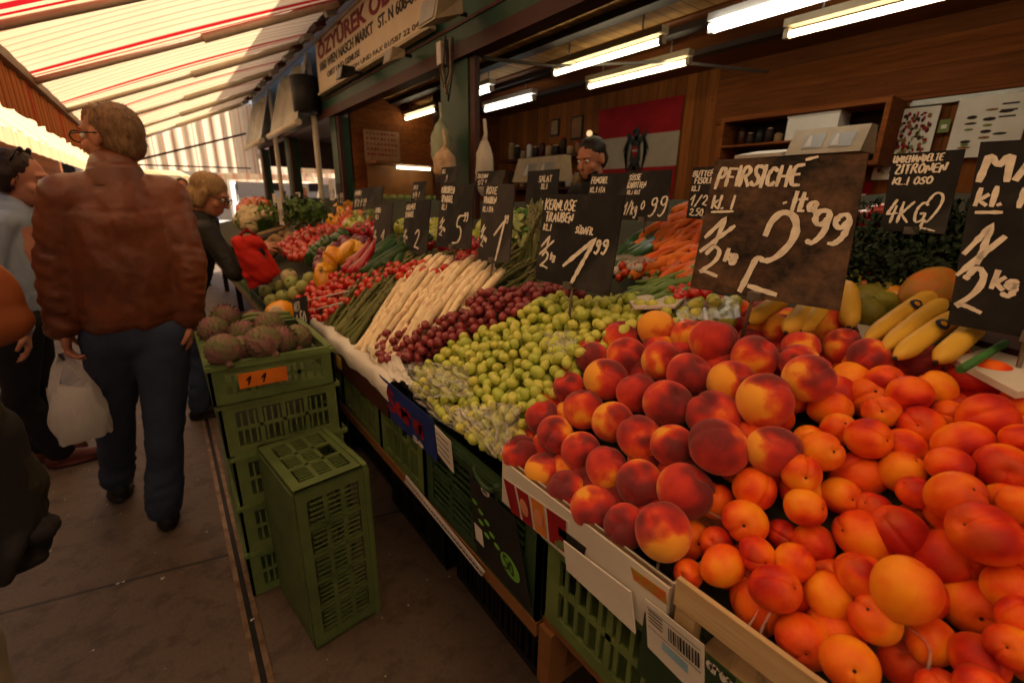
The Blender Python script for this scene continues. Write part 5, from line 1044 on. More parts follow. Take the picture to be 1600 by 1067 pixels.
for k, (x0, ya, yb, n) in enumerate(((.51, 1.74, 2.14, 22), (.58, 1.8, 2.12, 20), (.7, 1.85, 2.12, 18), (.82, 1.86, 2.1, 18))):
    for i in range(n):
        y = ya + (yb - ya) * (i + .5) / n + rr.uniform(-.008, .008); x = x0 + rr.uniform(-.015, .03); X1 = x + .2; yy = y - .02 + rr.uniform(-.05, .05)
        p0 = np.array([x, y, heap(x, y) - .012]); p1 = np.array([X1, yy, heap(X1, yy) + .015 + rr.uniform(-.012, .02)])
        lay(rr.choice(GA), p0, p1, f'green asparagus spear, {ordw(i)} from the white asparagus in the {tiers[k]}', 'asparagus', 'green asparagus laid on the stand', 'green_asparagus_spear', rr.uniform(.88, 1.12), rr.uniform(0, 6))
for k in range(90):   # the loose brushy tips further up
    x, y = rr.uniform(.94, 1.14), 1.3 + rr.uniform(0, .86); X1 = x + .13; p0 = np.array([x, y, heap(x, y) - .04]); yy = y + rr.uniform(-.09, .09); p1 = np.array([X1, yy, heap(X1, yy) + rr.uniform(.0, .05)])
    lay(rr.choice(GA), p0, p1, 'dark green asparagus tip in the loose tangle behind the front spears', 'asparagus', 'loose green asparagus tips', 'green_asparagus_spear', rr.uniform(.7, .95), rr.uniform(0, 6))
def carrot_mesh(seed):
    rg = random.Random(seed); b = MB(); n = 16; pts = [(.012 * math.sin(i * .25 + seed), .006 * math.sin(i * .4), .2 * i / n) for i in range(n + 1)]
    rs = [.019 * ((1 - .72 * i / n) * (1 + .035 * math.sin(i * 2.3 + seed)) if i else .55) for i in range(n + 1)]; b.tube(pts, rs, 12); b.m = 1; b.tube([(0, 0, 0), (.002, 0, -.012)], [.008, .006], 6); return b.mesh('carrot', [M['carrot'], M['stem_green']])
M['carrot'] = pm('carrot_skin', (.62, .15, .02), (.5, .1, .014), 8, .5, .35, .002, 30, (1, 1, 4), rnd=.3)
CM = [carrot_mesh(s_) for s_ in (1, 2, 3)]
cp = fill([(966, 428), (1003, 378), (1060, 338), (1092, 320), (1110, 330), (1098, 400), (1066, 446), (985, 438)], .034, 75, 6, .01)
cp = [[p] for p in cp]
for q, lb in rowlab(cp, 6, lambda k, r_: f'orange carrot, {ordw(k)} from the far end in the {ordw(r_)} row up the carrot heap'):
    p = q[0]; d = np.array([.17, rr.gauss(-.02, .03), 0]); p1 = p + d; p1[2] = heap(p1[0], p1[1]) + .02 + rr.uniform(-.02, .03); p0 = p - d * .1 + np.array([0, 0, rr.uniform(-.01, .02)])
    lay(rr.choice(CM), p0, p1, lb, 'carrot', 'carrots heaped behind the seedless grape board', 'carrot', rr.uniform(.85, 1.15), rr.uniform(0, 6))
M['bean'] = pm('green_bean', (.13, .24, .05), (.2, .28, .1), 12, .45, .1, .002, 40, rnd=.4)
bb = MB(); bb.tube([(.008 * math.sin(i * .5), .004 * math.sin(i), .2 * i / 10) for i in range(11)], [.003] + [.0075] * 8 + [.005, .0015], 8); BM = bb.mesh('green_bean', M['bean'])
bp = [[p] for p in fill([(985, 462), (1040, 425), (1078, 398), (1090, 440), (1062, 470), (1020, 470)], .017, 70, 7, .012)]
for q, lb in rowlab(bp, 5, lambda k, r_: f'long green bean, {ordw(k)} from the far end in the {ordw(r_)} row up the bean heap'):
    p = q[0]; d = np.array([.15, rr.gauss(-.01, .025), 0]); p0 = p - d * .5; p1 = p + d * .5; p0[2] = heap(p0[0], p0[1]) + rr.uniform(0, .025); p1[2] = heap(p1[0], p1[1]) + rr.uniform(0.0, .03)
    lay(BM, p0, p1, lb, 'bean', 'green beans beside the carrots', 'green_bean', rr.uniform(.9, 1.2), rr.uniform(0, 6))
# ------------------------------------------------------------ generic round vegetables
def round_mesh(name, mats, rx=1., ry=1., rz=1., lobes=0, la=.1, dimple=.2, stem=True, nu=16, nv=12):
    b = MB(); b.ell((0, 0, 0), (rx, ry, rz), None, nu, nv, lambda th, ph, p: p * (1 - dimple * math.exp(-(th / .3) ** 2)) * (1 + la * math.cos(lobes * ph) * math.sin(th) if lobes else 1))
    if stem:
        b.m = 1; b.tube([(0, 0, rz * (1 - dimple) * .95), (.06, 0, rz * 1.18)], [.14, .1], 6)
        for k in range(5): a = k * 1.257; b.add([(0, 0, rz * (1 - dimple) + .04), (.16 * math.cos(a - .3), .16 * math.sin(a - .3), rz * .9), (.34 * math.cos(a), .34 * math.sin(a), rz * .94), (.16 * math.cos(a + .3), .16 * math.sin(a + .3), rz * .9)], [(0, 1, 2, 3)])
    return b.mesh(name, mats)
def glossy(name, c1, c2, r_=.25, rnd=.3): return pm(name, c1, c2, 2.5, r_, 0, rnd=rnd, spec=.5, coat=.15)
M['tomato'] = glossy('tomato_skin', (.58, .035, .012), (.46, .02, .01)); M['yellow_pepper'] = glossy('yellow_pepper_skin', (.75, .36, .012), (.66, .27, .01)); M['orange_pepper'] = glossy('orange_pepper_skin', (.7, .16, .01), (.6, .1, .01)); M['red_pepper'] = glossy('red_pepper_skin', (.42, .012, .012), (.3, .01, .012)); M['green_pepper'] = glossy('green_pepper_skin', (.035, .09, .012), (.02, .06, .01))
M['lime_pepper'] = glossy('pale_pepper_skin', (.36, .38, .04), (.28, .32, .03)); M['kohl'] = pm('kohlrabi_skin', (.34, .36, .12), (.28, .32, .09), 6, .5, rnd=.3); M['purple'] = glossy('purple_onion_skin', (.2, .02, .05), (.14, .015, .035), .35)
M['potato'] = pm('potato_skin', (.3, .19, .09), (.22, .13, .06), 8, .8, .3, .004, 20, rnd=.3); M['cauli'] = pm('cauliflower', (.66, .55, .34), (.56, .44, .25), 14, .8, .6, .02, 30); M['lemon'] = glossy('lemon_skin', (.7, .42, .03), (.65, .33, .02), .4)
M['leaf'] = pm('leaf_green', (.06, .13, .02), (.1, .17, .04), 9, .5, .3, .004, 30, rnd=.6); M['leaf_dark'] = pm('herb_green', (.006, .016, .004), (.011, .026, .007), 9, .55, rnd=.6); M['leaf_pale'] = pm('lettuce_green', (.3, .36, .1), (.42, .44, .2), 6, .5, .3, .004, 30, rnd=.4)
G = M['stem_green']
TOMM = round_mesh('tomato', [M['tomato'], G], 1, 1, .86, 5, .02); CHERRY = round_mesh('cherry_tomato', [M['tomato'], G], 1, 1, 1, 0, 0, .1)
PEP = {c: round_mesh(c, [M[c], G], .85, .85, 1.15, 4, .1, .35) for c in ('yellow_pepper', 'orange_pepper', 'red_pepper', 'green_pepper', 'lime_pepper')}
KOHL = round_mesh('kohlrabi', [M['kohl'], G], 1, 1, .9, 0, 0, .1); ONION = round_mesh('red_onion', [M['purple'], M['stem_brown']], 1, 1, .92, 0, 0, -.08); POT = round_mesh('potato', [M['potato'], M['potato']], 1.2, .85, .8, 3, .05, 0, False, 12, 8)
def scatter(name, mesh, pts, rad, labf, cat, group, nrows, o=.5):
    for q, lb in rowlab([[p] for p in pts], nrows, labf):
        p = q[0] + hnorm(q[0][0], q[0][1]) * rad * o; inst(name, mesh, lb, cat, p, (rr.uniform(-1, 1), rr.uniform(-1, 1), rr.uniform(0, 6)), rad * rr.uniform(.86, 1.12), group)
ch = fill([(463, 455), (520, 432), (612, 408), (642, 418), (600, 440), (545, 470), (503, 508), (478, 490)], .037, 130, 12, .0)
scatter('cherry_tomato', CHERRY, ch, .0205, lambda k, r_: f'small red tomato, {ordw(k)} from the far end, {ordw(r_)} row up, behind green asparagus', 'tomato', 'small red tomatoes behind the green asparagus', 8, .2)
ch2 = fill([(600, 425), (640, 412), (700, 420), (720, 400), (760, 396), (765, 405), (690, 430), (640, 440)], .04, 26, 13, .02)
scatter('cherry_tomato', CHERRY, ch2, .02, lambda k, r_: f'red tomato, {ordw(k)} from the far end, {ordw(r_)} row up, above the asparagus tips', 'tomato', 'red tomatoes above the asparagus tips', 3, .3)
t = thing('net_tray', 'pale wire rails across the small red tomatoes', 'wire rail', tuple(hit(500, 480))); c = hit(500, 480); b = MB()
for pa_, pb_ in (((478, 470), (545, 455)), ((486, 486), (535, 473))): b.tube([hit(*pa_, .03) - c, hit(*pb_, .03) - c], .004, 6)
b.build('rail', M['white_card'], t)
for i, (px, py, lb) in enumerate(((415, 455, 'pale green kohlrabi farthest left against the dark jacket'), (436, 447, 'pale green kohlrabi behind the leftmost one'), (455, 441, 'kohlrabi in the middle of the back row'), (474, 448, 'kohlrabi on the right touching the small tomatoes'), (442, 463, 'kohlrabi at the front above the yellow melon'), (424, 470, 'lowest kohlrabi at the front edge'), (462, 458, 'kohlrabi centred behind the front one'), (484, 436, 'kohlrabi at the top right below the dark onions'))):
    inst('kohlrabi', KOHL, lb, 'kohlrabi', hit(px, py, .03), (rr.uniform(-1, 1), rr.uniform(-1, 1), 0), .041, 'kohlrabi by the red bag')
for px, py, s_, lb in ((452, 432, .05, 'creamy turnip behind the kohlrabi'), (420, 436, .035, 'small cream turnip at the left behind the kohlrabi')): inst('turnip', round_mesh('turnip', [M['cauli'], G], 1, 1, .9), lb, 'turnip', hit(px, py, .04), (.3, .2, 0), s_)
t = thing('melon_half', 'cut yellow melon half at the front edge below the kohlrabi', 'melon', tuple(hit(440, 490, .02))); b = MB(); b.ell((0, 0, 0), (.085, .085, .075), None, 18, 12); b.build('rind', M['yellow_pepper'], t); b = MB(); b.ell((-.035, -.06, .0), (.05, .03, .06), None, 14, 8); b.build('flesh', M['cauli'], t)
def peps(kind, pxs, rad, labs, elong=1.0, o=.04):
    for (px, py), lb in zip(pxs, labs): inst('bell_pepper', PEP[kind], lb, 'pepper', hit(px, py, o), (rr.uniform(-1.4, 1.4), rr.uniform(-1.4, 1.4), rr.uniform(0, 6)), (rad, rad, rad * elong), 'sweet peppers on the stand')
peps('yellow_pepper', [(509, 424), (516, 408), (526, 402), (543, 394), (556, 388), (504, 432)], .055, ['yellow orange pepper at the lower front of the pepper strip', 'yellow pepper just above the lowest one', 'yellow pepper in the middle of the pepper strip', 'long yellow pepper beside the red long peppers', 'yellow pepper at the top of the strip', 'lowest yellow pepper touching the small tomatoes'], 1.25)
LONG = MB(); LONG.tube([(.0, 0, 0), (.004, 0, .02), (.01, 0, .08), (.025, 0, .15), (.05, 0, .2)], [.012, .026, .024, .017, .004], 12); LONG.m = 1; LONG.tube([(0, 0, 0), (-.01, 0, -.03)], .006, 6); LONGM = LONG.mesh('long_pepper', [M['red_pepper'], G])
for i, (a, c) in enumerate((((535, 425), (560, 400)), ((545, 428), (572, 400)), ((556, 426), (585, 395)), ((550, 415), (580, 388)), ((568, 418), (592, 385)), ((540, 414), (566, 392)))):
    lay(LONGM, hit(*a, .03), hit(*c, .05), f'long red pepper, {ordw(i)} in the bundle beside the yellow peppers', 'pepper', 'long red peppers on the stand', 'long_pepper', .95, rr.uniform(0, 6))
peps('green_pepper', [(527, 374), (513, 382), (500, 390), (489, 402), (536, 370), (496, 396)], .055, ['dark green pepper at the top beside the tomatoes', 'dark green pepper second from the top beside the tomatoes', 'dark green pepper in the middle of the green row', 'lowest dark green pepper beside the tomatoes', 'dark green pepper touching the purple onions above', 'dark green pepper low in the green row'])
on = fill([(494, 420), (510, 396), (540, 380), (562, 376), (570, 384), (540, 398), (520, 410), (505, 425)], .07, 26, 14, .02)
scatter('red_onion', ONION, on, .042, lambda k, r_: f'dark red onion, {ordw(k)} from the far end, {ordw(r_)} row up, between green and yellow peppers', 'onion', 'red onions between the peppers', 3, .3)
tm = fill([(438, 388), (455, 372), (490, 356), (540, 348), (552, 360), (520, 368), (495, 385), (478, 405), (452, 408)], .056, 95, 15, .02)
scatter('tomato', TOMM, tm, .033, lambda k, r_: f'ripe tomato, {ordw(k)} from the far end in the {ordw(r_)} row of the far tomato heap', 'tomato', 'tomatoes heaped beyond the green peppers', 8, .3)
zz = MB(); zz.tube([(0, 0, 0), (0, 0, .01), (.005, 0, .1), (0, 0, .19), (0, 0, .2)], [.012, .022, .024, .022, .01], 10); ZM = zz.mesh('zucchini', pm('zucchini_skin', (.02, .06, .015), (.03, .08, .02), 30, .35, rnd=.4))
zp = [[p] for p in fill([(562, 410), (600, 385), (640, 380), (645, 400), (600, 415), (570, 422)], .045, 24, 16, .02)]
for q, lb in rowlab(zp, 3, lambda k, r_: f'zucchini beside the long red peppers, {ordw(k)} from the far end, {ordw(r_)} row'):
    p = q[0]; d = np.array([.1, rr.gauss(0, .04), .06]); lay(ZM, p - d * .5, p + d, lb, 'zucchini', 'zucchini right of the peppers', 'zucchini', rr.uniform(.9, 1.2))
zp = [[p] for p in fill([(968, 395), (1000, 372), (1002, 390), (972, 418)], .04, 12, 17, .02)]
for q, lb in rowlab(zp, 2, lambda k, r_: f'dark cucumber, {ordw(k)} from the far end, {ordw(r_)} row, left of the carrots'):
    p = q[0]; d = np.array([.12, rr.gauss(0, .02), .05]); lay(ZM, p - d * .5, p + d, lb, 'cucumber', 'cucumbers left of the carrots', 'cucumber', 1.1)
for kind, pg, lbk, n, sd in (('yellow_pepper', [(517, 345), (530, 328), (545, 326), (540, 345), (520, 356)], 'yellow pepper', 20, 18), ('orange_pepper', [(535, 350), (552, 330), (580, 326), (570, 340), (545, 356)], 'orange pepper', 20, 19), ('lime_pepper', [(545, 358), (565, 340), (582, 332), (586, 350), (560, 362)], 'pale green pepper', 18, 20), ('red_pepper', [(555, 366), (578, 352), (590, 345), (592, 372), (570, 372)], 'dark red pepper', 16, 21)):
    scatter('bell_pepper', PEP[kind], fill(pg, .1, n, sd, .02), .06, lambda k, r_: f'{lbk}, {ordw(k)} from the far end, {ordw(r_)} row, far display', 'pepper', 'peppers in the far display', 2, .4)
scatter('bell_pepper', PEP['lime_pepper'], fill([(618, 362), (640, 350), (760, 362), (830, 372), (820, 385), (700, 385)], .1, 30, 22, .02), .055, lambda k, r_: f'green pepper, {ordw(k)} from the far end, {ordw(r_)} row, behind the price boards', 'pepper', 'green peppers behind the price boards', 3, .4)
scatter('bell_pepper', PEP['red_pepper'], fill([(618, 385), (660, 372), (760, 380), (768, 395), (690, 398)], .09, 18, 23, .02), .045, lambda k, r_: f'red pepper, {ordw(k)} from the far end, {ordw(r_)} row, behind the asparagus boards', 'pepper', 'red peppers behind the price boards', 2, .4)
scatter('potato', POT, fill([(412, 388), (430, 374), (455, 366), (462, 378), (440, 392), (420, 400)], .07, 40, 24, .0), .045, lambda k, r_: f'brown potato, {ordw(k)} from the far end, {ordw(r_)} row, left of the far tomatoes', 'potato', 'potatoes left of the tomatoes', 4, .3)
# far leafy things and cauliflowers
def leafball(name, mats, seed, n=60, flat=.8, size=.35, pale=False):
    rg = random.Random(seed); b = MB(); 
    for k in range(n):
        d = np.array([rg.gauss(0, 1), rg.gauss(0, 1), rg.gauss(.2, .8)]); d /= np.linalg.norm(d); r_ = rg.uniform(.45, 1.0); t_ = np.cross(d, [rg.gauss(0, 1), rg.gauss(0, 1), rg.gauss(0, 1)]); t_ /= np.linalg.norm(t_); s_ = np.cross(d, t_); L_ = size * rg.uniform(.7, 1.3); w_ = L_ * rg.uniform(.3, .5); b.m = rg.randrange(len(mats))
        P_ = []
        for j in range(4):
            q = j / 3; ww = w_ * math.sin(math.pi * min(.98, q * .8 + .12)); c = d * r_ * np.array([1, 1, flat]) + t_ * L_ * (q - .4) + d * .12 * math.sin(q * 3); P_.append([c - s_ * ww + d * .05 * rg.random(), c, c + s_ * ww + d * .05 * rg.random()])
        b.grid(P_)
    return b.mesh(name, mats)
CAU = MB(); rg = random.Random(3)
for k in range(45):
    th = rg.uniform(0, 1.5); ph = rg.uniform(0, 6.28); CAU.ell((math.sin(th) * math.cos(ph) * .75, math.sin(th) * math.sin(ph) * .75, math.cos(th) * .6), rg.uniform(.2, .3), None, 8, 6)
CAU.m = 1
for k in range(8):
    a = k * .785; d = np.array([math.cos(a), math.sin(a), 0]); s_ = np.array([-d[1], d[0], 0]); CAU.grid([[d * (.6 + .35 * q) + s_ * .4 * e * (1 - .4 * q) + np.array([0, 0, -.3 + .7 * q]) for e in (-1, 0, 1)] for q in (0, .5, 1)])
CAUM = CAU.mesh('cauliflower', [M['cauli'], M['leaf']])
for i, (px, py, lb) in enumerate(((392, 343, 'left of the two large cauliflowers under the red carrots'), (407, 349, 'right large cauliflower in front of the brown tray rim'), (430, 345, 'smaller greenish cauliflower farther right'), (383, 352, 'small low cauliflower beside the blond shopper'))): inst('cauliflower', CAUM, lb, 'cauliflower', hit(px, py, .12), (rr.uniform(-.5, 0), rr.uniform(-.9, -.3), rr.uniform(0, 6)), .17 if i < 2 else .13, 'cauliflowers')
t = thing('vegetable_tray', 'shallow brown tray rim running below the cauliflowers', 'tray', tuple(hit(412, 368))); c = hit(412, 368); b = MB(); b.tube([hit(375, 372, .05) - c, hit(412, 366, .05) - c, hit(448, 356, .05) - c], .025, 8); b.build('rim', M['kraft'], t); b = MB(); b.tube([hit(380, 380, .0) - c, hit(412, 376, 0) - c, hit(445, 368, 0) - c], .06, 8); b.build('side', M['dark_brown'], t)
LB = [leafball('leafy_greens', [M['leaf'], M['leaf']], s_) for s_ in (1, 2)]; LD = [leafball('herb_bunch', [M['leaf_dark']], s_, 620, .9, .13) for s_ in (3, 4)]; LP = [leafball('lettuce', [M['leaf_pale'], M['leaf_pale'], M['leaf']], s_, 80, .85, .5) for s_ in (5, 6)]
for i, (px, py, s_, lb) in enumerate(((465, 326, .15, 'bushy greens in front of the bright gap between far posts'), (442, 330, .13, 'leafy greens left of the bushy ones far down the stand'), (492, 332, .13, 'leafy greens right by the far green post'), (420, 330, .12, 'small tuft of greens beside the farthest carrots'), (470, 338, .12, 'greens just behind the far tomatoes'))): inst('leafy_greens', LB[i % 2], lb, 'greens', hit(px, py, .2), (0, 0, rr.uniform(0, 6)), s_, 'leafy greens far down the stand')
fc = fill([(375, 330), (385, 318), (412, 316), (418, 326), (395, 334)], .16, 30, 26, .05)
scatter('bell_pepper', PEP['orange_pepper'], fc, .09, lambda k, r_: f'orange red pepper, {ordw(k)} from the far end, {ordw(r_)} row, behind the cauliflowers', 'pepper', 'orange red vegetables behind the cauliflowers', 3, .4)
for i, (px, py, s_, lb) in enumerate(((800, 372, .1, 'pale green lettuce left of the brown stalks'), (822, 356, .12, 'pale lettuce highest behind the tall grape board'), (832, 380, .1, 'pale green lettuce touching the tall grape board'), (806, 350, .09, 'small lettuce beneath the plain board'))): inst('lettuce', LP[i % 2], lb, 'lettuce', hit(px, py, .05), (0, 0, rr.uniform(0, 6)), s_, 'lettuces behind the price boards')
for i in range(14):
    px, py = rr.uniform(800, 838), rr.uniform(392, 418); p = hit(px, py, .0); lay(GA[i % 3], p, p + np.array([.06, rr.uniform(-.05, .05), .14]), 'brownish green stalk standing between white asparagus and lettuces', 'stalk', 'brownish stalks before the lettuces', 'green_stalk', 1.0)
for i in range(9):
    px, py = [(1345, 372), (1380, 395), (1420, 420), (1440, 380), (1400, 440), (1350, 410), (1470, 410), (1500, 380), (1330, 430)][i]
    inst('herb_bunch', LD[i % 2], ['dark herb bunch beside the red bag at the peach board', 'dark herb bunch behind the lemon board wire', 'dark herb bunch low at the lemon board wire', 'dark herb bunch under the lemon board', 'dark herb bunch directly above the mango', 'dark herb bunch above the green mangoes', 'dark herb bunch between lemon board and the right board', 'dark herb bunch at the edge of the right board', 'dark herb bunch touching the edge of the peach board'][i], 'herbs', hit(px, py, .03), (0, 0, rr.uniform(0, 6)), .11, 'dark herb bunches')
for px, py, s_, lb in ((1338, 352, .045, 'red pepper peeking out right of the peach board'), (1365, 340, .04, 'red pepper above the dark herbs'), (1326, 385, .035, 'small red pepper low at the peach board edge')): inst('bell_pepper', PEP['red_pepper'], lb, 'pepper', hit(px, py, .08), (1, .4, 0), s_)
for px, py, s_, k_, lb in ((1352, 445, .028, 'orange_pepper', 'small orange fruit between herbs and green mangoes'), (1342, 436, .026, 'lime_pepper', 'small yellow green fruit left of the orange one'), (1330, 446, .026, 'lime_pepper', 'yellow green fruit at the peach board edge'), (1398, 470, .03, 'yellow_pepper', 'yellow fruit beside the mango'), (1405, 458, .028, 'lime_pepper', 'yellow green fruit behind the mango')): inst('small_fruit', PEP[k_], lb, 'fruit', hit(px, py, .03), (.5, .3, 1), s_)
MG = round_mesh('mango', [pm('mango_green', (.16, .17, .025), (.24, .2, .03), 2, .4, rnd=.3), M['stem_brown']], .8, .9, 1.2, 0, 0, .05)
for i, (px, py, lb) in enumerate(((1360, 466, 'green mango nearest the upright banana'), (1383, 478, 'lowest green mango beside the sticker bananas'), (1392, 462, 'green mango behind the lowest one'), (1350, 486, 'green mango half hidden behind the bananas'))): inst('mango', MG, lb, 'mango', hit(px, py, .02), (rr.uniform(1, 2), rr.uniform(-1, 1), rr.uniform(0, 6)), .036, 'green mangoes by the herbs')
MO = round_mesh('mango', [pm('mango_orange', (.55, .16, .025), (.34, .2, .04), 1.5, .4), M['stem_brown']], .8, .9, 1.35, 0, 0, .05); pa, pb = hit(1420, 470, .04), hit(1480, 437, .06); d = Vector(pb - pa); inst('mango', MO, 'large orange red mango above the sticker bananas', 'mango', (pa + pb) / 2, d.to_track_quat('Z', 'Y').to_euler(), .05)
# bananas
def banana(parent, p0, p1, rad, sag, c, sticker, label_mat):
    p0, p1 = p0 - c, p1 - c; n = 16; up = np.array([0, 0, 1.]); side = np.cross(p1 - p0, up); side /= np.linalg.norm(side); pts = []; rs = []
    for i in range(n + 1):
        s_ = i / n; pts.append(p0 * (1 - s_) + p1 * s_ + (up * .8 + side * .4) * sag * math.sin(math.pi * s_)); k = min(1, (s_ + .015) * 7) ** .6 * min(1, (1.02 - s_) * 4.2) ** .8; rs.append(rad * max(k, .16) if s_ < .95 else rad * .22)
    b = MB(); b.tube(pts, rs, 7); me = b.mesh('banana', [M['banana'], M['stem_brown']])
    for pol in me.polygons: pol.material_index = 0
    o = bpy.data.objects.new('banana', me); COL.objects.link(o); o.parent = parent; sb = o.modifiers.new('soft', 'SUBSURF'); sb.levels = sb.render_levels = 1
    tb = MB(); tb.ell(pts[0], rad * .2, None, 8, 6); tb.build('tip', M['sign_dark'], o)
    if sticker:
        i = 7; tow = CAMP - c - pts[i]; tow /= np.linalg.norm(tow); ax = pts[i + 1] - pts[i - 1]; ax /= np.linalg.norm(ax); nn = tow - ax * (tow @ ax); nn /= np.linalg.norm(nn); bt = np.cross(ax, nn); s2 = MB()
        for m_, k, off in ((0, 1.0, .0), (1, .45, .0006)):
            s2.m = m_; s2.grid([[np.array(pts[i]) + nn * (rad * math.cos(v) + off + .0006) + bt * rad * math.sin(v) * 1.0 + ax * u * .017 * k for v in np.linspace(-.6, .6, 7) * k * math.sqrt(max(.02, 1 - u * u))] for u in np.linspace(-1, 1, 11)])
        s2.build('sticker', [pm('sticker_blue', (.03, .035, .08), None, 8, .4), M['yellow_pepper']], o)
M['banana'] = pm('banana_peel', (.66, .4, .05), (.58, .33, .035), 6, .45, .1, .002, 30)
c = hit(1430, 500); t = thing('banana_bunch', 'bunch of yellow bananas with dark oval stickers beside the right board', 'bananas', tuple(c))
for a, e, s_ in (((1350, 535), (1470, 452), 1), ((1378, 548), (1478, 470), 0), ((1398, 560), (1500, 492), 1), ((1462, 566), (1524, 512), 0)): banana(t, hit(*a, .02), hit(*e, .035), .0185, .018, c, s_, None)
c = hit(1260, 490); t = thing('banana_bunch', 'bunch of bananas behind the peaches with one standing upright', 'bananas', tuple(c))
for a, e in (((1168, 505), (1230, 466)), ((1228, 520), (1262, 478)), ((1250, 518), (1292, 470))): banana(t, hit(*a, .02), hit(*e, .04), .02, .012, c, 0, None)
banana(t, hit(1326, 512, .02), atx(1318, 440, hit(1318, 505)[0] + .05), .021, .01, c, 0, None)
# right end: pale cartons with a green edge
def quad_slab(name, label, cat, pxs, o, th, mat, extra=None):
    q = [hit(*p, o) for p in pxs]; c = sum(q) / 4; t = thing(name, label, cat, tuple(c)); b = MB(); b.slab([p - c for p in q], (0, 0, 1), th); b.build('panel', M[mat], t); return t, c
t, c = quad_slab('cardboard', 'pale carton lid lying at the right behind the apricots', 'carton', [(1490, 560), (1590, 612), (1700, 600), (1580, 530)], .02, .01, 'white_card'); q0, q1 = hit(1500, 578, .035) - c, hit(1570, 536, .035) - c; b = MB(); b.tube([q0, q1], .006, 6); b.build('green_strap', pm('strap', (.06, .2, .05), None, 8, .5), t)
quad_slab('cardboard', 'reddish brown carton side under the right price board', 'carton', [(1515, 528), (1640, 560), (1640, 520), (1520, 505)], .03, .01, 'red_wood')
quad_slab('cardboard', 'white carton piece left of the bananas with stickers', 'carton', [(1335, 498), (1350, 540), (1420, 500), (1390, 480)], .0, .008, 'white_card')
quad_slab('cardboard', 'white cardboard sheet between grapes and the green beans', 'cardboard', [(975, 458), (990, 480), (1055, 478), (1072, 464)], .03, .006, 'white_card')
scatter('cherry_tomato', CHERRY, fill([(1045, 458), (1078, 450), (1106, 452), (1108, 466), (1060, 472)], .024, 30, 27, .02), .013, lambda k, r_: f'tiny red pepper, {ordw(k)} from the far end, {ordw(r_)} row, below the peach board', 'pepper', 'tiny red peppers below the peach board', 3, .6)
t = thing('packed_radishes', 'red and white packed radishes beside the carrots', 'radishes', tuple(hit(985, 425, .02))); b = MB(); rg = random.Random(3)
for k in range(40): b.m = rg.randrange(2); b.ell((rg.uniform(-.04, .04), rg.uniform(-.06, .06), rg.uniform(-.02, .03)), (.014, .014, .016), None, 8, 6)
b.build('roots', [M['tomato'], M['white_card']], t); b = MB(); b.grid([[(x, y, .045 + .008 * math.sin(x * 200 + y * 90)) for y in np.linspace(-.07, .07, 9)] for x in np.linspace(-.05, .05, 9)]); b.build('film', M['film'], t)
# ------------------------------------------------------------ people
def blob(prims, vox, name, mats, parent=None, smooth=4, disp=None):
    b = MB()
    for p in prims:
        if p[0] == 'c':
            p0, r0, p1, r1 = (np.array(q, float) if k in (1, 3) else q for k, q in enumerate(p) if k)
            d = p1 - p0; L = np.linalg.norm(d); d = d / max(L, 1e-6); pts = []; rs = []
            for a in np.linspace(-90, 0, 5): pts.append(p0 + d * r0 * math.sin(RAD(a))); rs.append(max(r0 * math.cos(RAD(a)), r0 * .05))
            for a in np.linspace(0, 90, 5): pts.append(p1 + d * r1 * math.sin(RAD(a))); rs.append(max(r1 * math.cos(RAD(a)), r1 * .05))
            b.tube(pts, rs, 14)
        else: b.ell(p[1], p[2], p[3] if len(p) > 3 else None, 18, 12)
    me = b.mesh('t', []); o = bpy.data.objects.new('t', me); COL.objects.link(o); r = o.modifiers.new('r', 'REMESH'); r.mode = 'VOXEL'; r.voxel_size = vox; r.use_smooth_shade = True
    sm = o.modifiers.new('s', 'SMOOTH'); sm.factor = .5; sm.iterations = smooth
    dg = bpy.context.evaluated_depsgraph_get(); dg.update(); m2 = bpy.data.meshes.new_from_object(o.evaluated_get(dg)); bpy.data.objects.remove(o); m2.name = name; m2.materials.clear()
    for q in (mats if isinstance(mats, (list, tuple)) else [mats]): m2.materials.append(q)
    if disp:
        m2.update(); ns = [v.normal.copy() for v in m2.vertices]
        for v, n in zip(m2.vertices, ns): v.co = v.co + n * disp(v.co)
    m2.polygons.foreach_set('use_smooth', [True] * len(m2.polygons)); m2.update()
    ob = bpy.data.objects.new(name, m2); COL.objects.link(ob); ob.parent = parent; return ob
V = lambda *a: np.array(a, float)
def nrm(v): return v / max(np.linalg.norm(v), 1e-9)
def hand_prims(w_, d, palmn, curl, s_=1.0):
    """wrist point, pointing direction, palm normal, curl angle per joint"""
    d = nrm(np.array(d, float)); n = np.array(palmn, float); n = nrm(n - d * (n @ d)); sd = np.cross(d, n); P_ = []
    R_ = np.stack([sd, n, d], 1); P_.append(('e', w_ + d * .048 * s_, (.04 * s_, .016 * s_, .052 * s_), R_)); P_.append(('c', w_ - d * .02, .026 * s_, w_ + d * .025 * s_, .026 * s_))
    for k, (u, L_) in enumerate(((-.029, .066), (-.010, .078), (.010, .072), (.028, .056))):
        p = w_ + d * .088 * s_ + sd * u * s_; c = 0
        for j, f in enumerate((.45, .32, .23)):
            c += curl * (1 + .12 * k); q = p + (d * math.cos(c) + n * math.sin(c) + sd * u * 1.2) * L_ * f * s_; P_.append(('c', p, .0098 * s_ * (1 - .1 * j), q, .009 * s_ * (1 - .1 * j))); p = q
    p = w_ + d * .03 * s_ - sd * .03 * s_; a = nrm(d * .6 - sd * .75 + n * .3); q = p + a * .035 * s_; P_.append(('c', p, .013 * s_, q, .0115 * s_)); P_.append(('c', q, .0112 * s_, q + nrm(d * .9 - sd * .2 + n * .5) * .032 * s_, .0095 * s_))
    return P_
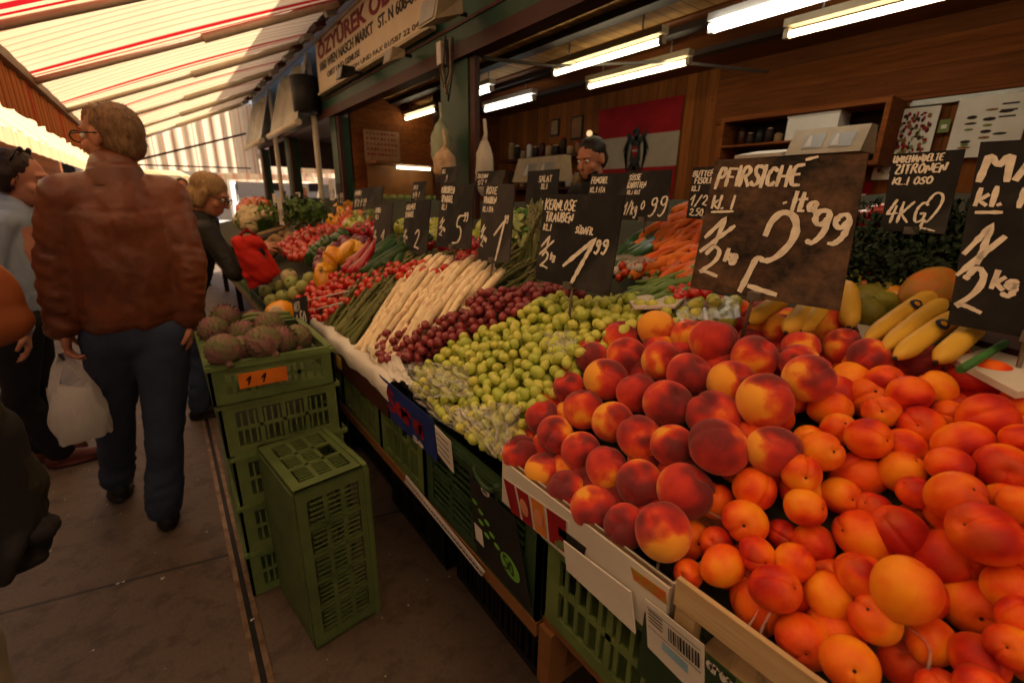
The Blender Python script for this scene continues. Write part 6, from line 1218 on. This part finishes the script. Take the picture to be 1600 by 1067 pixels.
def person(label, loc, J, face, mats, hair='short', jacket=True, head_s=1.0, tilt=0.0, glasses=False, build=1.0, skirt=None, hands=((0, 0, -1), (0, 0, -1)), curl=.35, wr=.006, cap=None, jz=3, leather=False, beard=False, strands=350, palms=None):
    t = thing('person', label, 'person', loc); f = nrm(V(face[0], face[1], 0)); rt_ = V(f[1], -f[0], 0); up = V(0, 0, 1)
    f2 = nrm(f * math.cos(tilt) - up * math.sin(tilt)); u2 = np.cross(rt_, f2); H_ = V(*J['head']); s_ = head_s; Rh = np.stack([rt_, f2, u2], 1)
    at = lambda x, y, z: H_ + (rt_ * x + f2 * y + u2 * z) * s_
    bp = [('e', at(0, -.012, .03), (.077 * s_, .097 * s_, .092 * s_), Rh), ('e', at(0, .02, -.045), (.06 * s_, .072 * s_, .075 * s_), Rh), ('e', at(0, .05, -.088), (.036 * s_, .036 * s_, .028 * s_), Rh),
          ('c', at(0, .088, .012), .011 * s_, at(0, .108, -.026), .0145 * s_), ('e', at(0, .083, -.058), (.025 * s_, .014 * s_, .008 * s_), Rh), ('e', at(0, .083, -.071), (.021 * s_, .014 * s_, .008 * s_), Rh), ('e', at(0, .078, .032), (.052 * s_, .018 * s_, .013 * s_), Rh)]
    for e in (-1, 1): bp += [('e', at(e * .078, -.012, -.005), (.011 * s_, .021 * s_, .033 * s_), Rh), ('e', at(e * .043, .055, -.03), (.024 * s_, .026 * s_, .024 * s_), Rh)]
    nk = V(*J['neck']); bp.append(('c', nk, .058 * build, at(0, -.02, -.06), .052 * s_)); ch = V(*J['chest']); pv = V(*J['pelvis'])
    bp.append(('c', nk - V(0, 0, .05), .08, ch, .12)); bp.append(('c', ch, .12, pv, .11))
    for k, sd in enumerate('LR'):
        sh, el, wr_ = (V(*J[q + sd]) for q in ('sh', 'el', 'wr')); hp, kn, an = (V(*J[q + sd]) for q in ('hip', 'kn', 'an'))
        bp += [('c', nk - V(0, 0, .06), .05, sh, .05), ('c', sh, .05, el, .038), ('c', el, .038, wr_, .027), ('c', pv, .09, hp, .085), ('c', hp, .085, kn, .052), ('c', kn, .052, an, .036)]
        pn = (palms[k] if palms else (V(1, 0, 0) * (1 if sd == 'L' else -1)))
        bp += hand_prims(wr_, hands[k], pn, curl)
    blob(bp, .0068, 'body', mats['skin'], t, 2)
    for e in (-1, 1):
        eo = MB(); eo.ell(at(e * .033, .081, .006), .0105 * s_, None, 12, 8); eo.m = 1; eo.ell(at(e * .034, .0885, .005), .0056 * s_, None, 8, 6); eo.build('eye', [M['white'], M['black']], t)
    # hair as a thick shell round the cranium
    hr = []
    if hair == 'short': hr = [('e', at(0, -.022, .052), (.082 * s_, .096 * s_, .081 * s_), Rh), ('e', at(0, -.06, -.005), (.076 * s_, .058 * s_, .075 * s_), Rh)]
    if hair == 'balding': hr = [('e', at(0, -.03, .034), (.0815 * s_, .0865 * s_, .092 * s_), Rh), ('e', at(0, -.05, -.015), (.0745 * s_, .056 * s_, .068 * s_), Rh), ('e', at(0, .008, .057), (.066 * s_, .078 * s_, .066 * s_), Rh)]
    if hair == 'bob': hr = [('e', at(0, -.025, .05), (.094 * s_, .104 * s_, .085 * s_), Rh), ('e', at(0, -.06, -.03), (.09 * s_, .068 * s_, .085 * s_), Rh), ('c', at(-.075, -.01, .02), .028 * s_, at(-.073, -.015, -.06), .024 * s_), ('c', at(.075, -.01, .02), .028 * s_, at(.073, -.015, -.06), .024 * s_)]
    if hair == 'up': hr = [('e', at(0, -.03, .05), (.09 * s_, .1 * s_, .085 * s_), Rh), ('c', at(-.075, -.02, .02), .03 * s_, at(-.07, -.03, -.04), .026 * s_), ('c', at(.075, -.02, .02), .03 * s_, at(.07, -.03, -.04), .026 * s_), ('e', at(0, -.07, -.0), (.08 * s_, .055 * s_, .075 * s_), Rh), ('e', at(0, -.11, .05), (.045 * s_, .045 * s_, .045 * s_), Rh)]
    blob(hr, .009, 'hair', mats['hair'], t, 2, lambda c: .003 * mnoise.noise(Vector((c.x * 70, c.y * 70, c.z * 25))) + .003 * mnoise.noise(c * 150))
    if beard: blob([('e', at(0, .028, -.066), (.058 * s_, .058 * s_, .05 * s_), Rh), ('e', at(0, .05, -.092), (.038 * s_, .036 * s_, .03 * s_), Rh)], .008, 'beard', mats['hair'], t, 2, lambda c: .002 * mnoise.noise(c * 130))
    hm = [q for q in t.children if q.name.startswith('hair')][0].data; rs_ = random.Random(len(label)); b = MB(); nv_ = len(hm.vertices)
    for _ in range(strands):
        v = hm.vertices[rs_.randrange(nv_)]; p = np.array(v.co); lp = Rh.T @ (p - H_);
        if (lp[1] > .035 and lp[2] < .085) or (lp[1] > -.02 and lp[2] < -.03): continue
        n = np.array(v.normal); d = V(rs_.gauss(0, .25), rs_.gauss(0, .25), -.55) - f * (.8 if n[2] > .5 else .15); d = d - n * (d @ n); d = nrm(d); sd = np.cross(n, d); L_ = rs_.uniform(.01, .018) * (1.7 if hair in ('bob', 'up') else 1)
        b.m = rs_.randrange(2)
        b.grid([[p + d * L_ * q + n * (.001 + .0035 * math.sin(q * 2.2) * rs_.uniform(.4, 1)) + sd * w_ * (1 - q * .8) + sd * L_ * .2 * q * q * rs_.uniform(-1, 1) for w_ in (-.0014, .0014)] for q in (0, .35, .7, 1)])
    tag(b.build('hair_strands', [mats['hair'], mats.get('strand', mats['hair'])], t), kind='stuff')
    if glasses:
        g_ = MB()
        for e in (-1, 1):
            g_.tube([at(e * .036 + .026 * math.cos(a), .105, .004 + .02 * math.sin(a)) for a in np.linspace(0, 2 * math.pi, 13)], .0025, 6, False); g_.tube([at(e * .062, .103, .01), at(e * .085, .04, .012), at(e * .086, -.03, .01)], .0025, 6)
        g_.tube([at(-.01, .108, .008), at(.01, .108, .008)], .0025, 6); g_.build('glasses', M['black'], t)
    if cap == 'sunglasses':
        g_ = MB()
        for e in (-1, 1): g_.ell(at(e * .036, .02, .136), (.024 * s_, .006 * s_, .014 * s_), Rh, 12, 8)
        g_.tube([at(-.08, .0, .08), at(-.06, .015, .13), at(.06, .015, .13), at(.08, 0, .08)], .004, 6); g_.build('sunglasses', M['black'], t)
    W = lambda fz, amp: (lambda c: amp * mnoise.noise(Vector((c.x * 9, c.y * 9, c.z * fz))) + amp * .6 * mnoise.noise(Vector((c.x * 24, c.y * 24, c.z * fz * 2.2))) + amp * .3 * mnoise.noise(c * 60))
    def W2(c):
        dx = c.x - J['pelvis'][0]; rg_ = lambda v: 1 - 2 * abs(mnoise.noise(v)); sl = min(1, max(0, (abs(dx) - .15) / .05))
        bk = .009 * rg_(Vector((c.x * 9, c.y * 5, c.z * 2.2))) + .004 * rg_(Vector((c.x * 18, c.y * 9, c.z * 7)))
        sv_ = .0075 * rg_(Vector((c.x * 5, c.y * 5, c.z * 15 + c.x * 12))) + .004 * rg_(Vector((c.x * 9, c.y * 9, c.z * 30)))
        seam = -.004 * math.exp(-((c.z - 1.385 - .06 * abs(dx)) / .005) ** 2) * (1 - sl) - .004 * math.exp(-(dx / .005) ** 2) * (c.z < 1.38) - .004 * math.exp(-((c.z - J['hem'][2] - .035) / .006) ** 2)
        return bk * (1 - sl) + sv_ * sl + seam + .003 * rg_(Vector((c.x * 30 + c.z * 12, c.y * 12, c.z * 22 - c.x * 9))) + .0012 * mnoise.noise(c * 70)
    B = build; hem = V(*J['hem']); jk = [('c', nk - V(0, 0, .035), .072 * B, nk + V(0, 0, .01), .07 * B)]
    Rb = np.stack([rt_, f, up], 1); shc = (V(*J['shL']) + V(*J['shR'])) / 2; shx = nrm(V(*J['shR']) - V(*J['shL'])); bf = np.cross(up, shx); Rb = np.stack([shx, nrm(bf), up], 1)
    for q in range(12): u = q / 11; jk.append(('e', (shc - V(0, 0, .07)) * (1 - u) + (hem + V(0, 0, .045)) * u, ((.163 + .01 * math.sin(u * 3.1)) * B, (.1 + .022 * math.sin(min(1, u * 1.4) * 1.6)) * B, .085), Rb))
    jk.append(('c', nk - V(0, 0, .05), .09 * B, shc - V(0, 0, .1), .12 * B))
    for sd in 'LR':
        sh, el, wr_ = (V(*J[q + sd]) for q in ('sh', 'el', 'wr')); jk += [('c', nk - V(0, 0, .06), .06 * B, sh, .068 * B), ('c', sh, .066 * B, el, .053 * B), ('c', el, .054 * B, el * .12 + wr_ * .88, .047 * B), ('c', el * .15 + wr_ * .85, .05 * B, el * .06 + wr_ * .94, .05 * B)]
    cr = MB(); cc = nk + V(0, 0, -.012) - nrm(bf) * .004; an_ = np.linspace(-2.5, 2.5, 25)
    cr.grid([[cc + (shx * math.sin(a) * (.066 + .016 * q) - nrm(bf) * math.cos(a) * (.068 + .016 * q)) * B + V(0, 0, z - .018 * (1 - math.cos(a)) * .5) for q, z in ((0, -.01), (.1, .04), (.5, .05), (.95, .03), (1.5, -.025))] for a in an_]); cr.build('collar', mats['jacket'], t)
    blob(jk, .0115, 'jacket', mats['jacket'], t, 12, W2 if leather else W(jz, wr * 1.5))
    hb = []
    for a in np.linspace(0, 2 * math.pi, 17)[:-1]: hb.append(hem + shx * math.cos(a) * .165 * B + nrm(bf) * math.sin(a) * .112 * B)
    tr = [('e', pv, (.155 * B, .115 * B, .13), Rb)]
    for sd in 'LR':
        hp, kn, an = (V(*J[q + sd]) for q in ('hip', 'kn', 'an')); tr += [('c', hp, .1 * B, kn, .067 * B), ('c', kn, .067 * B, an + V(0, 0, .01), .061 * B), ('c', pv, .1 * B, hp, .1 * B)]
    zk = J['anR'][2]; blob(tr, .0125, 'trousers', mats['trousers'], t, 4, lambda c: .006 * (1 - 2 * abs(mnoise.noise(Vector((c.x * 7, c.y * 7, c.z * 7))))) + (.007 * math.exp(-((c.z - .18) / .12) ** 2) + .004 * math.exp(-((c.z - .5) / .1) ** 2)) * (1 - 2 * abs(mnoise.noise(Vector((c.x * 8, c.y * 8, c.z * 28))))))
    for sd in 'LR':
        an = V(*J['an' + sd]); td = nrm(V(*J['to' + sd]) - an * V(1, 1, 0) - V(0, 0, J['to' + sd][2])); a0 = V(an[0], an[1], 0); rise = max(0, an[2] - .09)
        blob([('e', a0 + V(0, 0, .05 + rise), (.04, .04, .045)), ('c', a0 + td * -.035 + V(0, 0, .038 + rise), .036, a0 + td * .14 + V(0, 0, .036 + rise * .3), .036), ('c', a0 + td * .0 + V(0, 0, .055 + rise), .038, a0 + td * .1 + V(0, 0, .042 + rise * .4), .036), ('e', a0 + td * .05 + V(0, 0, .012 + rise * .5), (.048 + .08 * abs(td[0]), .048 + .08 * abs(td[1]), .012))], .008, 'shoe', mats['shoe'], t, 3)
    return t
M['leather'] = pm('brown_leather', (.19, .05, .017), (.1, .026, .009), 3, .4, .3, .004, 160, None, spec=.5)
M['jeans'] = pm('dark_jeans', (.028, .04, .072), (.045, .06, .1), 4, .8, .4, .006, 40)
M['blue_jeans'] = pm('blue_jeans', (.05, .075, .13), (.035, .05, .09), 4, .8, .3, .006, 40); M['light_jacket'] = pm('pale_blue_jacket', (.36, .42, .5), (.28, .33, .4), 5, .7, .4, .01, 10); M['dark_jacket'] = pm('dark_olive_jacket', (.035, .032, .026), (.02, .02, .018), 6, .6, .5, .01, 16)
M['black_cloth'] = pm('black_cloth', (.012, .011, .011), (.02, .018, .017), 6, .8, .3, .006, 30); M['beige_cloth'] = pm('beige_trousers', (.42, .35, .25), (.34, .28, .19), 4, .8, .5, .008, 16, (1, 1, .4)); M['olive'] = pm('olive_coat', (.03, .026, .014), (.018, .016, .01), 4, .7, .5, .01, 14)
hairm = lambda n, a, c: pm(n, a, c, 90, .5, .5, .003, 120, (1, 1, .2))
MH = {'grey_light': hairm('light_grey_hair', (.42, .27, .16), (.3, .18, .1)), 'grey': hairm('greying_hair', (.27, .15, .075), (.13, .07, .035)), 'dark': hairm('dark_hair', (.035, .016, .01), (.02, .01, .007)), 'blond': hairm('blond_hair', (.4, .25, .11), (.26, .15, .06)), 'black': hairm('black_hair', (.015, .011, .009), (.03, .022, .016))}
def J_(o, head, neck, pel, hem, sh, el, wr, hip, kn, an, to):
    s_ = lambda p: tuple(np.array(p, float) - np.array(o, float)); d = dict(head=s_(head), neck=s_(neck), pelvis=s_(pel), hem=s_(hem)); d['chest'] = tuple((np.array(d['neck']) * .6 + np.array(d['pelvis']) * .4))
    for k, sd in enumerate('LR'):
        for nm, q in (('sh', sh), ('el', el), ('wr', wr), ('hip', hip), ('kn', kn), ('an', an), ('to', to)): d[nm + sd] = s_(q[k])
    return d
# man in the leather jacket walking away
o_ = (-.15, 2.35, 0)
J = J_(o_, (-.10, 2.37, 1.645), (-.11, 2.33, 1.52), (-.15, 2.36, .93), (-.15, 2.35, .945), ((-.268, 2.33, 1.435), (.028, 2.33, 1.445)), ((-.345, 2.34, 1.17), (.062, 2.28, 1.18)), ((-.37, 2.36, .955), (.02, 2.30, .945)),
       ((-.235, 2.38, .9), (-.075, 2.34, .9)), ((-.31, 2.55, .5), (-.135, 2.36, .49)), ((-.385, 2.72, .1), (-.205, 2.34, .085)), ((-.41, 2.9, 0), (-.2, 2.5, 0)))
person('man walking away in brown leather jacket and dark jeans holding a white bag', o_, J, (-.75, .7), dict(skin=M['skin'], hair=MH['grey'], jacket=M['leather'], trousers=M['jeans'], shoe=M['black']), 'balding', glasses=True, leather=True, strands=500, build=1.04, wr=.007, hands=((-.05, .0, -1), (-.1, .1, -1)), curl=.5)
def carrier(name, label, p, W_, H_, D_, mat, rot, seed, handle=.12, gap=.05):
    r_ = random.Random(seed); t = thing(name, label, 'bag', tuple(p), rot); b = MB(); P_ = []
    for j in range(13):
        s_ = j / 12; wd = W_ / 2 * (.78 + .3 * math.sin(min(1, s_ * 1.1) * 2.2)); dp = D_ / 2 * (.35 + .8 * math.sin(s_ * 2.4)); P_.append([(wd * math.copysign(abs(math.cos(a)) ** .6, math.cos(a)) + .006 * math.sin(9 * s_ + k), dp * math.sin(a) * (1 + .25 * math.sin(k * 2.7 + seed + s_ * 3)), -handle - H_ * s_ + .012 * math.sin(k * 1.9) * (1 if j == 0 else .3)) for k, a in enumerate(np.linspace(0, 2 * math.pi, 25)[:-1])])
    P_ = [q + [q[0]] for q in P_]; b.grid(P_); b.add(P_[-1][:-1], [tuple(range(24))]); b.build('bag_body', mat, t)
    for e in (-1, 1):
        b = MB(); pts = [(-W_ * .33, e * D_ * .12, -handle - .01), (-W_ * .16, e * gap * .3, -handle * .4), (0, 0, .004), (W_ * .16, e * gap * .3, -handle * .4), (W_ * .33, e * D_ * .12, -handle - .01)]
        b.grid([[np.array(q) + V(w2, 0, 0) for w2 in (-.014, .0, .014)] for q in pts]); b.build('strap', mat, t)
    return t
M['bag_plastic'] = thin_plastic('thin_white_plastic', (.72, .68, .62))
carrier('carrier_bag', 'thin white plastic carrier bag hanging from the hand of the leather jacket man', (-.395, 2.37, .855), .165, .225, .12, M['bag_plastic'], .25, 2, .13)
# woman on the left, pale blue jacket
o_ = (-.62, 3.2, 0)
J = J_(o_, (-.50, 3.2, 1.505), (-.56, 3.2, 1.385), (-.64, 3.22, .88), (-.64, 3.22, .86), ((-.6, 3.37, 1.32), (-.6, 3.05, 1.31)), ((-.66, 3.42, 1.06), (-.68, 3.0, 1.05)), ((-.52, 3.36, .9), (-.6, 2.98, .84)),
       ((-.65, 3.3, .85), (-.64, 3.14, .85)), ((-.66, 3.34, .46), (-.72, 3.16, .46)), ((-.74, 3.38, .09), (-.66, 3.26, .085)), ((-.55, 3.4, 0), (-.45, 3.26, 0)))
person('woman with dark hair and sunglasses on her head in a pale blue jacket', o_, J, (1, -.25), dict(skin=M['skin'], hair=MH['dark'], jacket=M['light_jacket'], trousers=M['black_cloth'], shoe=pm('brown_shoe', (.12, .03, .02), None, 6, .5)), 'up', cap='sunglasses', tilt=.15, build=.92)
p = aty(10, 465, 2.35); t = thing('shoulder_bag', 'smooth orange brown bag at the left edge in front of the pale jacket', 'bag', (p[0] - .09, p[1], p[2])); blob([('e', (0, 0, 0), (.14, .08, .17)), ('e', (0, 0, -.08), (.15, .085, .1))], .012, 'bag_body', pm('tan_leather', (.42, .12, .035), (.34, .09, .028), 4, .45, .2, .004, 20), t, 6)
b = MB(); b.tube([(-.1, 0, .12), (-.1, 0, .3), (-.06, .05, .45)], .012); b.tube([(.08, 0, .13), (.04, .02, .3), (-.06, .05, .45)], .012); b.build('strap', pm('tan_strap', (.3, .09, .03), None, 4, .5), t)
# blond shopper by the stand
o_ = (.1, 3.5, 0)
J = J_(o_, (.26, 3.42, 1.45), (.2, 3.47, 1.33), (.03, 3.54, .88), (.05, 3.53, .84), ((.14, 3.64, 1.25), (.2, 3.3, 1.25)), ((.32, 3.66, 1.08), (.3, 3.22, 1.0)), ((.5, 3.55, 1.13), (.46, 3.3, 1.13)),
       ((.03, 3.62, .85), (.03, 3.46, .85)), ((.07, 3.66, .45), (.06, 3.5, .45)), ((.02, 3.68, .09), (.0, 3.5, .09)), ((.2, 3.7, 0), (.18, 3.5, 0)))
person('blond woman with glasses in a dark jacket bending over the vegetables', o_, J, (1, -.45), dict(skin=M['skin'], hair=MH['blond'], strand=MH['grey_light'], jacket=M['dark_jacket'], trousers=M['blue_jeans'], shoe=M['black']), 'bob', glasses=True, tilt=.45, build=.95, hands=((1, -.1, .1), (1, .3, .15)), palms=(V(0, 0, -1), V(0, 0, -1)), curl=.45, head_s=.97)
t = thing('red_bag', 'bright red cloth bag held by the blond woman over the vegetables', 'bag', tuple(aty(395, 380, 3.12))); c0 = aty(395, 380, 3.12)
g = lambda x, y, dy=0: aty(x, y, 3.12 + dy) - c0
blob([('c', g(372, 378), .035, g(394, 410), .06), ('c', g(394, 405), .06, g(410, 428), .06), ('c', g(405, 370), .012, g(434, 425), .014), ('c', g(366, 374), .012, g(392, 448), .014), ('c', g(366, 374), .012, g(405, 370), .012), ('c', g(392, 448), .016, g(434, 425), .014), ('c', g(372, 378), .03, g(405, 380), .03), ('c', g(388, 430), .03, g(418, 428), .04)], .01, 'bag_body', pm('red_cloth', (.62, .024, .012), (.5, .016, .01), 4, .7, .4, .01, 14), t, 5, lambda c: .007 * (1 - 2 * abs(mnoise.noise(Vector((c.x * 22 + c.z * 14, c.y * 14, c.z * 9))))) + .004 * mnoise.noise(c * 45))
b = MB(); b.tube([g(370, 374), g(385, 358), g(403, 372)], .01); b.build('handle', M['flag_red'], t)
# stall keeper
o_ = (2.36, 2.3, 0)
J = J_(o_, (2.36, 2.3, 1.72), (2.4, 2.3, 1.585), (2.44, 2.3, .95), (2.44, 2.3, .95), ((2.42, 2.12, 1.5), (2.42, 2.48, 1.5)), ((2.34, 2.04, 1.22), (2.34, 2.55, 1.22)), ((2.16, 2.12, 1.12), (2.16, 2.46, 1.12)),
       ((2.44, 2.2, .9), (2.44, 2.4, .9)), ((2.42, 2.2, .5), (2.42, 2.4, .5)), ((2.44, 2.2, .09), (2.44, 2.4, .09)), ((2.26, 2.2, 0), (2.26, 2.4, 0)))
person('stall keeper with short dark hair looking down behind the price boards', o_, J, (-1, -.1), dict(skin=M['skin'], hair=MH['black'], jacket=M['black_cloth'], trousers=M['black_cloth'], shoe=M['black']), 'short', tilt=.3, hands=((-1, 0, 0), (-1, 0, 0)), palms=(V(0, 0, -1), V(0, 0, -1)), head_s=1.06, beard=True)
# person cut off by the left edge
o_ = (-.5, 1.0, 0)
J = J_(o_, (-.56, 1.05, 1.62), (-.56, 1.02, 1.48), (-.5, 1.0, .92), (-.5, 1.0, .95), ((-.7, .98, 1.42), (-.42, 1.0, 1.42)), ((-.78, .95, 1.15), tuple(aty(-70, 640, 1.0))), ((-.76, 1.0, .93), tuple(aty(22, 772, 1.03))),
       ((-.58, 1.0, .88), (-.42, 1.0, .88)), ((-.6, 1.02, .48), (-.43, 1.0, .48)), ((-.62, 1.0, .09), (-.45, 1.0, .09)), ((-.62, 1.2, 0), (-.45, 1.2, 0)))
person('person at the left edge in a dark olive coat and beige trousers', o_, J, (0, 1), dict(skin=M['skin'], hair=MH['dark'], jacket=M['olive'], trousers=M['beige_cloth'], shoe=M['kraft']), 'short', build=.95, hands=((.05, .1, -1), (.1, .1, -1)), curl=1.45)
pe_ = [q for q in COL.objects if q.get('label', '').startswith('person at the left')][0]; w0 = V(*aty(22, 772, 1.03)) - V(-.5, 1.0, 0); blob([('c', w0 + V(-.01, -.01, .12), .05, w0 + V(-.01, -.015, -.04), .045)] + hand_prims(w0, (.1, .1, -1), V(-1, 0, 0), 1.45, 1.3), .0068, 'glove', M['black_cloth'], pe_, 2)
p = aty(45, 815, 1.03); t = thing('black_bag', 'crumpled black cloth bag clutched by the person at the left edge', 'bag', tuple(p)); blob([('e', (-.01, 0, 0), (.034, .04, .03)), ('e', (-.035, .02, .015), (.034, .04, .04)), ('e', (.012, -.01, -.012), (.028, .035, .02)), ('c', (-.03, 0, .03), .032, (-.05, .0, .07), .03)], .006, 'bag_body', M['black_cloth'], t, 3, lambda c: .012 * (1 - 2 * abs(mnoise.noise(c * 18))) + .004 * mnoise.noise(c * 60))
b = MB(); b.tube([(-.05, 0, .09), (-.06, 0, .15), (-.04, .005, .17)], .006); b.build('strap', M['black_cloth'], t)
# far shoppers
for k, (x, y, fc, jm, hm, lb) in enumerate(((.35, 9.3, (0, -1), 'white_card', 'dark', 'far shopper in a pale top below the end curtain'), (.9, 12.2, (-1, 0), 'blue_jeans', 'black', 'far shopper in blue standing beyond the end curtain'), (2.9, 12.5, (-1, -.4), 'flag_red', 'blond', 'far shopper in red glimpsed between the green posts'))):
    o_ = (x, y, 0); f = nrm(V(fc[0], fc[1], 0)); s = V(f[1], -f[0], 0); g3 = lambda a, b_, z: tuple(V(x, y, z) + s * a + f * b_)
    J = J_(o_, g3(0, .02, 1.58), g3(0, 0, 1.45), g3(0, 0, .92), g3(0, 0, .93), (g3(-.17, 0, 1.37), g3(.17, 0, 1.37)), (g3(-.22, -.02, 1.1), g3(.22, -.02, 1.1)), (g3(-.2, .1, .88), g3(.2, .1, .88)), (g3(-.09, 0, .88), g3(.09, 0, .88)), (g3(-.1, .1, .48), g3(.1, -.02, .48)), (g3(-.1, .1, .09), g3(.1, -.1, .09)), (g3(-.1, .3, 0), g3(.1, .1, 0)))
    person(lb, o_, J, fc, dict(skin=M['skin'], hair=MH[hm], jacket=M[jm], trousers=M['jeans'], shoe=M['black']), 'short')
